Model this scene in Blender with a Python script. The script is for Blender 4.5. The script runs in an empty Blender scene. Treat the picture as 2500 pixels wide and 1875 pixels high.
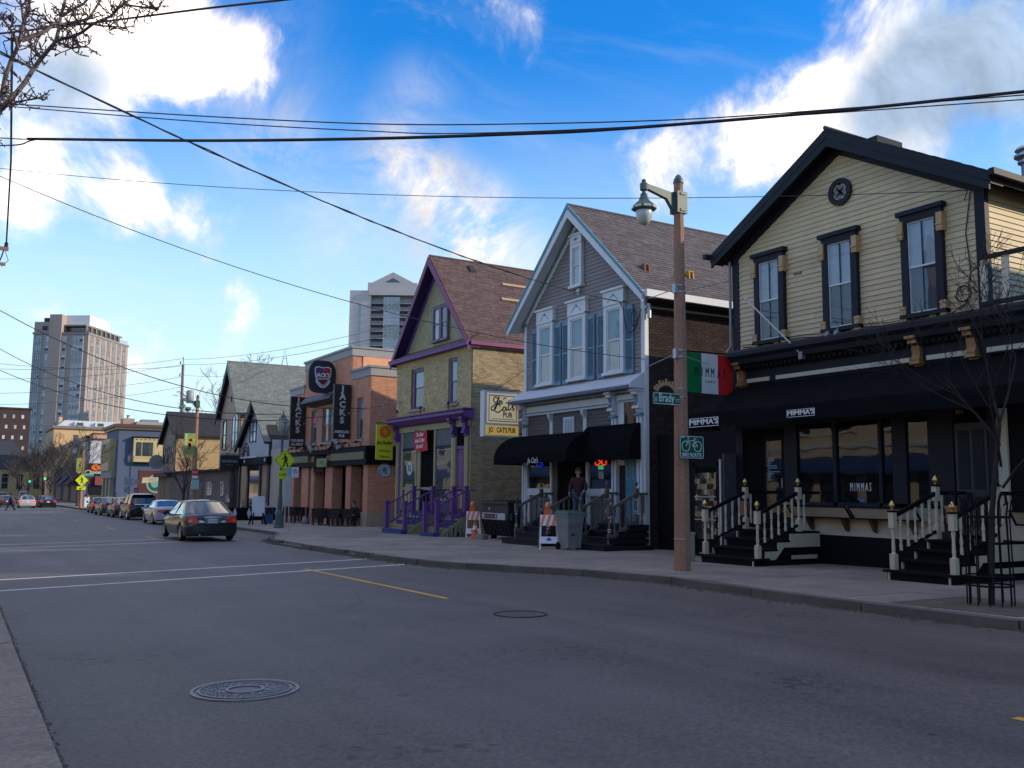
import bpy, bmesh, math, random
from mathutils import Vector, Matrix
from math import sin, cos, pi, radians, sqrt, atan2
random.seed(7)
S = bpy.context.scene
COL = S.collection

# ------------------------------------------------------------ camera
TH, PITCH, ROLL = radians(30.89), radians(6.55), .0097
F0 = Vector((sin(TH)*cos(PITCH), cos(TH)*cos(PITCH), sin(PITCH)))
R0 = Vector((cos(TH), -sin(TH), 0)); U0 = R0.cross(F0)
CR = R0*cos(ROLL)+U0*sin(ROLL); CU = -R0*sin(ROLL)+U0*cos(ROLL)
cam = bpy.data.objects.new('camera', bpy.data.cameras.new('camera')); COL.objects.link(cam)
m = Matrix.Identity(4)
for i in range(3):
    m[i][0], m[i][1], m[i][2] = CR[i], CU[i], -F0[i]
m[0][3], m[1][3], m[2][3] = 0, 0, 1.6
cam.matrix_world = m
cam.data.sensor_width = 36; cam.data.lens = 32.4; cam.data.clip_end = 6000; cam.data.clip_start = .05
S.camera = cam

# ------------------------------------------------------------ sky, sun, exposure
SUN_EL, SUN_AZ = radians(21), radians(-36)     # azimuth from +X towards +Y: behind the right-hand row, towards the camera's side
SUN = Vector((cos(SUN_EL)*cos(SUN_AZ), cos(SUN_EL)*sin(SUN_AZ), sin(SUN_EL)))
W = bpy.data.worlds.new('World'); S.world = W; W.use_nodes = True
nt = W.node_tree; nt.nodes.clear(); N = nt.nodes; L = nt.links
def wn(t, **k):
    n = N.new(t)
    for a, b in k.items(): setattr(n, a, b)
    return n
def wmath(op, a, b=None, clamp=False):
    n = wn('ShaderNodeMath', operation=op, use_clamp=clamp)
    for i, v in enumerate((a, b)):
        if v is None: continue
        if isinstance(v, (int, float)): n.inputs[i].default_value = v
        else: L.new(v, n.inputs[i])
    return n.outputs[0]
sky = wn('ShaderNodeTexSky', sky_type='NISHITA', sun_disc=False, sun_elevation=SUN_EL, sun_rotation=pi/2-SUN_AZ,
         altitude=200, air_density=1.0, dust_density=.3, ozone_density=2.2)
tc = wn('ShaderNodeTexCoord'); dirv = tc.outputs['Generated']
sep = wn('ShaderNodeSeparateXYZ'); L.new(dirv, sep.inputs[0]); zc = wmath('MAXIMUM', sep.outputs[2], 0.0)
hs = wn('ShaderNodeHueSaturation'); hs.inputs['Hue'].default_value = .497; hs.inputs['Saturation'].default_value = 1.15; hs.inputs['Value'].default_value = 2.1
tn = wn('ShaderNodeMixRGB', blend_type='MULTIPLY'); tn.inputs[0].default_value = 1; tn.inputs[2].default_value = (.66, .98, 1.45, 1); L.new(sky.outputs[0], tn.inputs[1]); L.new(tn.outputs[0], hs.inputs['Color'])
# cloud layer: noise on a flat layer above the town, plus the banks the day had
den = wmath('ADD', zc, .12)
vd = wn('ShaderNodeVectorMath', operation='DIVIDE'); L.new(dirv, vd.inputs[0])
cmb = wn('ShaderNodeCombineXYZ'); L.new(den, cmb.inputs[0]); L.new(den, cmb.inputs[1]); cmb.inputs[2].default_value = 1.0
L.new(cmb.outputs[0], vd.inputs[1])
def noise(vec, sc, det, rough, dist=0.0, off=(0, 0, 0), scl=(1, 1, 1)):
    mp = wn('ShaderNodeMapping'); mp.inputs['Location'].default_value = off; mp.inputs['Scale'].default_value = scl; L.new(vec, mp.inputs[0])
    n = wn('ShaderNodeTexNoise'); n.inputs['Scale'].default_value = sc; n.inputs['Detail'].default_value = det
    n.inputs['Roughness'].default_value = rough; n.inputs['Distortion'].default_value = dist
    L.new(mp.outputs[0], n.inputs['Vector']); return n.outputs['Fac']
nb = noise(dirv, 8.5, 12, .64, .35, (3.1, 1.7, .4))
nl = noise(vd.outputs[0], .9, 6, .55, .2, (5, 2, 0))
def ray(px, py):                                 # direction of a point of the sky
    v = F0+CR*((px-1250)/2250)-CU*((py-937.5)/2250); return v.normalized()
BANKS = [(430,90,.15,.62),(560,150,.09,.42),(640,120,.07,.3),(300,40,.14,.55),(90,130,.17,.60),(60,300,.13,.42),(200,250,.09,.3),
         (300,480,.07,.58),(330,430,.05,.4),(110,490,.06,.30),(480,500,.06,.32),(420,520,.06,.30),(30,480,.06,.36),(550,530,.05,.2),
         (2350,230,.17,.55),(2150,220,.12,.44),(2300,60,.13,.5),(2500,120,.15,.5),(1960,270,.10,.40),(1760,290,.09,.33),(1620,330,.10,.38),(1590,420,.09,.34),(1750,400,.09,.26),(1900,360,.08,.25),
         (1280,60,.06,.3),(1180,20,.09,.34),(980,10,.09,.3),(1330,190,.05,.22),(1420,170,.04,.16),(1370,40,.05,.2),
         (1000,400,.10,.24),(1120,520,.10,.22),(1200,600,.09,.24),(1060,480,.07,.2),(1190,690,.07,.25),
         (620,745,.06,.25),(860,770,.12,.3),(150,640,.10,.25),(560,640,.15,.2),
         (1150,300,.14,-.3),(1560,110,.17,-.36),(900,200,.16,-.3),(760,420,.10,-.24),(1750,60,.14,-.3),(680,560,.08,-.12),(210,430,.05,-.15),(250,620,.10,-.12),(60,600,.07,-.1),(2390,350,.05,-.3),(470,330,.09,-.22),(1400,430,.09,-.22),(60,390,.05,-.12)]
acc = None
for px, py, rad, amp in BANKS:
    d = ray(px, py)
    ds = wn('ShaderNodeVectorMath', operation='DISTANCE'); L.new(dirv, ds.inputs[0]); ds.inputs[1].default_value = d
    mr = wn('ShaderNodeMapRange', interpolation_type='SMOOTHSTEP'); L.new(ds.outputs['Value'], mr.inputs[0])
    mr.inputs[1].default_value = 0; mr.inputs[2].default_value = rad; mr.inputs[3].default_value = amp; mr.inputs[4].default_value = 0
    acc = mr.outputs[0] if acc is None else wmath('ADD', acc, mr.outputs[0])
nbc = wmath('MULTIPLY', wmath('SUBTRACT', nb, .5), 2.5)
nlc = wmath('MULTIPLY', wmath('SUBTRACT', nl, .5), .6)
hz = wn('ShaderNodeMapRange', interpolation_type='SMOOTHSTEP'); L.new(zc, hz.inputs[0]); hz.inputs[1].default_value = 0.0; hz.inputs[2].default_value = .42; hz.inputs[3].default_value = .16; hz.inputs[4].default_value = -.06
hov = wn('ShaderNodeMapRange', interpolation_type='SMOOTHSTEP'); L.new(zc, hov.inputs[0]); hov.inputs[1].default_value = .48; hov.inputs[2].default_value = .75; hov.inputs[3].default_value = 0; hov.inputs[4].default_value = .60   # broken cloud overhead, added above the frame to whiten the fill light
tot = wmath('ADD', wmath('ADD', wmath('ADD', nbc, nlc), wmath('MULTIPLY', acc, .92)), wmath('ADD', hz.outputs[0], hov.outputs[0]))
cl = wn('ShaderNodeMapRange', interpolation_type='SMOOTHSTEP'); L.new(tot, cl.inputs[0])
cl.inputs[1].default_value = .06; cl.inputs[2].default_value = .98; cl.inputs[3].default_value = 0; cl.inputs[4].default_value = 1
# shaded undersides of the thick banks
GREYS = [(2330,180,.16,.9),(2480,60,.14,.8),(60,150,.12,.45),(200,190,.10,.4),(1720,330,.06,.3),(2100,280,.08,.5),(150,250,.10,.35)]
gac = None
for px, py, rad, amp in GREYS:
    ds = wn('ShaderNodeVectorMath', operation='DISTANCE'); L.new(dirv, ds.inputs[0]); ds.inputs[1].default_value = ray(px, py)
    mr = wn('ShaderNodeMapRange', interpolation_type='SMOOTHSTEP'); L.new(ds.outputs['Value'], mr.inputs[0])
    mr.inputs[1].default_value = 0; mr.inputs[2].default_value = rad; mr.inputs[3].default_value = amp; mr.inputs[4].default_value = 0
    gac = mr.outputs[0] if gac is None else wmath('ADD', gac, mr.outputs[0])
gn = noise(dirv, 6.0, 6, .55, 0, (1.3, 8.2, 2.2))
gm = wmath('ADD', gac, wmath('MULTIPLY', wmath('SUBTRACT', gn, .5), 1.3))
gr = wn('ShaderNodeMapRange', interpolation_type='SMOOTHSTEP'); L.new(gm, gr.inputs[0]); gr.inputs[1].default_value = .1; gr.inputs[2].default_value = .95; gr.inputs[3].default_value = 0; gr.inputs[4].default_value = 1
# thin edges let the blue through, thick bodies are bright with soft modelling
md = wn('ShaderNodeMapRange'); L.new(noise(dirv, 11.0, 7, .6, .2, (7.7, 2.2, 5.1)), md.inputs[0]); md.inputs[1].default_value = .33; md.inputs[2].default_value = .66; md.inputs[3].default_value = .70; md.inputs[4].default_value = 1.12
cth = wn('ShaderNodeMapRange', interpolation_type='SMOOTHSTEP'); L.new(tot, cth.inputs[0]); cth.inputs[1].default_value = .15; cth.inputs[2].default_value = .95; cth.inputs[3].default_value = 11.0; cth.inputs[4].default_value = 20.0
cv = wmath('MULTIPLY', cth.outputs[0], md.outputs[0])
cw = wn('ShaderNodeMixRGB', blend_type='MULTIPLY'); cw.inputs[0].default_value = 1; L.new(cv, cw.inputs[1]); cw.inputs[2].default_value = (1.13, 1.0, .87, 1)
ccol = wn('ShaderNodeMixRGB'); L.new(gr.outputs[0], ccol.inputs[0]); L.new(cw.outputs[0], ccol.inputs[1])
gm2 = wn('ShaderNodeMapRange'); L.new(noise(dirv, 9.0, 9, .62, .5, (2.2, 6.1, 3.3)), gm2.inputs[0]); gm2.inputs[1].default_value = .32; gm2.inputs[2].default_value = .68; gm2.inputs[3].default_value = .72; gm2.inputs[4].default_value = 1.45
gcol = wn('ShaderNodeMixRGB', blend_type='MULTIPLY'); gcol.inputs[0].default_value = 1; gcol.inputs[1].default_value = (4.6, 6.0, 8.0, 1); L.new(gm2.outputs[0], gcol.inputs[2]); L.new(gcol.outputs[0], ccol.inputs[2])
# thin pale air near the horizon
ha = wn('ShaderNodeMapRange', interpolation_type='SMOOTHSTEP'); L.new(zc, ha.inputs[0]); ha.inputs[1].default_value = 0.08; ha.inputs[2].default_value = .46; ha.inputs[3].default_value = .95; ha.inputs[4].default_value = 0
hmix = wn('ShaderNodeMixRGB'); L.new(ha.outputs[0], hmix.inputs[0]); L.new(hs.outputs[0], hmix.inputs[1]); hmix.inputs[2].default_value = (7.9, 10.9, 12.0, 1)
wi = noise(vd.outputs[0], 1.6, 8, .62, .8, (2, 4.4, 0), (1.0, 3.2, 1))
wr = wn('ShaderNodeMapRange', interpolation_type='SMOOTHSTEP'); L.new(wi, wr.inputs[0]); wr.inputs[1].default_value = .46; wr.inputs[2].default_value = .78; wr.inputs[4].default_value = .10
VEILS = [(930,350,.055,.6),(1000,410,.065,.8),(1070,480,.075,.8),(1150,560,.085,.8),(1230,630,.09,.7),(1120,640,.09,.5),(820,520,.10,.3),(560,150,.14,.25),(640,330,.08,.35),(1020,250,.07,.25)]
vac = None
for px, py, rad, amp in VEILS:
    ds = wn('ShaderNodeVectorMath', operation='DISTANCE'); L.new(dirv, ds.inputs[0]); ds.inputs[1].default_value = ray(px, py)
    mr = wn('ShaderNodeMapRange', interpolation_type='SMOOTHSTEP'); L.new(ds.outputs['Value'], mr.inputs[0]); mr.inputs[1].default_value = 0; mr.inputs[2].default_value = rad; mr.inputs[3].default_value = amp; mr.inputs[4].default_value = 0
    vac = mr.outputs[0] if vac is None else wmath('ADD', vac, mr.outputs[0])
vn = wn('ShaderNodeMapRange'); L.new(noise(dirv, 9.0, 12, .68, .8, (.3, 4.1, 2.7)), vn.inputs[0]); vn.inputs[1].default_value = .38; vn.inputs[2].default_value = .64; vn.inputs[3].default_value = .0; vn.inputs[4].default_value = 1.0
veil = wmath('MINIMUM', wmath('MULTIPLY', vac, vn.outputs[0]), .8)
clw = wmath('MAXIMUM', wmath('MAXIMUM', wmath('POWER', cl.outputs[0], 1.4), veil), wr.outputs[0])
smix = wn('ShaderNodeMixRGB'); L.new(clw, smix.inputs[0]); L.new(hmix.outputs[0], smix.inputs[1]); L.new(ccol.outputs[0], smix.inputs[2])
bg = wn('ShaderNodeBackground'); bg.inputs['Strength'].default_value = .095; L.new(smix.outputs[0], bg.inputs['Color'])
wo = wn('ShaderNodeOutputWorld'); L.new(bg.outputs[0], wo.inputs['Surface'])
sl = bpy.data.lights.new('sun', 'SUN'); sl.energy = 4.2; sl.angle = radians(.53); sl.color = (1, .84, .60)
so = bpy.data.objects.new('sun', sl); COL.objects.link(so); so.rotation_euler = SUN.to_track_quat('Z', 'Y').to_euler(); so.location = SUN*200
S.view_settings.view_transform = 'Standard'; S.view_settings.look = 'None'; S.view_settings.gamma = 1; S.view_settings.use_curve_mapping = False
S.view_settings.exposure = 0.0
S.cycles.max_bounces = 6; S.cycles.diffuse_bounces = 3; S.cycles.glossy_bounces = 3; S.cycles.transparent_max_bounces = 8; S.cycles.transmission_bounces = 4
S.cycles.caustics_reflective = False; S.cycles.caustics_refractive = False

# ------------------------------------------------------------ materials
MATS = {}
def mat(name, col, rough=.7, vary=.12, vs=3.0, bump=0.0, bs=60.0, metal=0.0, isl=0.0, obj=0.0, spec=.5, coat=0.0, dirt=0.0, dirtcol=(.05, .045, .04), emit=0.0, alt=None, stretch=(1, 1, 1), grain=0.0, gs=70.0, pits=0.0, streak=0.0):
    if name in MATS: return MATS[name]
    mt = bpy.data.materials.new(name); mt.use_nodes = True; t = mt.node_tree; n = t.nodes; l = t.links
    b = n['Principled BSDF']; b.inputs['Roughness'].default_value = rough; b.inputs['Metallic'].default_value = metal
    b.inputs['Specular IOR Level'].default_value = spec; b.inputs['Coat Weight'].default_value = coat; b.inputs['Coat Roughness'].default_value = .04
    c4 = (col[0], col[1], col[2], 1)
    out = None
    tcn = n.new('ShaderNodeTexCoord'); mp = n.new('ShaderNodeMapping'); mp.inputs['Scale'].default_value = stretch; l.new(tcn.outputs['Object'], mp.inputs[0])
    if alt:
        nz = n.new('ShaderNodeTexNoise'); nz.inputs['Scale'].default_value = vs*.6; nz.inputs['Detail'].default_value = 6; nz.inputs['Roughness'].default_value = .65; l.new(mp.outputs[0], nz.inputs['Vector'])
        r = n.new('ShaderNodeMapRange'); r.inputs[1].default_value = .4; r.inputs[2].default_value = .62; l.new(nz.outputs['Fac'], r.inputs[0])
        mx = n.new('ShaderNodeMixRGB'); l.new(r.outputs[0], mx.inputs[0]); mx.inputs[1].default_value = c4; mx.inputs[2].default_value = (*alt, 1); out = mx.outputs[0]
    if vary or isl or obj:
        nz = n.new('ShaderNodeTexNoise'); nz.inputs['Scale'].default_value = vs; nz.inputs['Detail'].default_value = 8; nz.inputs['Roughness'].default_value = .6; l.new(mp.outputs[0], nz.inputs['Vector'])
        r = n.new('ShaderNodeMapRange'); r.inputs[1].default_value = .25; r.inputs[2].default_value = .75; r.inputs[3].default_value = 1-vary; r.inputs[4].default_value = 1+vary; l.new(nz.outputs['Fac'], r.inputs[0])
        val = r.outputs[0]
        for amt, kind in ((isl, 0), (obj, 1)):
            if not amt: continue
            if kind == 0: g = n.new('ShaderNodeNewGeometry'); o = g.outputs['Random Per Island']
            else: g = n.new('ShaderNodeObjectInfo'); o = g.outputs['Random']
            r2 = n.new('ShaderNodeMapRange'); r2.inputs[3].default_value = 1-amt; r2.inputs[4].default_value = 1+amt; l.new(o, r2.inputs[0])
            mm = n.new('ShaderNodeMath'); mm.operation = 'MULTIPLY'; l.new(val, mm.inputs[0]); l.new(r2.outputs[0], mm.inputs[1]); val = mm.outputs[0]
        mu = n.new('ShaderNodeMixRGB'); mu.blend_type = 'MULTIPLY'; mu.inputs[0].default_value = 1
        if out is None: mu.inputs[1].default_value = c4
        else: l.new(out, mu.inputs[1])
        l.new(val, mu.inputs[2]); out = mu.outputs[0]
    if dirt:
        nz = n.new('ShaderNodeTexNoise'); nz.inputs['Scale'].default_value = 1.3; nz.inputs['Detail'].default_value = 9; nz.inputs['Roughness'].default_value = .7
        mp2 = n.new('ShaderNodeMapping'); mp2.inputs['Scale'].default_value = (1, 1, .35); l.new(tcn.outputs['Object'], mp2.inputs[0]); l.new(mp2.outputs[0], nz.inputs['Vector'])
        r = n.new('ShaderNodeMapRange'); r.inputs[1].default_value = .48; r.inputs[2].default_value = .78; r.inputs[4].default_value = dirt; l.new(nz.outputs['Fac'], r.inputs[0])
        mx = n.new('ShaderNodeMixRGB'); l.new(r.outputs[0], mx.inputs[0])
        if out is None: mx.inputs[1].default_value = c4
        else: l.new(out, mx.inputs[1])
        mx.inputs[2].default_value = (*dirtcol, 1); out = mx.outputs[0]
    if grain:
        nz = n.new('ShaderNodeTexNoise'); nz.inputs['Scale'].default_value = gs; nz.inputs['Detail'].default_value = 3; nz.inputs['Roughness'].default_value = .7; l.new(mp.outputs[0], nz.inputs['Vector'])
        r = n.new('ShaderNodeMapRange'); r.inputs[1].default_value = .3; r.inputs[2].default_value = .7; r.inputs[3].default_value = 1-grain; r.inputs[4].default_value = 1+grain; l.new(nz.outputs['Fac'], r.inputs[0])
        mu = n.new('ShaderNodeMixRGB'); mu.blend_type = 'MULTIPLY'; mu.inputs[0].default_value = 1
        if out is None: mu.inputs[1].default_value = c4
        else: l.new(out, mu.inputs[1])
        l.new(r.outputs[0], mu.inputs[2]); out = mu.outputs[0]
    if streak:
        m3 = n.new('ShaderNodeMapping'); m3.inputs['Scale'].default_value = (1.1, .05, 1); l.new(tcn.outputs['Object'], m3.inputs[0])
        nz = n.new('ShaderNodeTexNoise'); nz.inputs['Scale'].default_value = 1.0; nz.inputs['Detail'].default_value = 5; nz.inputs['Distortion'].default_value = .4; l.new(m3.outputs[0], nz.inputs['Vector'])
        r = n.new('ShaderNodeMapRange'); r.inputs[1].default_value = .3; r.inputs[2].default_value = .7; r.inputs[3].default_value = 1-streak; r.inputs[4].default_value = 1+streak; l.new(nz.outputs['Fac'], r.inputs[0])
        mu = n.new('ShaderNodeMixRGB'); mu.blend_type = 'MULTIPLY'; mu.inputs[0].default_value = 1; l.new(out, mu.inputs[1]); l.new(r.outputs[0], mu.inputs[2]); out = mu.outputs[0]
    if pits:
        nz = n.new('ShaderNodeTexNoise'); nz.inputs['Scale'].default_value = 9; nz.inputs['Detail'].default_value = 4; l.new(mp.outputs[0], nz.inputs['Vector'])
        n2 = n.new('ShaderNodeTexNoise'); n2.inputs['Scale'].default_value = .55; n2.inputs['Detail'].default_value = 3; l.new(mp.outputs[0], n2.inputs['Vector'])
        ad = n.new('ShaderNodeMath'); ad.operation = 'ADD'; l.new(nz.outputs['Fac'], ad.inputs[0]); l.new(n2.outputs['Fac'], ad.inputs[1])
        r = n.new('ShaderNodeMapRange'); r.inputs[1].default_value = 1.20; r.inputs[2].default_value = 1.27; r.inputs[4].default_value = pits; l.new(ad.outputs[0], r.inputs[0])
        mx = n.new('ShaderNodeMixRGB'); l.new(r.outputs[0], mx.inputs[0]); l.new(out, mx.inputs[1]); mx.inputs[2].default_value = (.025, .024, .024, 1); out = mx.outputs[0]
    if out is None: b.inputs['Base Color'].default_value = c4
    else: l.new(out, b.inputs['Base Color'])
    if bump:
        nz = n.new('ShaderNodeTexNoise'); nz.inputs['Scale'].default_value = bs; nz.inputs['Detail'].default_value = 6; l.new(mp.outputs[0], nz.inputs['Vector'])
        bp = n.new('ShaderNodeBump'); bp.inputs['Strength'].default_value = bump; bp.inputs['Distance'].default_value = .02; l.new(nz.outputs['Fac'], bp.inputs['Height']); l.new(bp.outputs[0], b.inputs['Normal'])
    if emit:
        b.inputs['Emission Color'].default_value = c4; b.inputs['Emission Strength'].default_value = emit
    MATS[name] = mt; return mt
def glass(name, tint=(.9, .95, 1), f0=.10, k=.9, rough=.02, trans=1.0):
    """window glass: reflects at its surface, lets the rest through"""
    if name in MATS: return MATS[name]
    mt = bpy.data.materials.new(name); mt.use_nodes = True; t = mt.node_tree; n = t.nodes; l = t.links; n.clear()
    o = n.new('ShaderNodeOutputMaterial'); g = n.new('ShaderNodeBsdfGlossy'); g.inputs['Roughness'].default_value = rough; g.inputs['Color'].default_value = (.93, .96, 1, 1)
    tr = n.new('ShaderNodeBsdfTransparent'); tr.inputs['Color'].default_value = (*tint, 1)
    fr = n.new('ShaderNodeLayerWeight'); fr.inputs['Blend'].default_value = .5
    pw = n.new('ShaderNodeMath'); pw.operation = 'POWER'; pw.inputs[1].default_value = 5; l.new(fr.outputs['Facing'], pw.inputs[0])
    mr = n.new('ShaderNodeMapRange'); mr.inputs[3].default_value = f0; mr.inputs[4].default_value = 1; l.new(pw.outputs[0], mr.inputs[0])
    nz = n.new('ShaderNodeTexNoise'); nz.inputs['Scale'].default_value = 1.2; bp = n.new('ShaderNodeBump'); bp.inputs['Strength'].default_value = .06; bp.inputs['Distance'].default_value = .05
    tcn = n.new('ShaderNodeTexCoord'); l.new(tcn.outputs['Object'], nz.inputs['Vector']); l.new(nz.outputs['Fac'], bp.inputs['Height']); l.new(bp.outputs[0], g.inputs['Normal'])
    mx = n.new('ShaderNodeMixShader'); l.new(mr.outputs[0], mx.inputs[0]); l.new(tr.outputs[0], mx.inputs[1]); l.new(g.outputs[0], mx.inputs[2]); l.new(mx.outputs[0], o.inputs['Surface'])
    MATS[name] = mt; return mt

# ------------------------------------------------------------ mesh and object helpers
def wloc(o):
    p = Vector((0, 0, 0))
    while o: p += o.location; o = o.parent
    return p
class MB:
    def __init__(s): s.v = []; s.f = []
    def add(s, pts, faces):
        b = len(s.v); s.v += [tuple(p) for p in pts]; s.f += [tuple(b+i for i in f) for f in faces]; return s
    def box(s, x0, x1, y0, y1, z0, z1):
        return s.add([(x0,y0,z0),(x1,y0,z0),(x1,y1,z0),(x0,y1,z0),(x0,y0,z1),(x1,y0,z1),(x1,y1,z1),(x0,y1,z1)],
                     [(0,3,2,1),(4,5,6,7),(0,1,5,4),(1,2,6,5),(2,3,7,6),(3,0,4,7)])
    def bar(s, p, q, w, h=None, up=(0, 0, 1)):
        p, q = Vector(p), Vector(q); d = q-p; h = w if h is None else h
        a = d.cross(Vector(up)); a = a.normalized() if a.length > 1e-6 else Vector((1, 0, 0)); b = a.cross(d).normalized()
        pts = [c+a*i*w/2+b*j*h/2 for c in (p, q) for i, j in ((-1,-1),(1,-1),(1,1),(-1,1))]
        return s.add(pts, [(0,1,2,3),(7,6,5,4),(0,4,5,1),(1,5,6,2),(2,6,7,3),(3,7,4,0)])
    def prism(s, pts, vec):
        n = len(pts); vec = Vector(vec); a = [Vector(p) for p in pts]
        return s.add(a+[p+vec for p in a], [tuple(range(n)), tuple(range(2*n-1, n-1, -1))]+[(i, (i+1) % n+0, (i+1) % n+n, i+n) for i in range(n)])
    def poly(s, pts): return s.add(pts, [tuple(range(len(pts)))])
    def tube(s, pts, r, n=6, cap=True):
        pts = [Vector(p) for p in pts]; rs = r if isinstance(r, (list, tuple)) else [r]*len(pts); b = len(s.v); prev = None
        for i, p in enumerate(pts):
            d = (pts[min(i+1, len(pts)-1)]-pts[max(i-1, 0)]).normalized()
            if prev is None: a = d.cross(Vector((0, 0, 1))); a = a.normalized() if a.length > .05 else Vector((1, 0, 0))
            else: a = prev-d*prev.dot(d); a = a.normalized() if a.length > 1e-6 else d.orthogonal().normalized()
            prev = a; c = d.cross(a)
            for k in range(n):
                an = 2*pi*k/n; s.v.append(tuple(p+(a*cos(an)+c*sin(an))*rs[i]))
        for i in range(len(pts)-1):
            for k in range(n):
                k2 = (k+1) % n; s.f.append((b+i*n+k, b+i*n+k2, b+(i+1)*n+k2, b+(i+1)*n+k))
        if cap: s.f.append(tuple(b+k for k in range(n))); s.f.append(tuple(b+(len(pts)-1)*n+k for k in range(n)))
        return s
    def lathe(s, c, prof, n=12, axis='z', ph=0.0):
        c = Vector(c); b = len(s.v)
        for r, z in prof:
            for k in range(n):
                a = 2*pi*k/n+ph; u, w = r*cos(a), r*sin(a)
                s.v.append(tuple(c+(Vector((u, w, z)) if axis == 'z' else Vector((z, u, w)) if axis == 'x' else Vector((u, z, w)))))
        for i in range(len(prof)-1):
            for k in range(n):
                k2 = (k+1) % n; s.f.append((b+i*n+k, b+i*n+k2, b+(i+1)*n+k2, b+(i+1)*n+k))
        s.f.append(tuple(b+k for k in range(n))); s.f.append(tuple(b+(len(prof)-1)*n+k for k in range(n))); return s
    def ball(s, c, r, n=8, sc=(1, 1, 1)):
        prof = [(max(r*sin(pi*i/6), 1e-4), -r*cos(pi*i/6)*sc[2]) for i in range(7)]
        return s.lathe(c, prof, n)
    def mesh(s, name, org=(0, 0, 0), smooth=False):
        me = bpy.data.meshes.new(name); o = Vector(org)
        me.from_pydata([tuple(Vector(p)-o) for p in s.v], [], s.f)
        bm = bmesh.new(); bm.from_mesh(me); bmesh.ops.recalc_face_normals(bm, faces=bm.faces); bm.to_mesh(me); bm.free()
        if smooth:
            me.polygons.foreach_set('use_smooth', [True]*len(me.polygons))
            try: me.set_sharp_from_angle(angle=radians(38))
            except Exception: pass
        return me
    def build(s, name, m, parent=None, smooth=False, org=None):
        base = wloc(parent) if parent else Vector((0, 0, 0)); o = Vector(org) if org is not None else base
        me = s.mesh(name, o, smooth); me.materials.append(m)
        ob = bpy.data.objects.new(name, me); COL.objects.link(ob)
        if parent: ob.parent = parent
        ob.location = o-base; return ob
def tag(o, label=None, cat=None, group=None, kind=None):
    for k, v in (('label', label), ('category', cat), ('group', group), ('kind', kind)):
        if v: o[k] = v
    return o
def thing(name, label, cat, loc=(0, 0, 0), group=None, rz=0):
    o = bpy.data.objects.new(name, None); COL.objects.link(o); o.location = loc; o.empty_display_size = .3
    if rz: o.rotation_euler.z = rz
    return tag(o, label, cat, group)
def inst(me, name, parent, loc):                 # a further piece that shares its mesh
    ob = bpy.data.objects.new(name, me); COL.objects.link(ob); ob.parent = parent; ob.location = Vector(loc)-wloc(parent) if parent else Vector(loc); return ob
def kids(o): return list(o.children)
def copy_tree(o, parent=None):
    c = o.copy(); COL.objects.link(c)
    if parent: c.parent = parent
    for ch in kids(o): copy_tree(ch, c)
    return c
class FR:
    """a wall plane: 'x' faces -X at X=c, 'y' faces -Y at Y=c; a runs along the wall, o stands out of it"""
    def __init__(s, kind, c): s.k = kind; s.c = c
    def P(s, a, z, o=0): return Vector((s.c-o, a, z)) if s.k == 'x' else Vector((a, s.c-o, z))
    def out(s): return Vector((-1, 0, 0)) if s.k == 'x' else Vector((0, -1, 0))
    def box(s, mb, a0, a1, z0, z1, o0, o1):
        p, q = s.P(min(a0, a1), z0, o1), s.P(max(a0, a1), z1, o0)
        return mb.box(min(p.x, q.x), max(p.x, q.x), min(p.y, q.y), max(p.y, q.y), min(z0, z1), max(z0, z1))
    def b(s, a0, a1, z0, z1, o0, o1): return s.box(MB(), a0, a1, z0, z1, o0, o1)
    def prism(s, pts, o0, o1, mb=None): return (mb or MB()).prism([s.P(a, z, o0) for a, z in pts], s.out()*(o1-o0))
    def profile(s, prof, a0, a1, mb=None):       # (o,z) outline drawn out along the wall
        d = s.P(a1, 0)-s.P(a0, 0); return (mb or MB()).prism([s.P(a0, z, o) for o, z in prof], d)
def gz(y):
    y = max(y, -60)
    if y < 40: return -.012*y
    if y < 140: return -.48-.0078*(y-40)
    return -1.26-.0045*(y-140)
# ---- lettering: built-in font turned into flat raised mesh
def text(s, name, m, parent, fr=None, a=0, z=0, size=.2, o=.0, depth=.004, sx=1.0, align='CENTER', mirror=None, mtx=None, shear=0.0, bold=0.0, rot=0.0):
    cu = bpy.data.curves.new(name, 'FONT'); cu.body = s; cu.size = size; cu.align_x = align; cu.align_y = 'CENTER'; cu.extrude = depth; cu.shear = shear; cu.offset = bold; cu.resolution_u = 2; cu.space_line = .85
    ob = bpy.data.objects.new(name, cu)
    me = bpy.data.meshes.new_from_object(ob); bpy.data.objects.remove(ob); bpy.data.curves.remove(cu)
    if mtx is None:
        # reading direction: towards -Y on an 'x' wall (seen from the street), towards +X on a 'y' wall
        ax = Vector((0, -1, 0)) if fr.k == 'x' else Vector((1, 0, 0)); nz = fr.out(); org = fr.P(a, z, o)
        mtx = Matrix(((ax.x, 0, nz.x, org.x), (ax.y, 0, nz.y, org.y), (ax.z, 1, nz.z, org.z), (0, 0, 0, 1)))
    mtx = mtx @ Matrix.Rotation(rot, 4, 'Z') @ Matrix.Diagonal((sx, 1, 1, 1))
    me.transform(mtx); me.name = name
    if parent: me.transform(Matrix.Translation(-wloc(parent)))
    me.materials.clear(); me.materials.append(m)
    o2 = bpy.data.objects.new(name, me); COL.objects.link(o2)
    if parent: o2.parent = parent
    return o2
def stroke(fr, pts, w, o=.01, mb=None):          # a painted line as thin ribbon of boxes
    mb = mb or MB()
    for i in range(len(pts)-1):
        mb.bar(fr.P(pts[i][0], pts[i][1], o), fr.P(pts[i+1][0], pts[i+1][1], o), w, .006, up=fr.out())
    return mb
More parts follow.
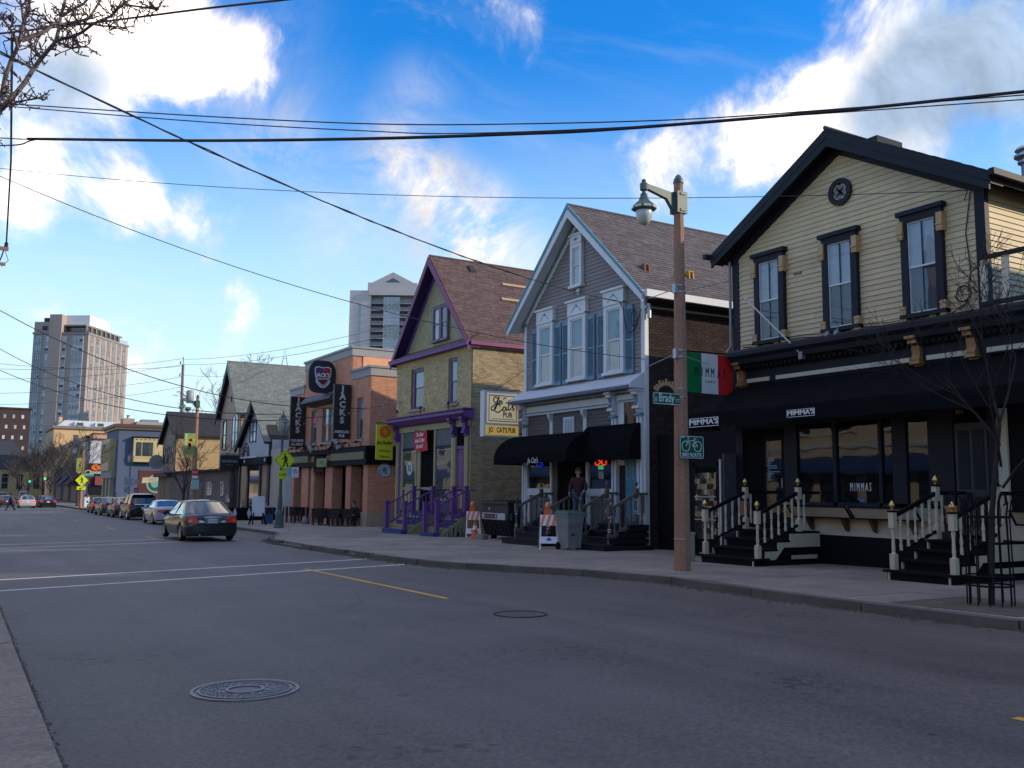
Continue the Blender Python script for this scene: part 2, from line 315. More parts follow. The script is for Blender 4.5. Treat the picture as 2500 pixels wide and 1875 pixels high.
def disc(fr, a, z, r0, r1, o0, o1, n=20, mb=None, sa=1.0, a0=0, a1=2*pi):
    mb = mb or MB(); full = abs(a1-a0-2*pi) < 1e-6
    if r0 <= 0: return fr.prism([(a+sa*r1*cos(a0+(a1-a0)*i/n), z+r1*sin(a0+(a1-a0)*i/n)) for i in range(n if full else n+1)], o0, o1, mb)
    for i in range(n):
        t0, t1 = a0+(a1-a0)*i/n, a0+(a1-a0)*(i+1)/n
        fr.prism([(a+sa*r0*cos(t0), z+r0*sin(t0)), (a+sa*r1*cos(t0), z+r1*sin(t0)), (a+sa*r1*cos(t1), z+r1*sin(t1)), (a+sa*r0*cos(t1), z+r0*sin(t1))], o0, o1, mb)
    return mb
# ------------------------------------------------------------ palette
ASPH = mat('asphalt', (.094, .084, .080), .62, .16, .45, .35, 140, alt=(.074, .066, .063), dirt=.25, dirtcol=(.125, .115, .11), grain=.42, gs=26, pits=.75, streak=.2)
CONC = mat('concrete', (.25, .225, .195), .88, .15, .8, .25, 90, alt=(.175, .16, .145), dirt=.45, dirtcol=(.16, .155, .145), obj=.07, grain=.3, gs=20)
KERB = mat('kerb_concrete', (.125, .117, .11), .9, .2, 1.6, .4, 60, alt=(.095, .09, .085), dirt=.5, dirtcol=(.08, .075, .07), obj=.12)
EARTH = mat('earth', (.10, .085, .065), .95, .3, 2, .5, 40)
MOSS = mat('kerb_moss', (.055, .058, .035), .95, .4, 6, .8, 50)
PWHITE = mat('road_white', (.55, .55, .55), .8, .2, 5, .2, 90, dirt=.5, dirtcol=(.2, .2, .2))
PYEL = mat('road_yellow', (.58, .33, .05), .8, .15, 5, .2, 90, dirt=.35, dirtcol=(.2, .15, .08))
IRON = mat('cast_iron', (.20, .205, .225), .5, .25, 6, .2, 80, metal=.35)
BEIGE = mat('beige_paint', (.56, .435, .25), .62, .06, 1.2, .08, 50, obj=.08, dirt=.32, dirtcol=(.30, .25, .18))
BEIGES = mat('beige_trim', (.55, .48, .35), .55, .08, 3, .05, 50)
NAVY = mat('dark_navy_paint', (.015, .016, .023), .6, .15, 3, .05, 40, spec=.22)
BLACKP = mat('black_paint', (.007, .007, .009), .7, .2, 3, .05, 40, spec=.12)
BLACKF = mat('black_canvas', (.008, .008, .010), .95, .2, 6, .15, 120, spec=.06)
GOLD = mat('gilded_wood', (.34, .18, .07), .45, .3, 9, .2, 40, metal=.25)
TANW = mat('tan_wood', (.46, .28, .14), .6, .15, 6, .1, 40)
BRASS = mat('brass', (.72, .48, .16), .28, .1, 5, metal=.9)
DARKROOM = mat('dark_interior', (.009, .009, .010), .95, .2, 2, spec=.05)  # near-black panels: unlit depth of rooms and doorways painted on flat
CURT = mat('pale_curtain', (.36, .38, .39), .9, .12, 4, .1, 30, stretch=(1, 6, .5))
CURTW = mat('cream_blind', (.50, .46, .38), .85, .08, 4)
CURTD = mat('dark_screen', (.06, .065, .075), .8, .2, 4)
GLASS = glass('window_glass', f0=.09)
GLASSB = glass('shop_glass', f0=.05)
GLASSS = glass('upper_window_glass', f0=.06)
WHITE = mat('white_trim', (.62, .63, .64), .6, .06, 3, .05, 40, dirt=.12, dirtcol=(.35, .34, .33))
TEAL = mat('teal_paint', (.10, .22, .28), .6, .1, 4, .05, 40)
SHUT = mat('shutter_blue', (.13, .235, .32), .6, .12, 5, .05, 40)
TAUPE = mat('taupe_clapboard', (.235, .20, .19), .7, .08, 1.5, .08, 50, obj=.06, dirt=.12, dirtcol=(.11, .10, .09))
BROWNC = mat('brown_clapboard', (.11, .098, .086), .75, .1, 1.5, .08, 50, obj=.08)
ROOFG = mat('grey_brown_shingle', (.105, .088, .088), .9, .2, 3, .3, 80, isl=.22)
ROOFR = mat('maroon_shingle', (.108, .066, .060), .9, .2, 3, .3, 80, isl=.22)
ROOFD = mat('dark_shingle', (.028, .028, .033), .9, .2, 3, .3, 80, isl=.2)
ROOFGR = mat('grey_green_shingle', (.17, .185, .165), .9, .2, 3, .3, 80, isl=.15)
DBRICK = mat('dark_brick', (.042, .030, .029), .9, .2, 6, .2, 60, isl=.3, spec=.15); BRICK1 = {'dark_brick': mat('dark_brick_single', (.042, .030, .029), .9, .2, 6, .2, 60, obj=.3, spec=.15)}
DMORT = mat('dark_mortar', (.022, .018, .017), .95, .2, 4)
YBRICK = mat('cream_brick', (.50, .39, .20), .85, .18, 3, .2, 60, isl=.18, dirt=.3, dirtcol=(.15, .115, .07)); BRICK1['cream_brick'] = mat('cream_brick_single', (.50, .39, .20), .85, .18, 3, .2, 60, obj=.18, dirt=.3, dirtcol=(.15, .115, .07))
YBRICKS = mat('darker_cream_brick', (.36, .28, .165), .88, .2, 2, .2, 60, isl=.25, dirt=.5, dirtcol=(.12, .095, .06)); BRICK1['darker_cream_brick'] = mat('darker_cream_brick_single', (.36, .28, .165), .88, .2, 2, .2, 60, obj=.25, dirt=.5, dirtcol=(.12, .095, .06))  # darker cream brick for the side wall and corner pier
YMORT = mat('cream_mortar', (.30, .24, .13), .95, .2, 4)
RBRICK = mat('orange_brick', (.56, .265, .165), .85, .15, 3, .2, 60, isl=.12)
RMORT = mat('red_mortar', (.38, .19, .125), .95, .2, 4)
PEACH = mat('peach_stucco', (.75, .36, .19), .8, .1, 2)
OLIVE = mat('olive_paint', (.30, .27, .145), .65, .1, 2, .08, 40, isl=.1)
OLIVET = mat('ochre_trim', (.36, .31, .15), .6, .1, 3)
PURP = mat('purple_paint', (.13, .045, .21), .55, .12, 3, .05, 40)
PLUM = mat('plum_fascia', (.16, .018, .10), .5, .1, 3)
PLAV = mat('lilac_frame', (.17, .12, .20), .6, .1, 3)
SBLUE = mat('step_blue', (.025, .05, .22), .55, .3, 6, .1, 40, dirt=.4, dirtcol=(.06, .06, .08))
GREYT = mat('grey_band', (.30, .29, .29), .7, .1, 2)
GREYD = mat('grey_metal', (.22, .225, .235), .5, .15, 4, metal=.3)
STEEL = mat('galvanised_steel', (.42, .43, .44), .42, .12, 5, metal=.6)
CABLE = mat('cable_black', (.012, .012, .014), .6, 0)
POLEC = mat('pole_concrete', (.38, .215, .14), .88, .18, 1.5, .5, 110, alt=(.30, .17, .115), stretch=(1, 1, .4), grain=.3, gs=45, spec=.2)
LAMPG = mat('lamp_green', (.055, .095, .085), .5, .15, 4)
LAMPL = mat('frosted_lamp_glass', (.50, .52, .48), .25, .05, 4, coat=.3)
SIGNG = mat('sign_green', (.004, .125, .06), .4, .05, 4)
SIGNW = mat('sign_white', (.72, .72, .72), .5, .05, 4)
SIGNY = mat('sign_lime', (.62, .72, .01), .45, .03, 4)
SIGNK = mat('sign_black', (.008, .008, .008), .5, 0)
SIGNR = mat('sign_red', (.48, .02, .03), .5, .05, 4)
SIGNT = mat('sign_pale_teal', (.32, .52, .47), .6, .05, 4)
WOODG = mat('weathered_wood', (.12, .098, .080), .8, .25, 4, .15, 40)
BARK = mat('bark', (.115, .095, .085), .9, .25, 5, .5, 60)
BARKF = mat('far_bark', (.060, .050, .048), .95, .25, 2)
BARKP = mat('pale_bark', (.15, .125, .125), .9, .25, 5, .4, 50)
ORANGE = mat('orange_plastic', (.75, .12, .02), .45, .05, 4)
STONE = mat('rubble_stone', (.17, .14, .125), .9, .3, 5, .4, 30, isl=.25, obj=.2)

# ------------------------------------------------------------ ground, road, pavements
YS = [-60, -30, -12, -4, 0] + [2*i for i in range(1, 21)] + [44, 50, 60, 75, 95, 120, 140, 165, 190, 220, 255, 300]
def strip(x0, x1, ys, dz, mb=None):
    mb = mb or MB()
    f0 = x0 if callable(x0) else (lambda y: x0); f1 = x1 if callable(x1) else (lambda y: x1)
    pts = []
    for y in ys: pts += [(f0(y), y, gz(y)+dz), (f1(y), y, gz(y)+dz)]
    mb.add(pts, [(2*i, 2*i+1, 2*i+3, 2*i+2) for i in range(len(ys)-1)]); return mb
tag(strip(-1500, 1500, [-1500, -300]+YS+[500, 1500, 3000], -.05).build('ground', EARTH), kind='structure')
tag(strip(.3, 12.9, YS, 0).build('road', ASPH), kind='structure')
# kerb line of the far side: bump-out at the crosswalk, parking bays beyond
KX = [(-60,11.4),(10.5,11.45),(13.5,11.95),(15.2,11.75),(16.6,11.35),(18.2,10.6),(19.6,9.98),(22,9.75),(29,9.72),(33,9.9),(35.4,10.35),(37.5,11.2),(40,12.1),(42,12.3),(300,12.3)]
def kx(y):
    for (a, p), (b, q) in zip(KX, KX[1:]):
        if y <= b: return p+(q-p)*(y-a)/(b-a)
    return 12.3
WALLX = 19.2
def slab(name, quad, dz, th, m, parent):        # quad: 4 (x,y) corners
    mb = MB(); t = [(x, y, gz(y)+dz) for x, y in quad]
    return mb.prism(t, (0, 0, -th)).build(name, m, parent)
pv = tag(thing('pavement', None, None, (14, 20, 0)), kind='structure')
strip(lambda y: kx(y)+.17, WALLX, YS, .10).build('slab_bed', KERB, pv)
y = 2.0
while y < 40:
    y2 = y+1.55
    xs = lambda f, yy: kx(yy)+.17+(WALLX-kx(yy)-.17)*f
    cols = [0, .24, .5, .76, 1]
    for i in range(4):
        g = .008; dz = .13+random.uniform(-.003, .003)
        slab('paving_slab', [(xs(cols[i], y)+g, y+g), (xs(cols[i+1], y)-g, y+g), (xs(cols[i+1], y2)-g, y2-g), (xs(cols[i], y2)+g, y2-g)], dz, .12, CONC, pv)
    y = y2
strip(lambda y: kx(y)+.17, WALLX, [y+.01, 44, 50, 60, 75, 95, 120, 140, 165, 190, 220, 255, 300], .13).build('far_paving', CONC, pv)
strip(lambda y: kx(y)+.17, WALLX, [-60, -30, -12, -4, 0, 1.99], .13).build('near_paving', CONC, pv)
kb = tag(thing('kerb', None, None, (11, 20, 0)), kind='structure')
y = -12.0
while y < 60:
    st = 2.35 if y < 16 or y > 40 else .95
    y2 = y+st; dz = .135+random.uniform(-.012, .006)
    ramp = 29.2 < y < 31.5 or 24.2 < y < 25
    slab('kerb_stone', [(kx(y)+random.uniform(-.012, .012), y+.012), (kx(y)+.17, y+.012), (kx(y2)+.17, y2-.012), (kx(y2)+random.uniform(-.012, .012), y2-.012)], .045 if ramp else dz, .25, KERB, kb)
    y = y2
strip(kx, lambda y: kx(y)+.17, [y+.01, 75, 95, 120, 140, 165, 190, 220, 255], .13).build('far_kerb', KERB, kb)
# silt and moss in the gutter of the bump-out
mo = MB()
for i in range(1500):
    yy = random.uniform(12.5, 37) if random.random() < .8 else random.uniform(3, 13); x = kx(yy)-abs(random.gauss(0, .11)) + random.choice((0, 0, .02)); r = random.uniform(.012, .05)
    z = gz(yy)+.002
    mo.add([(x-r, yy-r*1.4, z), (x+r, yy-r*.7, z), (x+r*.6, yy+r*1.3, z), (x-r*.8, yy+r, z), (x, yy, z+r*.55)], [(0,1,4),(1,2,4),(2,3,4),(3,0,4)])
tag(mo.build('gutter_silt', MOSS), kind='stuff')
# near pavement on the camera's side
npv = tag(thing('near_pavement', None, None, (0, 8, 0)), kind='structure')
cuts = [-6, -2.3, 1.2, 4.4, 7.85, 11.45, 11.95, 15.6, 19.3, 23, 26.7, 30.4, 34, 38, 42]
for a, b in zip(cuts, cuts[1:]):
    w = lambda yy: .62+.02*sin(yy*1.7)
    slab('paving_slab', [(-1.6, a+.012), (w(a), a+.012), (w(b), b-.012), (-1.6, b-.012)], .055+random.uniform(-.008, .008), .3, CONC, npv)
strip(-6, -1.62, YS, .055).build('inner_paving', CONC, npv)
strip(-6, lambda y: .6, [42, 44, 50, 60, 75, 95, 120, 140, 165, 190, 220, 255, 300], .06).build('far_paving', CONC, npv)
gt = MB()
for i in range(1500):
    yy = random.uniform(4, 16); x = .645+abs(random.gauss(0, .02)); r = random.uniform(.003, .012); z = gz(yy)+.001
    gt.add([(x-r, yy-r*2, z), (x+r, yy-r, z), (x+r*.6, yy+r*2, z), (x-r, yy+r, z), (x, yy, z+r)], [(0,1,4),(1,2,4),(2,3,4),(3,0,4)])
tag(gt.build('gutter_grit', EARTH), kind='stuff')
# painted markings: 4 mm sheets
mk = tag(thing('road_marking', None, None, (6, 20, 0)), kind='structure')
def line(p, q, w, m, name, dz=.004, seg=24):
    p, q = Vector((*p, 0)), Vector((*q, 0)); d = (q-p); n = Vector((-d.y, d.x, 0)).normalized()*w/2; mb = MB(); pts = []
    for i in range(seg+1):
        c = p+d*i/seg; j = n*random.uniform(.93, 1.05)
        for e in (c-j, c+j): pts.append((e.x, e.y, gz(c.y)+dz))
    mb.add(pts, [(2*i, 2*i+1, 2*i+3, 2*i+2) for i in range(seg)]); return mb.build(name, m, mk)
line((.75, 18.45), (10.0, 21.25), .15, PWHITE, 'crosswalk_line'); line((.75, 20.85), (9.8, 23.55), .15, PWHITE, 'crosswalk_line')
line((.75, 33.4), (9.6, 36.9), .15, PWHITE, 'crosswalk_line'); line((.75, 36.0), (9.9, 39.6), .15, PWHITE, 'crosswalk_line')
line((6.95, 13.6), (7.0, 20.9), .11, PYEL, 'centre_line'); line((6.83, -4), (6.87, 4.15), .11, PYEL, 'centre_line')
for y0 in (38.2, 50, 66, 82, 98, 114): line((6.95, y0), (6.95, y0+3.2), .12, PYEL, 'centre_line')
# manhole covers
def manhole(x, y, r, label, detail):
    z = gz(y)+.003; t = thing('manhole_cover', label, 'manhole cover', (x, y, z))
    ring = lambda mb, r0, r1, z0, z1, n=48: [mb.prism([(x+a*cos(2*pi*(k+i)/n), y+a*sin(2*pi*(k+i)/n), z0+gz(y+a*sin(2*pi*(k+i)/n))-gz(y)) for a, i in ((r0, 0), (r1, 0), (r1, 1), (r0, 1))], (0, 0, z1-z0)) for k in range(n)]
    a = MB(); ring(a, r*.93, r, z-.02, z+.008); a.build('rim', IRON if detail else mat('tar_seam', (.03,.028,.028), .9), t)
    b = MB(); b.prism([(x+r*.915*cos(2*pi*k/40), y+r*.915*sin(2*pi*k/40), z+gz(y+r*.915*sin(2*pi*k/40))-gz(y)-.02) for k in range(40)], (0, 0, .021)).build('plate', mat('worn_iron', (.13, .13, .14), .55, .3, 8, .2, 90, metal=.3) if detail else mat('dark_plate', (.07,.064,.062), .8, .3, 5), t)
    if detail:
        c = MB(); ring(c, r*.82, r*.86, z, z+.012); ring(c, r*.30, r*.36, z, z+.012)
        for i in range(9):
            rr = r*(.42+.4*(i/8)*.95)
            nseg = int(8+i*4.5)
            for k in range(nseg):
                a0 = 2*pi*(k+.5*(i % 2))/nseg; w = 2*pi/nseg*.62
                pts = [(rr, a0), (rr+r*.03, a0), (rr+r*.03, a0+w), (rr, a0+w)]
                if k % 3 == 0: pts = [(rr-r*.02, a0), (rr+r*.045, a0), (rr+r*.045, a0+w*.4), (rr-r*.02, a0+w*.4)]
                c.prism([(x+q*cos(s), y+q*sin(s), z+gz(y+q*sin(s))-gz(y)) for q, s in pts], (0, 0, .007))
        c.build('raised_pattern', IRON, t)
    return t
manhole(2.2, 8.0, .445, 'round cast iron manhole cover with a worn raised pattern, on the asphalt nearest the camera', True)
manhole(6.91, 11.26, .38, 'dark plain manhole cover near the yellow centre line', False)

# fine tar-sealed cracks and bits of litter
TARM = mat('tar_seam', (.03, .028, .028), .9); rc_ = random.Random(31)
def crack(p, ang, ln, w, parent):
    x, y = p; L_, R_ = [], []; a = ang; n = int(ln/.12)
    for i in range(n+1):
        a += rc_.uniform(-.28, .28); a = ang+(a-ang)*.85; x += .12*cos(a); y += .12*sin(a); ww = w*rc_.uniform(.3, 1.1)*(1-abs(2*i/n-1)**3)+.001
        L_.append((x-ww*sin(a), y+ww*cos(a), gz(y)+.003)); R_.append((x+ww*sin(a), y-ww*cos(a), gz(y)+.003))
    MB().add(L_+R_, [(i, i+1, n+2+i, n+1+i) for i in range(n)]).build('tar_seam', TARM, parent)
for p, a_, ln, w in (((4.6, 12.5), 1.3, 3.4, .005), ((8.9, 9.5), .5, 2.2, .005), ((3.0, 15.5), .1, 4.5, .006), ((2.4, 24), .2, 5.0, .012), ((5.0, 28.5), 1.5, 5.0, .012)): crack(p, a_, ln, w, mk)
lt = MB()
for i in range(90):
    y_ = rc_.uniform(6, 36); x_ = kx(y_)+rc_.choice((-1, 1, 1, 1))*abs(rc_.gauss(.25, 1.2)); z_ = gz(y_)+(.136 if x_ > kx(y_)+.05 else .004); r_ = rc_.uniform(.012, .035)
    if x_ > 15: continue
    lt.add([(x_-r_, y_, z_), (x_, y_-r_*.7, z_+.006), (x_+r_, y_+r_*.2, z_+.002), (x_, y_+r_*.8, z_+.012)], [(0, 1, 2, 3)])
tag(lt.build('litter', mat('litter_pale', (.30, .25, .17), .9, isl=.6)), kind='stuff')
# ------------------------------------------------------------ building helpers
def clapboards(parent, fr, bounds, z0, z1, pitch, m, name='clapboard', lip=.028):
    """one board per course, each a wedge that laps the one below"""
    n = int(round((z1-z0)/pitch)); p = (z1-z0)/n
    for i in range(n):
        a, b = z0+i*p, z0+(i+1)*p; l0, h0 = bounds(a); l1, h1 = bounds(b-.002)
        if h0-l0 < .08: continue
        if h1 < l1: l1 = h1 = (l1+h1)/2
        P = fr.P; c = l0+(h0-l0)*random.uniform(.2, .8); cut = random.random() < .55 and h0-l0 > 2 and l1 < c-.1 < c+.1 < h1
        for (u0, v0, u1, v1) in (((l0, c-.003, l1, c-.003), (c+.003, h0, c+.003, h1)) if cut else ((l0, h0, l1, h1),)):
            e, t0, t1 = lip*random.uniform(.88, 1.12), random.uniform(-.004, .004), random.uniform(-.004, .004)
            MB().add([P(u0,a,0), P(v0,a,0), P(v1,b,0), P(u1,b,0), P(u0,a+t0,e), P(v0,a+t1,e), P(v1,b,.006), P(u1,b,.006)],
                     [(0,3,2,1),(4,5,6,7),(0,1,5,4),(1,2,6,5),(2,3,7,6),(3,0,4,7)]).build(name, m, parent)
def shingles(parent, x0, x1, p_low, p_high, m, w=.33, course=.145, th=.014, tiltgap=.9):
    """roof slope from the eave line to the ridge line; slope plane spans X x0..x1, (y,z) low to high"""
    (yl, zl), (yh, zh) = p_low, p_high; d = Vector((0, yh-yl, zh-zl)); ln = d.length; d.normalize(); n = Vector((0, -d.z, d.y)); n = n if n.z > 0 else -n
    mb = MB(); rows = int(ln/course)
    for i in range(rows):
        s = i*ln/rows; off = random.uniform(0, w); k = 0; x = x0-off
        while x < x1:
            a, b = max(x+.006, x0), min(x+w-.006, x1); x += w
            if b-a < .03: continue
            t = th*random.uniform(.8, 1.7); e = random.uniform(-.008, .008); s1 = min(s+ln/rows+.03, ln)
            o = Vector((0, yl, zl)); A = o+d*(s+e); B = o+d*s1
            mb.add([A+Vector((a,0,0)), A+Vector((b,0,0)), B+Vector((b,0,0)), B+Vector((a,0,0)), A+n*t+Vector((a,0,0)), A+n*t+Vector((b,0,0)), B+n*.002+Vector((b,0,0)), B+n*.002+Vector((a,0,0))],
                   [(4,5,6,7),(0,1,5,4),(1,2,6,5),(3,0,4,7)])
    o = mb.build('shingles', m, parent); return tag(o, kind='stuff')
def gable_roof(parent, x0, x1, yc, half, zr, slope, th, deckm, shm, trimm, left_sh=False, right_sh=True, sh0=None):
    """two roof slabs with their ridge along X; returns the deck"""
    for sgn, nm in ((1, 'left'), (-1, 'right')):
        ye, ze = yc+sgn*half, zr-slope*half
        MB().prism([(x0, yc, zr), (x0, ye, ze), (x0, ye, ze-th), (x0, yc, zr-th*1.15)], (x1-x0, 0, 0)).build('roof', deckm, parent)
        if (sgn > 0 and left_sh) or (sgn < 0 and right_sh):
            shingles(parent, x0-.01, sh0 or x1, (ye, ze+.004), (yc, zr+.004), shm)
    MB().tube([(x0-.02, yc, zr+.02), (x1, yc, zr+.02)], .05, 5).build('ridge_cap', shm, parent)
def brickwall(parent, fr, a0, a1, z0, z1, m, mort, holes=(), bl=.215, bh=.068, j=.011, nparts=0, near=None, top=None, name='brick', back=.012):
    """running bond: every brick a proud block on a mortar bed; the nearest become single parts, the rest one mesh"""
    if holes:
        as_ = sorted(set([a0, a1]+[e for h in holes for e in h[:2]])); zs_ = sorted(set([z0, z1]+[e for h in holes for e in h[2:]])); bed = MB()
        for p, q in zip(as_, as_[1:]):
            for u, v in zip(zs_, zs_[1:]):
                if not any(h[0] <= (p+q)/2 <= h[1] and h[2] <= (u+v)/2 <= h[3] for h in holes): fr.box(bed, p, q, u, v, -.3, 0)
        bed.build('mortar_bed', mort, parent)
    else: fr.b(a0, a1, z0, z1, -.02, 0).build('mortar_bed', mort, parent) if top is None else fr.prism(top, -.02, 0).build('mortar_bed', mort, parent)
    lst = []; r = 0; z = z0
    def inside(a, zz):
        if top is None: return True
        c = False; n = len(top)
        for i in range(n):
            (x1_, y1_), (x2_, y2_) = top[i], top[(i+1) % n]
            if (y1_ > zz) != (y2_ > zz) and a < (x2_-x1_)*(zz-y1_)/(y2_-y1_)+x1_: c = not c
        return c
    while z < z1-.01:
        zt = min(z+bh, z1); a = a0-(bl+j)*.5*(r % 2)
        while a < a1:
            b = a+bl; p, q = max(a, a0), min(b, a1); a = b+j
            if q-p < .03 or not inside((p+q)/2, (z+zt)/2): continue
            segs = [(p, q)]
            for h0, h1, v0, v1 in holes:
                if v0 < (z+zt)/2 < v1:
                    ns = []
                    for s0, s1 in segs:
                        if h1 <= s0 or h0 >= s1: ns.append((s0, s1)); continue
                        if h0 > s0: ns.append((s0, h0))
                        if h1 < s1: ns.append((h1, s1))
                    segs = ns
            lst += [(s0, s1, z, zt) for s0, s1 in segs if s1-s0 > .025]
        z += bh+j; r += 1
    if near and nparts:
        lst.sort(key=lambda q: (Vector(fr.P(q[0], q[2]))-Vector(near)).length)
    cache = {}
    for s0, s1, v0, v1 in lst[:nparts]:
        key = (round(s1-s0, 2), round(v1-v0, 3)); c = fr.P((s0+s1)/2, (v0+v1)/2)
        if key not in cache:
            me = fr.b(s0, s1, v0, v1, -.004, back).mesh(name, c); me.materials.append(BRICK1.get(m.name, m)); cache[key] = me
        inst(cache[key], name, parent, c+fr.out()*random.uniform(-.002, .003))
    if lst[nparts:]:
        mb = MB()
        for s0, s1, v0, v1 in lst[nparts:]: fr.box(mb, s0, s1, v0, v1, -.004, back+random.uniform(-.002, .004))
        tag(mb.build('bricks', m, parent), kind='stuff')
def sash_window(parent, fr, a, z0, z1, w, frame, framem, o=.03, casing=.12, sill=True, header=0, upper=None, lower=None, rail=.5, muntin=False, glassm=None, fw=.045, storm=None):
    """double-hung window standing on a wall: casing, sill, two sashes, glass, and what hangs behind it"""
    wn_ = framebox = MB(); h = w/2
    fr.box(wn_, a-h-casing, a-h, z0-.02, z1+casing, o-.06, o+.06); fr.box(wn_, a+h, a+h+casing, z0-.02, z1+casing, o-.06, o+.06)
    fr.box(wn_, a-h, a+h, z1, z1+casing, o-.06, o+.058)
    win = wn_.build('window', framem, parent)
    if sill: fr.b(a-h-casing-.05, a+h+casing+.05, z0-.11, z0-.02, o-.06, o+.11).build('sill', framem, win)
    if header: fr.b(a-h-casing-.07, a+h+casing+.07, z1+casing, z1+casing+header, o-.06, o+.12).build('header', framem, win)
    sm = storm or frame
    zr = z0+(z1-z0)*rail; s = MB()
    for p, q, oo in ((zr-.02, z1, .028), (z0, zr+.02, .018)):
        fr.box(s, a-h, a-h+fw, p, q, o-.03, o+oo); fr.box(s, a+h-fw, a+h, p, q, o-.03, o+oo)
        fr.box(s, a-h+fw, a+h-fw, p, p+fw, o-.03, o+oo-.001); fr.box(s, a-h+fw, a+h-fw, q-fw, q, o-.03, o+oo-.001)
    s.build('sash', sm, win)
    if muntin:
        k = MB(); fr.box(k, a-.012, a+.012, z0+fw, zr-.02, o-.02, o+.006); fr.box(k, a-.012, a+.012, zr+.02, z1-fw, o-.02, o+.016); k.build('muntin', NAVY, win)
    g = MB(); g.poly([fr.P(a-h, zr, o+.012), fr.P(a+h, zr, o+.012), fr.P(a+h, z1, o+.012), fr.P(a-h, z1, o+.012)]); g.poly([fr.P(a-h, z0, o+.002), fr.P(a+h, z0, o+.002), fr.P(a+h, zr, o+.002), fr.P(a-h, zr, o+.002)])
    g.build('pane', glassm or GLASS, win)
    fr.b(a-h, a+h, zr, z1, o-.034, o-.03).build('blind', upper or CURT, win)
    fr.b(a-h, a+h, z0, zr, o-.035, o-.031).build('blind', lower or CURTD, win)
    return win
def steps(parent, x_front, x_back, y0, y1, n, rise, zbase, treadm, riserm, tread_over=.03, widen=None):
    """n treads climbing away from the street (towards +X)"""
    run = (x_back-x_front)/n
    for i in range(n):
        z = zbase+rise*(i+1); xf = x_front+run*i
        e = (widen or (0,)*n)[i]
        MB().box(xf+.02, x_back, y0-e, y1+e, zbase-.15 if i == 0 else z-rise-.0, z-.04).build('riser', riserm, parent)
        MB().box(xf-tread_over, xf+run+.02 if i < n-1 else x_back, y0-e-.03, y1+e+.03, z-.04, z).build('tread', treadm, parent)
BALPROF = [(.030,0),(.030,.18),(.020,.20),(.024,.24),(.032,.30),(.026,.40),(.016,.50),(.021,.58),(.015,.62),(.028,.66),(.028,.86),(.03,.87),(.03,1.0)]
def turned(mb, p, h, r=1.0, n=7):                # a turned baluster
    mb.lathe(p, [(q*r, t*h) for q, t in BALPROF], n); return mb
def newel(parent, x, y, z, h, m, ballm=None, r=.055, cap=None):
    mb = MB(); mb.box(x-r, x+r, y-r, y+r, z, z+h*.26)
    mb.lathe((x, y, z+h*.26), [(r*.9,0),(r*.5,h*.03),(r*.62,h*.08),(r*.5,h*.30),(r*.72,h*.40),(r*.5,h*.42),(r*.8,h*.445)], 8)
    mb.box(x-r, x+r, y-r, y+r, z+h*.70, z+h*.97)
    o = mb.build('newel', m, parent)
    if m is WOODG:
        for t in (.31, .36, .66, .72): MB().lathe((x, y, z+h*t-.012), [(r*.72,0),(r*1.02,.004),(r*1.02,.02),(r*.72,.024)], 8).build('white_ring', WHITE, o)
    if cap: MB().box(x-r*1.25, x+r*1.25, y-r*1.25, y+r*1.25, z+h*.97, z+h).build('cap', cap, o)
    if ballm: MB().lathe((x, y, z+h), [(.02,0),(.03,.02),(.022,.035),(.048,.06),(.058,.10),(.048,.14),(.02,.165),(.006,.19)], 10).build('finial', ballm, o, smooth=True)
    return o

# ------------------------------------------------------------ beige clapboard cafe house
X = 17.7; fx = FR('x', X)
mh = thing('clapboard_house', 'beige clapboard gabled cafe house with dark trim, rightmost in the row', 'house', (18, 14.35, 0))
YC, ZR, SL = 14.35, 10.24, .563
def mb_(z):
    zt = ZR-.22-SL*0
    half = min(3.55, (ZR-.26-z)/SL); return (YC-half, YC+half)
MB().prism([(X+.02, 17.9, -1), (X+.02, 17.9, 7.98), (X+.02, YC, 9.98), (X+.02, 10.8, 7.98), (X+.02, 10.8, -1)], (13, 0, 0)).build('wall', BEIGE, mh)
clapboards(mh, fx, mb_, 5.22, 9.95, .1235, BEIGE)
fs = FR('y', 10.8)
clapboards(mh, fs, lambda z: (17.78, 29), 5.2, 8.0, .1235, BEIGE)
for a0, a1 in ((17.72, 17.94), (10.76, 10.98)): fx.b(a0, a1, 5.2, 8.0, -.1, .05).build('corner_board', NAVY, mh)
gable_roof(mh, 17.22, 31, YC, 3.98, ZR, SL, .2, NAVY, ROOFD, NAVY)
for sg in (1, -1):                               # frieze boards and barge boards up both rakes
    e = YC+sg*3.98; ze = ZR-SL*3.98
    pts = [(YC, ZR-.2), (e-sg*.02, ze-.2), (e-sg*.02, ze-.36), (YC, ZR-.43)]
    fx.prism([(a, z) for a, z in pts], .42, .47).build('barge_board', NAVY, mh)
    pts = [(YC, ZR-.25), (YC+sg*3.6, ZR-SL*3.6-.25), (YC+sg*3.6, ZR-SL*3.6-.52), (YC, ZR-.56)]
    fx.prism(pts, 0, .045).build('frieze_board', NAVY, mh)
    fx.prism([(YC, ZR-.21), (e, ze-.21), (e, ze-.235), (YC, ZR-.235)], 0, .45).build('soffit', NAVY, mh)
MB().box(17.05, 31, 18.30, 18.44, 7.90, 8.02).build('gutter', NAVY, mh)
MB().box(17.15, 31, 10.22, 10.34, 7.90, 8.03).build('gutter', NAVY, mh)
MB().tube([(17.62, 18.0, 7.8), (17.62, 18.0, 5.5), (17.5, 18.05, 5.3)], .04, 6).build('downpipe', GREYD, mh)
MB().box(17.6, 18.5, 13.2, 13.7, ZR-.85, ZR-.46).build('roof_vent', ROOFD, mh)
fl = thing('roof_flue', 'metal roof flue with a ringed cowl on the dark roof at the right edge', 'flue', (20.1, 11.2, 8.3))
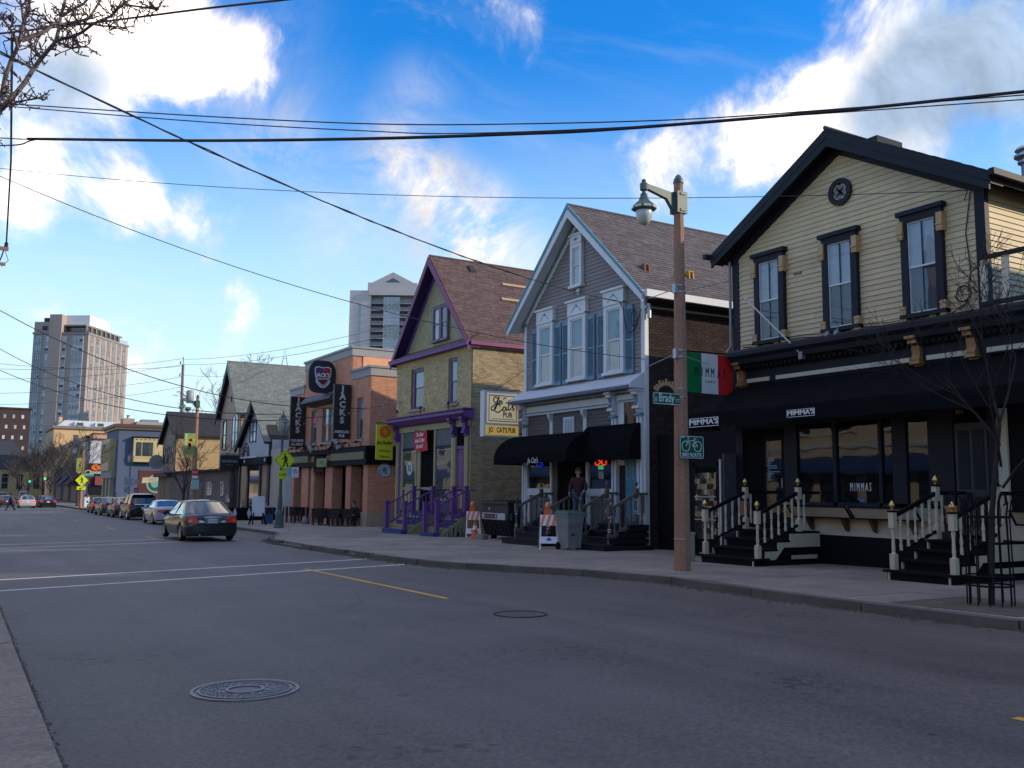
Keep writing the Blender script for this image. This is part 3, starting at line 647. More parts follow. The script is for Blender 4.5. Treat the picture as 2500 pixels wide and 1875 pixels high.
MB().lathe((20.1, 11.2, 8.0), [(.13,0),(.13,.95)], 12).build('pipe', STEEL, fl, smooth=True)
MB().lathe((20.1, 11.2, 8.95), [(.13,0),(.2,.03),(.2,.08),(.13,.1),(.13,.14),(.27,.17),(.27,.22),(.14,.26),(.14,.30),(.25,.33),(.2,.40),(.05,.44)], 14).build('cowl', STEEL, fl)
for a in (16.58, 14.36, 12.18):
    w = sash_window(mh, fx, a, 5.50, 7.52, .66, NAVY, NAVY, o=.08, casing=.17, header=.10, upper=CURT, lower=CURTD, muntin=True, storm=WHITE, fw=.022, glassm=GLASSS)
    for s in (-1, 1):
        k = MB(); fx.box(k, a+s*.41, a+s*.55, 7.16, 7.56, .0, .19); fx.box(k, a+s*.405, a+s*.555, 7.28, 7.32, .0, .215); fx.box(k, a+s*.405, a+s*.555, 7.2, 7.23, .0, .20); k.build('bracket', TANW, w)
        k = MB(); fx.box(k, a+s*.41, a+s*.55, 5.27, 5.66, .0, .17); fx.box(k, a+s*.405, a+s*.555, 5.60, 5.63, .0, .185); k.build('bracket', TANW, w)
ov = disc(fx, 14.32, 8.75, .21, .33, .02, .09, 28).build('round_vent', NAVY, mh)
disc(fx, 14.32, 8.75, 0, .215, .025, .032, 28).build('backing', mat('vent_shadow', (.03, .03, .035), .9), ov)
q = MB()
for dx, dz in ((.085, 0), (-.085, 0), (0, .085), (0, -.085)): disc(fx, 14.32+dx, 8.75+dz, 0, .09, .035, .05, 14, q)
q.build('quatrefoil', mat('vent_grey', (.14, .15, .17), .7), ov)
q = MB()
for k in range(4): disc(fx, 14.32, 8.75, .165, .195, .035, .065, 6, q, a0=k*pi/2+.25, a1=k*pi/2+1.3)
q.build('tracery', TANW, ov)
fx.b(15.58, 15.82, 7.02, 7.08, .02, .05).build('plaque', mat('old_plaque', (.22, .15, .12), .8), mh)
# shopfront: cornice, frieze, awning, windows, doors
XR = 3.0
cor = MB()
fx.profile([(0,5.30),(.50,5.27),(.56,5.20),(.56,5.10),(.46,5.02),(.42,4.90),(.30,4.86),(.26,4.76),(.14,4.74),(.12,4.40),(0,4.40)], XR, 17.66, cor)
cor.build('cornice', NAVY, mh)
dn = MB(); a = XR+.1
while a < 17.55: fx.box(dn, a, a+.07, 4.77, 4.85, .2, .34); a += .15
tag(dn.build('dentils', BLACKP, mh), kind='stuff')
for a0, a1 in ((17.38, 16.60), (16.38, 12.55), (12.15, 11.2), (10.8, XR)): fx.b(a1, a0, 4.43, 4.53, .1, .155).build('frieze_strip', BEIGES, mh)
def corbel(a, w=.2, m=GOLD, fr=fx, zt=5.0, h=.8, parent=mh, out=.42):
    s = h/.8; pr = [(0,zt),(out,zt),(out,zt-.10*s),(out*.88,zt-.14*s),(out*.88,zt-.20*s),(out*.60,zt-.24*s),(out*.52,zt-.42*s),(out*.66,zt-.54*s),(out*.60,zt-.62*s),(out*.38,zt-.66*s),(out*.38,zt-.72*s),(out*.2,zt-.8*s),(0,zt-.8*s)]
    o = fr.profile(pr, a-w/2, a+w/2).build('corbel', m, parent)
    fr.b(a-w/2-.03, a+w/2+.03, zt-.10*s, zt-.04*s, 0, out+.02).build('cap', m, o); fr.b(a-w/2-.02, a+w/2+.02, zt-.64*s, zt-.58*s, 0, out*.66+.02).build('band', m, o)
    return o
for a in (17.52, 12.34, 11.08): corbel(a)
aw = thing('awning', 'long black canvas awning over the cafe shopfront, with two small white signs', 'awning', (17, 14, 3.4))
cvs = MB(); na, nr = 74, 10; grid = []
for i in range(na+1):
    a = 9.2+(18.45-9.2)*i/na; u = (a-9.2)/1.156 % 1.0; row = []
    for j in range(nr+1):
        t = j/nr; sagz = .035*sin(pi*u)*sin(pi*t)+.008*sin(a*9+t*7)+.006*sin(a*23-t*11); seam = .010 if min(u, 1-u) < .07 else 0
        row.append(fx.P(a, 4.36-.74*t-sagz+seam, .10+1.19*t))
    row += [fx.P(a, z, 1.295+.010*sin(a*5+k*.6)+.006*sin(a*17)+seam) for k, z in enumerate((3.58, 3.46, 3.34, 3.25+.012*sin(a*2.3)))]
    grid.append(row)
nn = len(grid[0]); cvs.add([p for g_ in grid for p in g_], [(i*nn+j, i*nn+j+1, (i+1)*nn+j+1, (i+1)*nn+j) for i in range(na) for j in range(nr)]); cvs.build('canopy', BLACKF, aw, smooth=True)
v = MB().add([p for g_ in grid for p in g_[nr:]], [(i*5+j, i*5+j+1, (i+1)*5+j+1, (i+1)*5+j) for i in range(na) for j in range(4)]); v.build('valance', BLACKF, aw, smooth=True)
fx.prism([(18.45, 3.24), (18.46, 3.24), (18.46, 3.62), (18.45, 3.62)], .1, 1.3).build('end_flap', BLACKF, aw)
fa = FR('x', X-1.325)
for a0, a1, zc_, h in ((18.30, 17.22, 3.375, .20), (14.97, 14.16, 3.405, .15)):
    mid = (a0+a1)/2; w = a0-a1
    text("M!MMA'S".replace('!', 'I'), 'lettering', SIGNW, aw, fa, mid, zc_+.005, h*.98, .002, sx=w*.80/(h*3.1), bold=.004)
    k = MB(); t = h*.07
    fa.box(k, a1, a0, zc_+h*.5, zc_+h*.5+t, 0, .006); fa.box(k, a1, a0, zc_-h*.5-t, zc_-h*.5, 0, .006); fa.box(k, a1, a1+t, zc_-h*.5, zc_+h*.5, 0, .006); fa.box(k, a0-t, a0, zc_-h*.5, zc_+h*.5, 0, .006)
    k.build('sign_border', SIGNW, aw)
# dining room outline, not built; flat near-black panels stand for its unlit depth
rm = MB(); rm.box(X+.35, 22, 10.95, 17.75, .75, .8); rm.box(21.9, 22, 10.95, 17.75, .8, 4.3)
fx.b(10.8, 17.9, -1.0, .62, -.02, .05).build('foundation', BLACKP, mh)
clapboards(mh, fx, lambda z: (12.15, 16.0), .62, .98, .09, BEIGES, lip=.02)
fx.b(12.15, 16.0, .98, 1.30, -.02, .03).build('panel', BEIGES, mh)
fx.b(10.55, 10.75, .62, 3.3, -.02, .04).build('side_panel', BEIGES, mh)
fx.b(3, 10.55, .62, 1.3, -.02, .04).build('panel', BEIGES, mh)
fx.b(3, 10.8, -1, .62, -.1, .03).build('foundation', BLACKP, mh)
MB().box(17.72, 27, 3, 10.78, -1, 5.2).build('wing', BLACKP, mh)
sf = MB()                                         # shopfront frame
for a0, a1, z0, z1 in ((12.02,16.06,3.26,4.42),(15.84,16.06,1.3,3.26),(14.66,14.76,1.3,3.26),(13.42,13.50,1.3,3.26),(12.80,13.14,1.3,3.26),(12.02,12.26,1.3,3.26),(12.02,16.06,1.3,1.38)):
    fx.box(sf, a0, a1, z0, z1, -.06, .07)
for a0, a1, z0, z1 in ((17.66,17.9,.6,4.42),(16.06,16.24,.6,4.42),(16.24,17.66,3.22,4.42),(11.68,12.02,.6,4.42),(10.78,10.92,.6,4.42),(10.92,11.68,3.35,4.42)):
    fx.box(sf, a0, a1, z0, z1, -.06, .072)
sf.build('shopfront_frame', NAVY, mh)
for a0, a1 in ((14.76,15.84),(13.50,14.66),(13.14,13.42),(12.26,12.80)):
    MB().poly([fx.P(a0,1.38,.01), fx.P(a1,1.38,.01), fx.P(a1,3.26,.01), fx.P(a0,3.26,.01)]).build('shop_window', GLASSB, mh)
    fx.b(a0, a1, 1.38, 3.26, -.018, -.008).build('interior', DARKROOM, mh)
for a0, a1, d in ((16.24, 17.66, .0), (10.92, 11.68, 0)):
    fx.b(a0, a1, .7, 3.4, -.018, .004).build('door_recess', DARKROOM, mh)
d2 = fx.b(10.95, 11.65, .78, 3.05, .004, .05).build('door', mat('dark_door', (.02, .024, .026), .5), mh)
k = MB()
for a0, a1 in ((11.02,11.26),(11.34,11.58)):
    for z0, z1 in ((.95,1.55),(1.7,2.9)): fx.box(k, a0, a1, z0, z1, .05, .065)
k.build('door_panel', NAVY, d2)
text('301', 'house_number', BRASS, mh, fx, 11.5, 3.28, .13, .085)
d1 = fx.b(16.28, 16.95, .8, 3.05, .006, .03).build('door', BLACKP, mh)
fx.b(16.36, 16.87, 1.1, 2.9, .03, .034).build('door_glass', GLASSB, d1)
fx.b(16.33, 16.345, 1.7, 1.95, .03, .07).build('handle', STEEL, d1)
k = MB()
for i in range(12): fx.box(k, 16.42+random.uniform(0,.35), 16.42+random.uniform(.37,.42), 1.9+i*.05, 1.93+i*.05, .034, .038)
k.build('sticker', mat('sticker_grey', (.20, .25, .30), .6), d1)
text('M I M M A S', 'window_lettering', SIGNW, mh, fx, 14.03, 1.73, .27, .03, sx=.42)
fx.b(13.95, 14.08, 1.40, 1.47, .014, .02).build('window_sticker', mat('sticker_blue', (.05, .15, .5), .5), mh)
for a in (17.62, 16.1, 11.72, 10.86):             # carved gold base blocks beside the doors
    k = fx.b(a-.12, a+.12, 1.0, 1.36, 0, .16).build('base_block', GOLD, mh); fx.b(a-.14, a+.14, 1.30, 1.36, 0, .18).build('cap', GOLD, k); fx.b(a-.14, a+.14, 1.12, 1.15, 0, .175).build('band', GOLD, k)
# fold-down counters under the window
for a0, a1, o_ in ((14.06, 15.78, .52), (12.3, 14.0, .52), (8.6, 10.3, .5)):
    ct = fx.profile([(.05,1.30),(o_,1.30),(o_,1.27),(.30,1.02),(.05,1.02)], a0, a1).build('counter', BEIGES, mh)
    k = MB(); fx.box(k, a0, a1, 1.268, 1.31, o_, o_+.03)
    for e in (a0, a1-.03): k.bar(fx.P(e+.015, 1.29, o_+.01), fx.P(e+.015, 1.03, .31), .035)
    k.bar(fx.P(a0, 1.03, .32), fx.P(a1, 1.03, .32), .035); k.build('rim', BLACKP, ct)
    for e in (a0+.35, a1-.35): fx.profile([(.03,1.02),(.24,1.02),(.2,.92),(.08,.74),(.03,.72)], e-.04, e+.04).build('bracket', mat('brown_bracket', (.10, .05, .03), .6), ct)
# balcony rail on the single-storey wing
rl = thing('balcony_rail', 'beige balcony rail with a dark handrail over the cornice at right', 'railing', (17.5, 8, 5.3))
k = MB().box(17.34, 17.42, 3, 10.76, 5.34, 5.42); k.box(17.33, 17.43, 3, 10.76, 6.28, 6.36); k.build('rail', NAVY, rl)
bal = None
for i in range(17):
    a = 10.68-i*.45
    MB().box(17.36, 17.40, a-.07, a+.07, 5.40, 6.28).build('baluster', BEIGES, rl)
# black painted steps with turned rails
def cafe_steps(y0, y1, xf, label, z, zl):
    st = thing('front_steps', label, 'steps', (xf, (y0+y1)/2, z), 'black front steps of the clapboard house')
    n = 4; rise = (zl-z)/n; xb = 17.62; run = .40
    for i in range(n):
        zz = z+rise*(i+1); x0 = xf+run*i; e = .10 if i == 0 else 0
        MB().box(x0+.03, xb, y0+.03-e, y1-.03+e, z-.2, zz-.045).build('riser', BLACKP, st) if i == 0 else MB().box(x0+.03, xb, y0+.03, y1-.03, zz-rise, zz-.045).build('riser', BLACKP, st)
        MB().box(x0-.03, x0+run+.04 if i < n-1 else xb, y0-.03-e, y1+.03+e, zz-.045, zz).build('tread', BLACKP, st)
    # cream stringers
    for yy, nm in ((y0-.035, 1), (y1+.005, 1)):
        pts = [(xf-.0, z-.1)]
        for i in range(n): pts += [(xf+run*i, z+rise*(i+1)-.05), (xf+run*(i+1), z+rise*(i+1)-.05)]
        pts += [(xb, zl-.05), (xb, zl-.36), (xf+run*2.5, zl-.36), (xf+.45, z-.1)]
        MB().prism([(p, yy, q) for p, q in pts], (0, .03, 0)).build('stringer', BEIGES, st)
        MB().box(xf+1.25, xb-.1, yy, yy+.03, z+.06, z+.24).build('skirt_panel', BEIGES, st)
        rl_ = []
        for (x, zz, h) in ((xf+.17, z+rise, 1.10), (xf+1.52, zl, 1.06)): newel(st, x, yy+.015, zz, h, BEIGES, BRASS, cap=BLACKP)
        p, q_ = Vector((xf+.17, yy+.015, z+rise+.98)), Vector((xf+1.52, yy+.015, zl+.90))
        MB().bar(p, q_, .06, .075).build('handrail', BLACKP, st); dlt = Vector((0, 0, -.80))
        MB().bar(p+dlt+Vector((.02,0,.08)), q_+dlt+Vector((0,0,.06)), .045, .055).build('bottom_rail', BLACKP, st)
        for k in range(1, 6):
            c = p+(q_-p)*k/6; turned(MB(), c+Vector((0,0,-.72)), .70).build('baluster', BEIGES, st)
        MB().bar((xf+1.52, yy+.015, zl+.90), (xb, yy+.015, zl+.90), .06, .075).build('handrail', BLACKP, st)
        turned(MB(), (xf+1.70, yy+.015, zl+.14), .74).build('baluster', BEIGES, st)
    return st
cafe_steps(15.22, 16.88, 15.42, 'black steps with cream balusters below the dark doorway, nearest the concrete pole', -.08, .70)
cafe_steps(10.22, 11.42, 15.12, 'black steps with cream balusters behind the caged sapling', .0, .72)
# bare flag pole, wall light, cables
fp = thing('flag_pole', 'bare white flag pole slanting down from the cornice in front of the left upper window', 'flag pole', (16.6, 15.2, 5.0))
MB().tube([(17.30, 15.32, 4.93), (16.55, 16.35, 6.35)], .020, 7).build('pole', WHITE, fp); MB().ball((16.54, 16.36, 6.37), .04).build('finial', WHITE, fp); MB().box(17.24, 17.6, 15.25, 15.36, 4.80, 4.98).build('bracket', GREYD, fp)
fl = thing('flood_light', 'small twin flood light on the dark cornice of the cafe', 'light', (17.2, 14.2, 5.3))
MB().tube([(17.45, 14.35, 5.28), (17.45, 14.35, 5.55), (17.3, 14.35, 5.6)], .02, 6).build('stem', GREYD, fl)
for s in (-1, 1): MB().lathe((17.25, 14.35+s*.13, 5.22), [(.02,.14),(.05,.12),(.09,0)], 8).build('lamp_head', GREYD, fl)
cb = thing('wall_cable', 'loose dark cables looped along the foot of the beige clapboards', 'cable', (17.6, 14, 5.4))
MB().tube([fx.P(11.05, 7.85, .05), fx.P(11.2, 7.0, .04), fx.P(11.12, 6.2, .05), fx.P(11.2, 5.75, .05)], .012, 5).build('drop', CABLE, cb)
MB().tube([fx.P(11.27+.16*cos(t*.5), 5.72+.17*sin(t*.5), .05+.004*t) for t in range(26)], .012, 5).build('coil', CABLE, cb)
pts = [fx.P(11.2, 5.55, .05)]+[fx.P(11.6+i*.5, 5.36+.05*sin(i*1.7)+.02*(i % 2), .05) for i in range(13)]
MB().tube(pts, .013, 5).build('run', CABLE, cb)
MB().tube([p+Vector((-.02, 0, .06)) for p in pts[2:]], .010, 5).build('run', CABLE, cb)
for a in (12.0, 14.0, 16.4): fx.b(a-.08, a+.08, 5.28, 5.42, .02, .1).build('junction_box', BEIGES, cb)
# hanging sign in three colours
sg = thing('hanging_sign', 'green, white and red hanging cafe sign with thin black lettering', 'sign', (16.6, 17.85, 4.65))
fy = FR('y', 17.85)
for a0, a1, m_, nm in ((15.86,16.36,mat('flag_green', (.0,.17,.05), .5),'green_band'),(16.36,16.93,SIGNW,'white_band'),(16.93,17.45,mat('flag_red', (.62,.015,.02), .5),'red_band')):
    fy.b(a0, a1, 4.13, 5.17, 0, .06).build(nm, m_, sg)
text('M  I  M M  A  S', 'lettering', SIGNK, sg, fy, 16.655, 4.67, .345, .064, sx=.50)
text('C A F E', 'lettering', SIGNK, sg, fy, 16.65, 4.44, .095, .064, sx=1.15)
MB().tube([(15.9, 17.88, 5.21), (17.7, 17.88, 5.24)], .02, 6).build('arm', BLACKP, sg)
MB().tube([(16.15, 17.82, 5.22), (16.5, 17.8, 5.08), (16.8, 17.82, 5.21)], .01, 4).build('cord', CABLE, sg)
# plastic-sheeted entry in the gap, hiding the alley
gp = thing('sheeted_entry', 'black timber entry hung with clear plastic sheets, in the gap left of the steps', 'entry', (17.3, 18.6, 0))
MB().box(18.3, 18.36, 17.92, 21.9, -.6, 3.3).build('hoarding', BLACKP, gp)
k = MB(); kx0 = 17.15
for a in (18.05, 18.95): k.box(kx0, kx0+.09, a, a+.09, -.2, 2.35)
k.box(kx0, kx0+.09, 18.05, 19.04, 2.28, 2.35); k.build('frame', BLACKP, gp)
MB().box(kx0+.03, kx0+.05, 18.14, 18.95, .1, 2.25).build('sheet_backing', DARKROOM, gp)
sh = MB(); ft = FR('x', kx0)
for i in range(10):
    for j in range(12): pass
g = [[ft.P(18.14+.81*i/9, .35+1.75*j/12, .012+.014*sin(i*1.9+j*.8)+.01*sin(j*2.3-i)) for i in range(10)] for j in range(13)]
for j in range(12):
    for i in range(9): sh.poly([g[j][i], g[j][i+1], g[j+1][i+1], g[j+1][i]])
sh.build('plastic_sheet', glass('clear_plastic', (.7, .72, .75), .10, rough=.08), gp, smooth=True)
for z in (1.45, .85): ft.b(18.14, 18.95, z, z+.03, .02, .05).build('batten', GREYT, gp)
MB().box(17.15, 17.2, 17.98, 18.04, 0, 2.45).build('batten', STEEL, gp)
MB().box(17.2, 17.7, 17.92, 17.95, .4, 2.6).build('plastic_panel', mat('cloudy_plastic', (.10, .10, .115), .35, .3, 3), gp)
# ------------------------------------------------------------ taupe clapboard pub house with teal shutters
X = 17.9; fx = FR('x', X); Y0, Y1, YC, ZR, SL = 21.95, 28.95, 25.45, 11.34, .925
jh = thing('pub_house', 'taupe clapboard pub house with white trim, blue shutters and a steep gable', 'house', (18, YC, 0))
def jb(z): h = min(3.5, (ZR-.22-z)/SL); return (YC-h, YC+h)
MB().prism([(X+.02, Y1, -1.5), (X+.02, Y1, 7.85), (X+.02, YC, 11.05), (X+.02, Y0+.02, 7.85), (X+.02, Y0+.02, -1.5)], (13, 0, 0)).build('wall', DMORT, jh)
clapboards(jh, fx, jb, 5.05, 11.0, .132, TAUPE)
clapboards(jh, fx, lambda z: (23.4, 28.7), 3.35, 4.35, .125, BROWNC)
for a0, a1 in ((Y1-.13, Y1+.03), (Y0-.03, Y0+.15)): fx.b(a0, a1, -1.0 if a0 < 25 else -.4, 7.75, -.1, .05).build('corner_board', WHITE, jh)
gable_roof(jh, 17.38, 31, YC, 3.98, ZR, SL, .16, WHITE, ROOFG, TEAL, sh0=30)
for sg in (1, -1):
    e = YC+sg*3.98; ze = ZR-SL*3.98
    fx.prism([(YC, ZR+.03), (e+sg*.03, ze), (e+sg*.03, ze-.13), (YC, ZR-.12)], .52, .57).build('verge_board', TEAL, jh)
    fx.prism([(YC, ZR-.12), (e+sg*.02, ze-.12), (e+sg*.02, ze-.36), (YC, ZR-.44)], .49, .54).build('barge_board', WHITE, jh)
    fx.prism([(YC, ZR-.2), (e, ze-.2), (e, ze-.225), (YC, ZR-.225)], 0, .5).build('soffit', WHITE, jh)
    fx.prism([(YC, ZR-.30), (YC+sg*3.5, ZR-SL*3.5-.30), (YC+sg*3.5, ZR-SL*3.5-.52), (YC, ZR-.56)], 0, .05).build('frieze_board', WHITE, jh)
    k = MB()
    for i in range(46):
        a = sg*(.1+i*.078); fx.box(k, YC+a-.02, YC+a+.02, ZR-SL*abs(a)-.36, ZR-SL*abs(a)-.27, .05, .1)
    tag(k.build('dentils', TEAL, jh), kind='stuff')
# right wall of dark brick, fascia, conduit
fy = FR('y', Y0)
brickwall(jh, fy, X+.05, 26, -.5, 7.55, DBRICK, DMORT, nparts=300, near=(17.9, 21.9, 6.0))
MB().box(17.45, 31, 21.30, 21.42, 7.44, 7.66).build('gutter', WHITE, jh)
MB().box(X+.06, 31, 21.42, 21.93, 7.44, 7.50).build('soffit', DMORT, jh)  # dark soffit colour carries the shadow under the gutter
MB().box(X+.06, 31, 21.86, 21.92, 7.15, 7.44).build('fascia', DMORT, jh)
MB().tube([(17.85, 21.86, 7.25), (18.4, 21.86, 7.26), (22.0, 21.86, 7.30)], .045, 7).build('conduit', STEEL, jh)
MB().tube([(17.95, 21.82, 6.9), (17.95, 21.82, 7.35)], .06, 7).build('service_head', STEEL, jh)
def scroll(parent, fr, a, z, s, m, o):           # painted swags on a window head
    k = MB()
    for sg in (-1, 1):
        stroke(fr, [(a+sg*s*t, z+.055*sin(t*5.5)-.10*t) for t in [i/7 for i in range(8)]], .022, o, k)
    disc(fr, a, z+.05, 0, .045, o-.003, o+.006, 8, k); return k.build('painted_swag', m, parent)
PALE = mat('sky_blue_blind', (.19, .29, .32), .8, .1, 2)
for a, sh in ((27.44, (1, 1)), (25.45, (1, 1)), (23.39, (1, 1))):
    w = sash_window(jh, fx, a, 5.40, 7.42, .70, WHITE, WHITE, o=.09, casing=.17, upper=PALE, lower=CURTW, rail=.5, fw=.05, glassm=GLASSS)
    fx.b(a-.54, a+.54, 7.60, 8.02, .0, .155).build('head_panel', WHITE, w); fx.b(a-.6, a+.6, 8.02, 8.09, 0, .22).build('cornice', WHITE, w)
    fx.b(a-.52, a+.52, 7.55, 7.60, 0, .185).build('head_mould', WHITE, w)
    scroll(w, fx, a, 7.82, .30, SHUT, .161)
    fx.b(a-.34, a-.22, 5.45, 6.36, .06, .064).build('dark_gap', DARKROOM, w)
    for s in (1, -1):
        c = a+s*.75
        if abs(a-23.39) < .1 and s < 0: c = a-.74
        sb = MB(); z0, z1 = 5.25, 7.38
        fx.box(sb, c-.19, c-.145, z0, z1, .03, .085); fx.box(sb, c+.145, c+.19, z0, z1, .03, .085)
        for p, q in ((z0, z0+.13), (6.28, 6.36), (z1-.09, z1)): fx.box(sb, c-.145, c+.145, p, q, .03, .084)
        fx.prism([(c-.19, z1), (c+.19, z1), (c+.10, z1+.07), (c-.10, z1+.07)], .03, .085, sb)
        sh_ = sb.build('shutter', SHUT, jh)
        lv = MB(); z = z0+.14
        while z < z1-.12:
            if not 6.25 < z < 6.37: lv.add([fx.P(c-.145, z, .075), fx.P(c+.145, z, .075), fx.P(c+.145, z+.05, .04), fx.P(c-.145, z+.05, .04), fx.P(c-.145, z+.012, .08), fx.P(c+.145, z+.012, .08)], [(0,1,2,3), (0,1,5,4), (4,5,2,3)])
            z += .048
        fx.box(lv, c-.145, c+.145, z0, z1, .03, .036)
        tag(lv.build('louvres', SHUT, sh_), kind='stuff')
w = sash_window(jh, fx, 25.5, 8.62, 9.92, .42, WHITE, WHITE, o=.09, casing=.13, upper=CURTW, lower=CURTW, rail=.52, fw=.035)
fx.b(25.16, 25.84, 10.06, 10.34, 0, .155).build('head_panel', WHITE, w); fx.b(25.1, 25.9, 10.34, 10.41, 0, .19).build('cornice', WHITE, w)
fx.prism([(25.36, 10.2), (25.5, 10.15), (25.64, 10.2), (25.5, 10.27)], .155, .165).build('painted_swag', SHUT, w)
cl_ = thing('security_camera', 'small white security camera under the attic window of the taupe gable', 'camera', (17.8, 25.4, 8.35))
MB().lathe(fx.P(25.4, 8.32, .1), [(.03,.12),(.08,.08),(.07,.0),(.02,-.07)], 10).build('dome', WHITE, cl_, smooth=True); fx.b(25.36, 25.44, 8.36, 8.46, .02, .12).build('bracket', WHITE, cl_)
cb = thing('service_cable', 'black service cable looped beside the right upper window of the taupe house', 'cable', (17.8, 22.6, 6.8))
MB().tube([fx.P(22.95, 7.55, .22), fx.P(22.78, 7.3, .2), fx.P(22.72, 6.9, .2), fx.P(22.62, 6.55, .18), fx.P(22.42, 6.5, .18), fx.P(22.2, 6.65, .16), fx.P(22.08, 6.95, .14), fx.P(22.02, 7.2, .1)], .016, 5).build('loop', CABLE, cb)
MB().tube([fx.P(22.3+.14*cos(t*.5), 6.95+.27*sin(t*.5), .16) for t in range(26)], .013, 5).build('coil', CABLE, cb)
# pent roof over the shop, frieze, pilasters
pr = fx.profile([(0,5.20),(.06,5.20),(.58,4.86),(.58,4.82),(0,4.86)], 21.98, 29.25).build('pent_roof', mat('white_metal_roof', (.55, .58, .62), .45, .05, 2), jh)
fx.profile([(.0,5.22),(.08,5.22),(.60,4.88),(.60,4.72),(.0,4.72)], 21.95, 21.99).build('end_plate', WHITE, pr)
gt_ = MB(); a = 22.0
while a < 29.2: fx.box(gt_, a, a+.045, 4.72, 4.82, .50, .59); a += .085
tag(gt_.build('corrugated_fringe', mat('blue_grey_fringe', (.16, .20, .25), .6), jh), kind='stuff')
fx.b(22.0, 29.2, 4.72, 4.83, 0, .50).build('soffit', mat('blue_grey_soffit', (.12, .14, .17), .7), jh)
fx.b(22.1, 28.9, 4.36, 4.72, -.05, .10).build('frieze', WHITE, jh)
dn = MB(); a = 22.2
while a < 28.8: fx.box(dn, a, a+.07, 4.60, 4.67, .1, .16); a += .135
tag(dn.build('dentils', TEAL, jh), kind='stuff')
fx.b(23.55, 28.72, 4.34, 4.38, .0, .14).build('frieze_line', TEAL, jh); fx.b(23.55, 28.72, 4.28, 4.34, .0, .12).build('architrave', WHITE, jh); fx.b(22.3, 23.2, 4.40, 4.44, .1, .13).build('frieze_line', TEAL, jh)
for a in (28.83, 23.42, 22.14):
    c = corbel(a, .26, WHITE, fx, 4.74, .78, jh, .40)
    for i in (-1, 0, 1): fx.profile([(.425,4.70),(.27,4.50),(.225,4.34),(.29,4.24),(.27,4.2),(.2,4.34),(.24,4.5),(.4,4.70)], a+i*.075-.012, a+i*.075+.012).build('flute', SHUT, c)
    fx.b(a-.12, a+.12, .4, 3.98, -.05, .12).build('pilaster', WHITE, jh); fx.b(a-.022, a+.022, .5, 3.9, .12, .128).build('pilaster_line', SHUT, jh)
    fx.b(a-.16, a+.16, 3.90, 3.97, 0, .2).build('necking', TEAL, jh)
for a in (27.12, 25.08): fx.b(a-.09, a+.09, 3.3, 4.28, 0, .06).build('shop_post', WHITE, jh); fx.profile([(0,4.28),(.2,4.28),(.18,4.15),(.07,4.0),(0,3.98)], a-.07, a+.07).build('shop_corbel', WHITE, jh)
vg = fx.b(25.72, 26.36, 3.46, 4.10, .02, .06).build('vent_frame', WHITE, jh); fx.b(25.79, 26.29, 3.53, 4.03, .06, .064).build('backing', CURT, vg)
k = MB()
for i in range(5): fx.box(k, 25.84+i*.1, 25.87+i*.1, 3.53, 4.03, .062, .08)
k.build('bars', WHITE, vg)
fx.b(22.30, 22.96, 3.5, 4.36, -.02, .03).build('transom', DARKROOM, jh); fx.b(22.30, 22.96, 3.5, 4.36, .03, .04).build('transom_pane', GLASSB, jh); fx.b(22.96, 23.28, 2.4, 4.36, -.02, .06).build('door_side', WHITE, jh)
# shopfront below the awning
for a0, a1 in ((28.62,28.72),(27.02,27.14),(24.86,24.98),(23.42,23.58)): fx.b(a0, a1, .5, 3.3, -.03, .09).build('shop_stile', WHITE, jh)
for a0, a1 in ((27.14,28.62),(23.58,24.86)):
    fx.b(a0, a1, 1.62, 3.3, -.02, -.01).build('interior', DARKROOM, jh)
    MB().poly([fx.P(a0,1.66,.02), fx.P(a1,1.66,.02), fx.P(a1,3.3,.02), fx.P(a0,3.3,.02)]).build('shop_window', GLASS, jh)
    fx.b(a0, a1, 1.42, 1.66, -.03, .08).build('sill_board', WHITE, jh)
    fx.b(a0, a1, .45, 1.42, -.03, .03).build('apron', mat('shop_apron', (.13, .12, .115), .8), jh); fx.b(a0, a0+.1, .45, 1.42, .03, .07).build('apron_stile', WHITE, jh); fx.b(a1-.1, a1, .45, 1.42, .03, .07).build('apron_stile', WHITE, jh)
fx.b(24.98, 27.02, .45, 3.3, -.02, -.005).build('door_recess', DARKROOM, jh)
fx.b(26.72, 27.0, .5, 3.3, 0, .05).build('door_frame', mat('dim_frame', (.10, .085, .07), .8), jh)
nb_ = thing('neon_bar_sign', 'lit neon bar sign in red, orange and green in the pub window', 'neon sign', (17.85, 24.2, 2.3))
NR = mat('neon_red', (1, .06, .02), .4, 0, emit=.8); NO = mat('neon_orange', (1, .25, .03), .4, 0, emit=.8); NG = mat('neon_green', (.08, .5, .18), .4, 0, emit=.5); NB = mat('neon_blue', (.015, .03, .4), .4, 0, emit=.5)
MB().tube([fx.P(24.2+.22*cos(t), 2.62+.14*sin(t), .05) for t in [pi*i/8 for i in range(9)]], .016, 5).build('neon_arc', NO, nb_)
MB().tube([fx.P(24.2+.30*cos(t), 2.52+.10*sin(t*2), .05) for t in [2*pi*i/16 for i in range(17)]], .02, 5).build('neon_ring', NR, nb_)
fx.b(24.06, 24.32, 2.28, 2.42, .04, .06).build('neon_word', NG, nb_); fx.b(24.05, 24.33, 1.98, 2.22, .03, .04).build('poster', CURT, nb_)
nb2 = thing('neon_window_sign', 'small blue neon sign in the left pub window under the awning', 'neon sign', (17.85, 28, 2.4)); nb2['group'] = 'neon signs in the pub windows'; nb_['group'] = 'neon signs in the pub windows'
MB().tube([fx.P(27.85+.2*cos(t), 2.5+.09*sin(t), .05) for t in [2*pi*i/12 for i in range(13)]], .022, 5).build('neon_ring', NB, nb2); MB().tube([fx.P(27.98, 2.5, .05), fx.P(27.86, 2.42, .05), fx.P(27.76, 2.54, .05)], .018, 5).build('neon_word', NB, nb2)
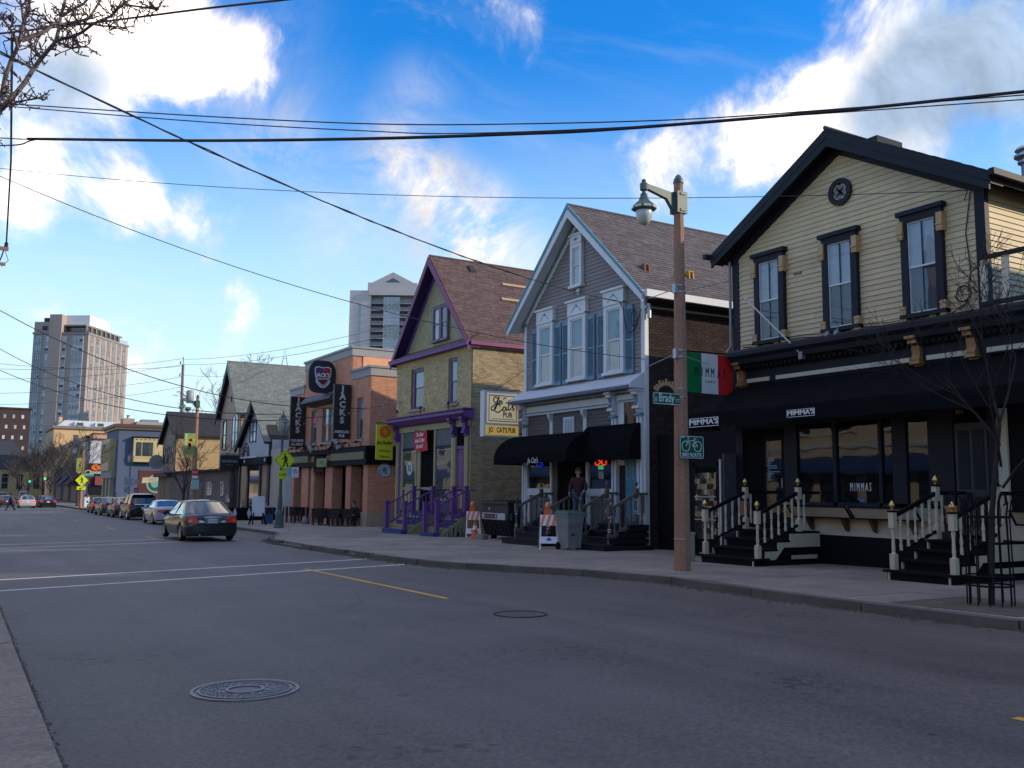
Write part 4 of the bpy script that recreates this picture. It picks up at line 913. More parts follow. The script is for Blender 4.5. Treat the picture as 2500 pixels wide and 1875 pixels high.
fx.b(23.68, 24.7, 1.68, 1.95, .025, .03).build('window_banner', mat('banner_navy', (.01, .02, .10), .6), jh)
td = fx.b(22.28, 22.92, .62, 3.4, -.02, .04).build('door', mat('teal_door', (.03, .17, .24), .5, .1), jh)
for a0, a1 in ((22.34,22.55),(22.65,22.86)):
    for z0, z1 in ((.8,1.5),(1.95,2.85)):
        k = MB(); fx.box(k, a0, a1, z0, z0+.025, .04, .05); fx.box(k, a0, a1, z1-.025, z1, .04, .05); fx.box(k, a0, a0+.025, z0, z1, .04, .05); fx.box(k, a1-.025, a1, z0, z1, .04, .05); k.build('panel_mould', mat('pale_teal_mould', (.2, .33, .38), .6), td)
fx.b(22.32, 22.34, 1.62, 1.74, .04, .09).build('handle', BRASS, td)
mbx = MB(); fx.box(mbx, 21.97, 22.12, .95, 1.55, .05, .2); mbx.build('meter_box', mat('meter_grey', (.22, .21, .22), .5), jh); fx.b(21.98, 22.1, .4, .75, .05, .12).build('meter_plate', WHITE, jh)
# barrel awnings with ribs
aw = thing('barrel_awning', 'black ribbed barrel awning over the pub entrance with white script lettering', 'awning', (17.2, 26, 3))
def barrel(y0, y1, o, z0, z1, nm, n=12, pitch=.115):
    mb = MB(); a = y0; cols = []
    prof = [(o*(sin(pi/2*i/n))**.85, z0+(z1-z0)*(1-(1-cos(pi/2*i/n)))) for i in range(n+1)]
    k = int((y1-y0)/pitch*2)
    for j in range(k+1):
        yy = y0+(y1-y0)*j/k; r = .022 if j % 2 else 0; e = max(.0, 1)
        cols.append([fx.P(yy, z1+(p[1]-z0)/(z1-z0)*0+ (z0-p[1])*0 + (p[1]-z0)*0 + (z0+(z1-z0)*(1-i_/n)*0), 0) for i_, p in enumerate(prof)])
        cols[-1] = [fx.P(yy, z0+(z1-z0)*cos(pi/2*i_/n)+r*cos(pi/2*i_/n), .12+(o-.12)*sin(pi/2*i_/n)+r) for i_ in range(n+1)]
        cols[-1].append(fx.P(yy, z0-.14-(.03 if (j//4) % 2 else 0), o+r))
    m_ = len(cols[0]); base = len(mb.v)
    mb.add([p for c in cols for p in c], [(j*m_+i, j*m_+i+1, (j+1)*m_+i+1, (j+1)*m_+i) for j in range(k) for i in range(m_-1)])
    for c in (cols[0], cols[-1]): mb.poly(c+[Vector((X-.1, c[0].y, c[-1].z))])
    return mb.build(nm, BLACKF, aw)
barrel(24.35, 28.95, 1.30, 2.66, 3.52, 'canopy'); barrel(22.05, 24.75, .55, 2.70, 3.66, 'canopy')
text("Jo Cat's", 'lettering', SIGNW, aw, FR('x', X-1.335), 26.3, 2.58, .26, .0, .003, sx=.8, shear=.25)
# steps and weathered rails
def pub_steps(y0, y1, xf, z, zl, label):
    st = thing('pub_steps', label, 'steps', (xf, (y0+y1)/2, z), 'dark steps of the pub house')
    n = 4; xb = 17.85; run = .36; rise = (zl-z)/n
    for i in range(n):
        zz = z+rise*(i+1); x0 = xf+run*i; e = .22 if i == 0 else 0
        MB().box(x0+.02, xb, y0-e, y1+e, z-.25 if i == 0 else zz-rise, zz-.04).build('riser', NAVY, st)
        MB().box(x0-.02, x0+run+.04 if i < n-1 else xb, y0-e-.02, y1+e+.02, zz-.04, zz).build('tread', NAVY, st)
    for yy in (y0+.06, y1-.06):
        newel(st, xf+.42, yy, z+rise*1.0, 1.18, WOODG, WOODG); newel(st, xf+1.42, yy, zl, 1.12, WOODG, WOODG)
        p, q = Vector((xf+.42, yy, z+rise+1.0)), Vector((xf+1.42, yy, zl+.92))
        MB().bar(p, q, .07, .08).build('handrail', WOODG, st); MB().bar(p-Vector((0,0,.86)), q-Vector((0,0,.80)), .06, .10).build('bottom_rail', WOODG, st)
        MB().bar(q, (xb, yy, zl+.92), .06, .07).build('handrail', WOODG, st)
        for k in range(1, 5): turned(MB(), p+(q-p)*k/5-Vector((0,0,.80)), .76, 1.15).build('baluster', WOODG, st)
        turned(MB(), (xf+1.62, yy, zl), .9, 1.15).build('baluster', WOODG, st)
    return st
pub_steps(24.95, 27.05, 15.95, -.17, .56, 'dark steps up to the pub doorway, behind the barricade')
pub_steps(21.78, 23.35, 16.0, -.14, .60, 'dark steps up to the teal door of the pub house')
MB().box(16.4, 17.88, 23.4, 24.9, -.5, .48).build('porch_base', BLACKP, jh); MB().box(16.7, 17.9, 21.98, 23.4, -.5, .35).build('porch_base', BLACKP, jh)
# lightbox pub sign projecting over the pavement
ps = thing('lightbox_sign', 'cream lightbox pub sign with red border and black script, projecting from the wall', 'sign', (17, 29.35, 4.3))
fy = FR('y', 29.2)
fy.b(16.30, 17.80, 3.52, 5.20, -.30, 0).build('cabinet', WHITE, ps)
fy.b(16.42, 17.74, 4.02, 5.12, 0, .012).build('face', mat('lightbox_pale', (.80, .66, .40), .4, .04, 1.5, emit=.28), ps)
fy.b(16.36, 17.76, 3.58, 3.94, 0, .012).build('face', mat('lightbox_yellow', (.80, .52, .13), .4, .04, 1.5, emit=.28), ps)
k = MB()
for a0, a1, z0, z1 in ((16.48,17.68,5.02,5.055),(16.48,17.68,4.08,4.115),(16.48,16.51,4.08,5.055),(17.65,17.68,4.08,5.055)): fy.box(k, a0, a1, z0, z1, .012, .017)
k.build('border', mat('border_red', (.6, .06, .02), .5), ps)
def bez(pts, n=7):                               # smooth curve through points
    out = []; P_ = [pts[0]]+list(pts)+[pts[-1]]
    for i in range(1, len(P_)-2):
        for t in range(n):
            u = t/n; a, b, c, d = P_[i-1], P_[i], P_[i+1], P_[i+2]
            out.append(tuple(.5*((2*b[k])+(-a[k]+c[k])*u+(2*a[k]-5*b[k]+4*c[k]-d[k])*u*u+(-a[k]+3*b[k]-3*c[k]+d[k])*u**3) for k in (0, 1)))
    return out+[pts[-1]]
k = MB()
sc = lambda P_: [(16.5+1.16*x, 4.06+1.0*y) for x, y in P_]
for P_ in ([(.34,.82),(.24,.93),(.16,.84),(.20,.70),(.30,.78),(.36,.95),(.30,.72),(.22,.48),(.10,.42),(.08,.52),(.22,.64),(.40,.72)],
           [(.44,.74),(.38,.80),(.38,.70),(.46,.68),(.47,.76),(.42,.78)], [(.50,.86),(.62,.92)],
           [(.40,.58),(.34,.66),(.22,.56),(.20,.42),(.32,.36),(.46,.46),(.52,.52)], [(.60,.56),(.52,.56),(.50,.44),(.56,.42),(.62,.56),(.62,.46),(.70,.48)],
           [(.72,.84),(.70,.60),(.70,.48),(.76,.48),(.80,.54)], [(.60,.72),(.86,.78)], [(.82,.56),(.88,.66),(.86,.56),(.92,.50),(.84,.46)]):
    stroke(fy, bez(sc(P_), 5), .042, .018, k)
k.build('script', SIGNK, ps)
text('PUB', 'lettering', SIGNK, ps, fy, 17.28, 4.33, .26, .014, .004, sx=.85, bold=.006); fy.b(16.62, 17.56, 4.165, 4.185, .012, .018).build('underline', SIGNK, ps)
text("JO   CAT'S PUB", 'lettering', SIGNK, ps, fy, 17.06, 3.765, .26, .014, .004, sx=.66, bold=.006)
MB().tube([(16.4, 29.35, 5.24), (17.9, 29.35, 5.3)], .025, 6).build('arm', GREYD, ps); MB().tube([(16.8, 29.35, 5.22), (17.95, 28.9, 6.1)], .008, 4).build('stay', CABLE, ps); MB().tube([(17.6, 29.3, 3.66), (18.3, 29.0, 3.66)], .03, 6).build('arm', CABLE, ps)
# roof jacks left on the slope
for x, nm, m_ in ((18.35, 'faded', mat('jack_rust', (.22, .10, .045), .7)), (20.2, 'bright', mat('jack_yellow', (.50, .24, .015), .6))):
    pass
    t = thing('roof_jack', ('faded orange roof bracket left on the grey shingles, left of the pole' if nm == 'faded' else 'bright yellow roof bracket left on the grey shingles, right of the pole'), 'roof bracket', (x, 22.37, ZR-SL*3.05), 'roof brackets on the shingles')
    z = ZR-SL*3.05; k = MB()
    for s in (-.10, .07): k.prism([(x+s, 22.37, z+.0), (x+s, 22.62, z+.24), (x+s, 22.40, z+.27)], (.035, 0, 0))
    k.bar((x-.11, 22.42, z+.26), (x+.11, 22.40, z+.23), .05, .03)
    k.build('bracket', m_, t)
# ------------------------------------------------------------ olive and purple coffee house
X = 18.2; fx = FR('x', X); Y0, Y1, YC, ZR, SL = 33.7, 41.4, 37.55, 12.25, 1.118
oh = thing('coffee_house', 'cream brick coffee house with purple trim, olive gable and steep maroon roof', 'house', (18.3, YC, 0))
MB().prism([(X+.32, Y1, -1.5), (X+.32, Y1, 7.7), (X+.32, Y0+.02, 7.7), (X+.32, Y0+.02, -1.5)], (12, 0, 0)).build('wall', YMORT, oh)
fx.b(Y0+.02, Y1, -1.5, 4.85, -.32, -.03).build('lower_wall', YMORT, oh)
MB().prism([(18.47, Y1-.1, 7.7), (18.47, YC, 11.95), (18.47, Y0+.1, 7.7)], (11.7, 0, 0)).build('gable', OLIVE, oh)
H1, H2 = (38.32, 39.72, 5.30, 7.18), (34.98, 35.84, 5.30, 7.28)
brickwall(oh, fx, Y0+.02, Y1, 4.85, 7.62, YBRICK, YMORT, holes=(H1, H2), nparts=300, near=(18.2, 33.7, 6.4))
fy = FR('y', Y0)
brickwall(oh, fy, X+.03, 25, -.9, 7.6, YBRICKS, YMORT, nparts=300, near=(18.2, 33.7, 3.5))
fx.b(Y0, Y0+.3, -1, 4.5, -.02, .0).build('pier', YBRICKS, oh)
# olive shingled gable, scalloped courses
fg = FR('x', 18.46); sc_ = MB(); z = 7.95
while z < 11.8:
    h = min(3.8, (11.95-z)/SL-.1); a = YC-h+random.uniform(0, .1)
    while a < YC+h-.16:
        fg.prism([(a, z+.16), (a, z+.03), (a+.08, z), (a+.16, z+.03), (a+.16, z+.16)], 0, .02+.01*random.random(), sc_); a += .17
    z += .14
tag(sc_.build('scallop_shingles', OLIVE, oh), kind='stuff')
gable_roof(oh, 17.96, 29.5, YC, 4.05, ZR, SL, .16, PLUM, ROOFR, PLUM, sh0=28)
for sg in (1, -1):
    e = YC+sg*4.05; ze = ZR-SL*4.05
    fx.prism([(YC, ZR-.03), (e+sg*.02, ze-.03), (e+sg*.02, ze-.33), (YC, ZR-.42)], .25, .31).build('barge_board', PLUM, oh)
    fx.prism([(YC, ZR-.18), (e, ze-.18), (e, ze-.21), (YC, ZR-.21)], -.27, .25).build('soffit', mat('deep_purple_soffit', (.03, .018, .10), .6), oh)
    fg.prism([(YC, ZR-.3), (YC+sg*3.7, ZR-SL*3.7-.3), (YC+sg*3.7, ZR-SL*3.7-.6), (YC, ZR-.64)], .0, .05).build('frieze_board', PURP, oh)
fx.profile([(-.28,8.14),(.32,7.76),(.32,7.72),(-.28,7.72)], Y0-.2, Y1+.2).build('pent_roof', ROOFR, oh)
fx.b(Y0-.22, Y1+.22, 7.60, 7.74, -.05, .38).build('gutter', PURP, oh); fx.b(Y0-.24, Y1+.24, 7.74, 7.79, .25, .40).build('gutter_edge', PLUM, oh)
fx.b(Y0, Y1, 7.44, 7.60, -.02, .035).build('frieze', YBRICK, oh)
MB().box(18.0, 29, 33.42, 33.52, 7.62, 7.78).build('side_gutter', PLUM, oh); MB().box(18.25, 29, 33.52, 33.72, 7.56, 7.62).build('side_soffit', OLIVET, oh)
GR = mat('white_reveal', (.35, .36, .40), .6)
w = sash_window(oh, fg, 37.42, 8.35, 9.80, .55, PLAV, PLAV, o=.09, casing=.10, upper=CURTW, lower=CURT, rail=.5); w = sash_window(oh, fg, 36.66, 8.35, 9.80, .55, PLAV, PLAV, o=.09, casing=.10, upper=CURTD, lower=CURTD, rail=.5)
fg.b(36.1, 38.0, 9.93, 10.0, 0, .14).build('window_hood', OLIVE, oh)
sash_window(oh, fx, 38.95, 5.36, 7.06, 1.02, PURP, PLAV, o=-.10, casing=.12, upper=PALE, lower=CURTD, rail=.55, sill=False); sash_window(oh, fx, 35.41, 5.36, 7.16, .60, PLAV, PLAV, o=-.10, casing=.12, upper=PALE, lower=CURTD, rail=.5, sill=False)
for a, b in ((38.15, 39.9), (34.85, 35.98)): fx.b(a, b, 5.18, 5.30, -.1, .1).build('stone_sill', mat('lilac_sill', (.33, .28, .25), .8), oh)
# purple cornice and shopfront
fx.profile([(0,4.95),(.46,4.90),(.52,4.86),(.52,4.74),(.40,4.66),(.30,4.56),(.12,4.50),(0,4.50)], 33.45, 41.35).build('cornice', PURP, oh)
fx.b(33.4, 41.4, 4.90, 4.95, .1, .56).build('cornice_edge', PLUM, oh)
fx.b(33.7, 41.3, 4.24, 4.52, -.05, .08).build('frieze', OLIVET, oh)
for a in (40.95, 35.05, 33.95): corbel(a, .24, PURP, fx, 4.62, .85, oh, .40); fx.b(a-.14, a+.14, .3, 3.85, -.05, .10).build('pilaster', OLIVET, oh); fx.b(a-.03, a+.03, .4, 3.8, .1, .115).build('pilaster_strip', OLIVE, oh)
for a0, a1 in ((38.86,38.98),(40.40,40.55),(36.92,37.06),(35.26,35.38)): fx.b(a0, a1, .6, 4.24, -.03, .06).build('shop_stile', OLIVET, oh)
fx.b(40.55, 40.82, .5, 4.24, -.03, .05).build('purple_stile', PURP, oh)
BOARDG = mat('transom_board', (.095, .12, .12), .6, .2, 3)
for a0, a1, m_ in ((38.98,40.40,1),(35.38,36.92,2)):
    fx.b(a0, a1, .6, 1.0, -.03, .02).build('apron', BOARDG, oh); fx.b(a0, a1, 3.40, 3.50, -.02, .05).build('transom_bar', NAVY, oh)
    n = 7
    for i in range(n): fx.b(a0+(a1-a0)*i/n+.012, a0+(a1-a0)*(i+1)/n-.012, 3.5, 4.24, -.02, .012).build('transom_board', BOARDG, oh)
    fx.b(a0, a1, 1.0, 3.4, -.03, -.02).build('interior', mat('green_pane_reflection', (.045, .062, .035), .8, .5, 1.2) if m_ == 1 else mat('shop_teal_dim', (.03, .042, .045), .8, .4, 1.2), oh)  # left panel's green: the reflection on the pane put into its colour
    MB().poly([fx.P(a0,1.0,.01), fx.P(a1,1.0,.01), fx.P(a1,3.4,.01), fx.P(a0,3.4,.01)]).build('shop_window', GLASSB, oh)
    k = MB()
    for i in range(40):
        z = 1.1+2.2*(i/40); s = random.choice((a0+.06, a1-.06)); fx.box(k, s-.02, s+.02, z, z+.02, .014, .02)
    for i in range(22): a = a0+.1+(a1-a0-.2)*i/22; fx.box(k, a, a+.03, 3.3, 3.33, .014, .02)
    tag(k.build('fairy_lights', WHITE, oh), kind='stuff')
fx.b(38.98, 40.4, 1.55, 1.66, .0, .03).build('inner_ledge', OLIVE, oh)
fx.b(37.06, 38.86, .6, 4.24, -.03, -.02).build('door_recess', DARKROOM, oh); fx.b(38.45, 38.8, .62, 3.3, 0, .05).build('door_leaf', OLIVE, oh); fx.b(37.1, 38.4, 1.55, 1.68, -.02, .02).build('counter', OLIVE, oh)
fx.b(34.12, 34.92, .6, 4.24, -.03, .0).build('door_recess', PURP, oh)
pd = fx.b(34.16, 34.78, .65, 3.2, 0, .04).build('door', mat('plum_door', (.13, .02, .09), .5), oh); fx.b(34.28, 34.66, 1.7, 3.0, .04, .05).build('door_panel', PURP, pd); fx.b(34.28, 34.66, .8, 1.5, .04, .05).build('door_panel', OLIVET, pd)
fx.b(34.16, 34.9, 3.3, 3.42, 0, .06).build('transom_bar', PURP, oh); fx.b(34.16, 34.9, 3.42, 4.2, 0, .02).build('transom_pane', DARKROOM, oh)
fx.b(33.72, 34.1, .5, 1.5, 0, .06).build('poster_board', mat('pink_poster', (.25, .08, .12), .7), oh)
wl = disc(fx, 39.66, 2.55, 0, .33, .016, .024, 20).build('window_emblem', mat('emblem_white', (.5, .52, .52), .6), oh)
text('RS', 'emblem_letters', SIGNK, wl, fx, 39.66, 2.55, .42, .028, sx=.8)
for a, l_ in ((40.6, 'small dark lamp at the left end of the purple cornice'), (38.0, 'small dark lamp in the middle of the purple cornice, above the red banner'), (35.2, 'small dark lamp on the purple cornice below the right upper window')):
    l = thing('gooseneck_lamp', l_, 'lamp', fx.P(a, 4.95, .3), 'small lamps along the purple cornice')
    MB().tube([fx.P(a, 4.94, .3), fx.P(a, 5.2, .32)], .018, 5).build('stem', CABLE, l); MB().lathe(fx.P(a, 5.2, .32), [(.07,0),(.06,.12),(.02,.15)], 8).build('lamp_head', CABLE, l)
fx2 = thing('gooseneck_lamp', 'lamp on a thin arm on the left corner of the cream brick wall', 'arm', fx.P(41.0, 5.6, .4)); MB().tube([fx.P(40.5, 5.72, 0), fx.P(41.3, 5.72, .75)], .018, 5).build('arm', GREYD, fx2); MB().lathe(fx.P(41.3, 5.55, .75), [(.07,0),(.03,.16)], 8).build('lamp_head', GREYD, fx2)
# banner over the door
bn = thing('door_banner', 'red banner with white lettering drooping over the coffee house door', 'banner', fx.P(38, 3.9, .1))
g = [[fx.P(38.86-1.32*i/10-.05*j/6*(1 if i > 5 else -.2), 4.30-.98*j/6-.10*sin(pi*i/10)*(1-j/8)+(.06 if i < 2 else 0), .16+.03*sin(i*1.3+j*.6)) for i in range(11)] for j in range(7)]
k = MB()
for j in range(6):
    for i in range(10): k.poly([g[j][i], g[j][i+1], g[j+1][i+1], g[j+1][i]])
k.build('cloth', mat('banner_red', (.60, .035, .05), .8, .06), bn, smooth=True)
for s_, z in (('The Best', 4.06), ('Irish Coffee', 3.79), ('Around!', 3.53)): text(s_, 'lettering', SIGNW, bn, fx, 38.2, z, .27, .215, .003, sx=.78, rot=.04, bold=.004)
# purple-railed steps
def purple_steps(y0, y1, label, posts=True):
    st = thing('purple_steps', label, 'steps', (16.4, (y0+y1)/2, -.3), 'purple-railed steps of the coffee house')
    z, zl, xf, xb, n = -.30, .58, 16.2, 18.15, 5; run = .34; rise = (zl-z)/n
    for i in range(n):
        zz = z+rise*(i+1); x0 = xf+run*i
        MB().box(x0+.02, xb, y0-.05, y1+.05, z-.2 if i == 0 else zz-rise, zz-.04).build('riser', SBLUE if i != 1 else OLIVET, st); MB().box(x0-.02, x0+run+.04 if i < n-1 else xb, y0-.08, y1+.08, zz-.04, zz).build('tread', SBLUE if i % 2 == 0 else OLIVE, st)
    k = 0; x = xf+.1
    for x in [xf+.3+.1*i for i in range(15)]:    # vertical boards closing the right side
        top = z+rise*min(n, int((x-xf)/run)+1)-.045
        MB().box(x, x+.092, y0-.085, y0-.06, z-.3, top).build('side_board', OLIVE, st)
    MB().bar((xf+.35, y0-.1, z+.1), (xf+1.35, y0-.1, z+.75), .03, .09).build('stair_brace', OLIVET, st)
    for yy in (y0, y1):
        for x, zz, h in ((xf+.2, z+rise, 1.16), (xf+1.5, zl, 1.10)):
            b = MB().box(x-.075, x+.075, yy-.075, yy+.075, zz-.02, zz+h).build('newel', PURP, st); MB().box(x-.1, x+.1, yy-.1, yy+.1, zz+h, zz+h+.05).build('cap', PURP, b)
        p, q = Vector((xf+.2, yy, z+rise+1.02)), Vector((xf+1.5, yy, zl+.98))
        MB().bar(p, q, .06, .06).build('handrail', PURP, st); MB().bar(p-Vector((0,0,.85)), q-Vector((0,0,.85)), .04, .06).build('bottom_rail', PURP, st)
        for i in range(1, 8):
            c = p+(q-p)*i/8; MB().box(c.x-.015, c.x+.015, c.y-.015, c.y+.015, c.z-.85, c.z).build('baluster', PURP, st)
        MB().bar(q, (xb, yy, zl+.98), .06, .06).build('handrail', PURP, st)
    return st
purple_steps(36.15, 38.1, 'purple-railed blue steps under the red banner'); purple_steps(33.1, 34.2, 'purple-railed blue steps with olive side boards, next to the cinder block')
cbk = thing('cinder_block', 'grey hollow cinder blocks stacked against the olive step boards', 'block', (16.9, 32.6, -.25))
for x, z in ((16.6, -.28), (17.02, -.28), (16.8, -.08)):
    k = MB()
    for a, b in ((0, .04), (.18, .22), (.36, .40)): k.box(x+a, x+b, 32.45, 32.65, z, z+.19)
    k.box(x, x+.4, 32.45, 32.49, z, z+.19); k.box(x, x+.4, 32.61, 32.65, z, z+.19) ; k.build('block', CONC, cbk)
# two hanging signs
fy = FR('y', 41.55); rs = thing('yellow_hanging_sign', 'tall yellow coffee house sign with an orange disc and black lettering', 'sign', (17.7, 41.58, 3.8))
fy.prism([(17.29,2.98),(18.09,2.98),(18.13,3.02),(18.13,4.64),(18.09,4.68),(17.29,4.68),(17.25,4.64),(17.25,3.02)], -.06, 0).build('panel', mat('sign_yellow', (.66, .60, .02), .45, .04), rs)
OR = mat('sun_orange', (.75, .11, .01), .5)
disc(fy, 17.69, 4.33, 0, .29, .0, .006, 24).build('sun_disc', OR, rs)
k = MB()
for c, r, a0, a1 in (((17.60,4.36),.16,-1,2),((17.72,4.34),.18,-2,1.2),((17.66,4.24),.14,.2,3),((17.78,4.36),.12,1,4)): stroke(fy, [(c[0]+r*cos(a0+(a1-a0)*t/8), c[1]+r*.8*sin(a0+(a1-a0)*t/8)) for t in range(9)], .022, .009, k)
k.build('sun_swirl', mat('sign_yellow', ()), rs)
x = 17.31
for i, ch in enumerate('RocHamBo'): text(ch, 'letter', SIGNK, rs, fy, x+.04+i*.098, 3.80+(.02 if i % 2 else -.015), .25, .005, .003, sx=.62, bold=.008)
text('Coffeehouse', 'lettering', SIGNK, rs, fy, 17.69, 3.42, .17, .005, .003, sx=.72); text('Teahouse', 'lettering', SIGNK, rs, fy, 17.69, 3.14, .17, .005, .003, sx=.72)
MB().tube([(17.2, 41.58, 4.76), (18.3, 41.5, 4.76)], .025, 6).build('arm', CABLE, rs)
for x in (17.4, 18.0): MB().tube([(x, 41.58, 4.68), (x, 41.58, 4.76)], .01, 4).build('hook', CABLE, rs)
rs2 = thing('round_hanging_sign', 'round silver sign with a black monogram hanging under the yellow sign', 'sign', (17.75, 41.58, 2.42))
disc(fy, 17.75, 2.45, 0, .345, -.05, 0, 28).build('disc', mat('silver_sign', (.42, .43, .44), .4, .15, 5), rs2); disc(fy, 17.75, 2.45, .30, .33, 0, .008, 28).build('ring', SIGNK, rs2)
text('R', 'monogram', SIGNK, rs2, fy, 17.68, 2.46, .40, .006, .003, sx=.7); text('S', 'monogram', SIGNK, rs2, fy, 17.80, 2.45, .46, .006, .003, sx=.75); text('B', 'monogram', SIGNK, rs2, fy, 17.74, 2.50, .30, .006, .003, sx=.6)
for x in (17.6, 17.9): MB().tube([(x, 41.58, 2.72), (x, 41.58, 2.98)], .008, 4).build('hook', CABLE, rs2)

# ------------------------------------------------------------ orange brick pub with two tall black signs
X = 18.6; fx = FR('x', X)
kh = thing('brick_pub', 'orange brick pub with grey parapet bands and a pillared ground floor', 'building', (18.7, 52, -.4))
MB().box(X+.32, 31, 45.7, 59.4, 3.0, 7.95).build('wall', RMORT, kh); MB().box(X+.02, 31, 48.5, 56.6, 7.95, 9.45).build('upper_wall', RMORT, kh)
WN = ((54.2,55.2,4.3,6.35),(51.3,53.2,4.3,6.4),(46.7,47.6,4.25,6.5),(57.3,58.1,4.3,6.35))
brickwall(kh, fx, 45.7, 59.4, 3.7, 7.6, RBRICK, RMORT, holes=WN, bh=.07); brickwall(kh, fx, 48.5, 56.6, 7.6, 9.0, RBRICK, RMORT)
brickwall(kh, FR('y', 45.7), X+.03, 23, -1, 7.55, RBRICK, RMORT); brickwall(kh, FR('y', 48.5), X+.03, 19.2, 8.0, 9.0, RBRICK, RMORT)
MB().box(19.2, 31, 48.44, 48.5, 7.9, 9.05).build('stucco', PEACH, kh)
for (a0, a1, z0, z1) in ((48.42, 56.68, 9.0, 9.42), (45.62, 48.5, 7.60, 8.02), (56.6, 59.48, 7.55, 7.95)):
    fx.b(a0, a1, z0, z1, -12, .06).build('parapet_band', GREYT, kh); fx.b(a0-.06, a1+.06, z1, z1+.12, -12.1, .14).build('coping', GREYD, kh)
for a0, a1, z0, z1 in WN:
    n = 2 if a1-a0 > 1.5 else 1
    for i in range(n):
        ww = (a1-a0)/n; sash_window(kh, fx, a0+ww*(i+.5), z0+.06, z1-.08, ww-.2, GREYT, mat('grey_frame', (.16, .165, .17), .6), o=-.12, casing=.08, sill=False, upper=CURT, lower=CURTD)
    fx.b(a0-.1, a1+.1, z0-.14, z0, -.1, .08).build('stone_sill', mat('grey_sill', (.33, .29, .26), .8), kh)
mo_ = thing('window_neon', 'small round red and blue sign in an upper window of the brick pub', 'sign', fx.P(54.6, 5.9, .02)); disc(fx, 54.55, 5.75, .12, .2, .0, .03, 14).build('ring', mat('neon_pink', (.6, .05, .2), .4, emit=.4), mo_); disc(fx, 54.55, 5.75, 0, .12, .0, .02, 12).build('disc', mat('sign_navy', (.02, .04, .2), .5), mo_)
# beam, pillars and recessed wall
fx.b(45.62, 59.4, 3.55, 3.85, -.6, .25).build('beam_top', BLACKP, kh); fx.b(45.6, 59.4, 2.85, 3.15, -.6, .22).build('beam_bottom', BLACKP, kh)
for a0, a1 in ((45.9, 50.9), (55.0, 59.3)): fx.b(a0, a1, 3.15, 3.55, -.5, .24).build('sign_band', mat('olive_band', (.17, .17, .085), .7), kh)
fx.b(45.6, 45.9, 3.15, 3.55, -.6, .23).build('beam_end', BLACKP, kh); MB().box(18.4, 21.5, 45.5, 45.69, 2.85, 3.85).build('side_awning', BLACKF, kh)
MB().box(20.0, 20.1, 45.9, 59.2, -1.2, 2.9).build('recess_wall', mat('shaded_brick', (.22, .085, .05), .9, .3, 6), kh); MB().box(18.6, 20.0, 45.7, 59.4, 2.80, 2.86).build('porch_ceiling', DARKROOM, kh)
PB = mat('pier_brick', (.30, .12, .07), .85, .2, 8, .2, 60)
for a0, a1, zt, zb in ((58.2,59.4,2.85,-.9),(55.4,56.7,2.85,-.9),(54.3,54.95,3.6,-.9),(51.15,52.35,3.7,-.9),(48.25,49.0,2.85,-.9),(45.75,46.45,2.85,.34)):
    p = fx.b(a0+.02, a1-.02, zb, zt, -.6, -.02).build('pier', RMORT, kh); o2 = .02
    brickwall(p, FR('x', X+.02-.02), a0, a1, zb, zt, RBRICK, RMORT, bh=.07); brickwall(p, FR('y', a0), X+.01, X+.6, zb, zt, RBRICK, RMORT, bh=.07)
MB().box(18.52, 21, 45.66, 46.5, -1, .34).build('stone_base', mat('cream_stone', (.34, .28, .19), .85, .15, 4), kh)
fx.b(52.4, 54.25, -.6, 2.8, -.62, -.58).build('door', mat('dark_bronze_door', (.035, .025, .02), .5), kh); fx.b(52.6, 52.63, .1, 2.2, -.6, -.5).build('door_pull', STEEL, kh); fx.b(52.4, 54.25, 2.5, 3.5, -.62, .1).build('portal_head', BLACKP, kh)
gs = thing('small_green_sign', 'small faded green sign over the brick pub entrance', 'sign', fx.P(52.3, 3.05, .3)); fx.b(51.4, 53.1, 2.82, 3.32, .24, .32).build('panel', mat('faded_green', (.17, .21, .08), .6), gs); text('PUB', 'lettering', mat('faint_green', (.08, .14, .06), .6), gs, fx, 52.2, 3.07, .3, .325)
# grey tarps and lamps along the beam
for (a, l) in ((50.4, 'crumpled grey tarp over a lamp on the pub beam, under the right tall sign'), (55.2, 'crumpled grey tarp over a lamp on the pub beam, under the left tall sign')):
    t = thing('tarp', l, 'tarp', fx.P(a, 3.9, .3)); k = MB(); g = [[fx.P(a-.9+1.8*i/8, 3.84+(.5*sin(pi*i/8)+.16*random.random())*(1 if j else .2) - (.2 if j == 2 else 0), -.05+.35*j/2+.1*random.random()) for i in range(9)] for j in range(3)]
    for j in range(2):
        for i in range(8): k.poly([g[j][i], g[j][i+1], g[j+1][i+1], g[j+1][i]])
    k.build('cloth', mat('tarp_grey', (.22, .225, .24), .7, .15), t)
for i, a in enumerate((46.6, 48.3, 49.2, 52.0, 53.4, 56.6, 57.6)):
    t = thing('sign_lamp', ['small black lamp at the right end of the pub beam, below the single window', 'small black lamp right of the nearer tall pub sign', 'small black lamp under the nearer tall pub sign', 'small black lamp left of the right-hand tarp', 'small black lamp above the pub entrance', 'small black lamp left of the farther tall pub sign', 'leftmost small black lamp on the pub beam'][i], 'lamp', fx.P(a, 3.9, .3), 'small lamps above the pub beam'); MB().tube([fx.P(a, 3.84, .1), fx.P(a, 4.1, .2), fx.P(a, 4.12, .42)], .025, 5).build('arm', CABLE, t); MB().lathe(fx.P(a, 4.0, .44), [(.13,0),(.09,.1),(.03,.14)], 8).build('shade', CABLE, t)
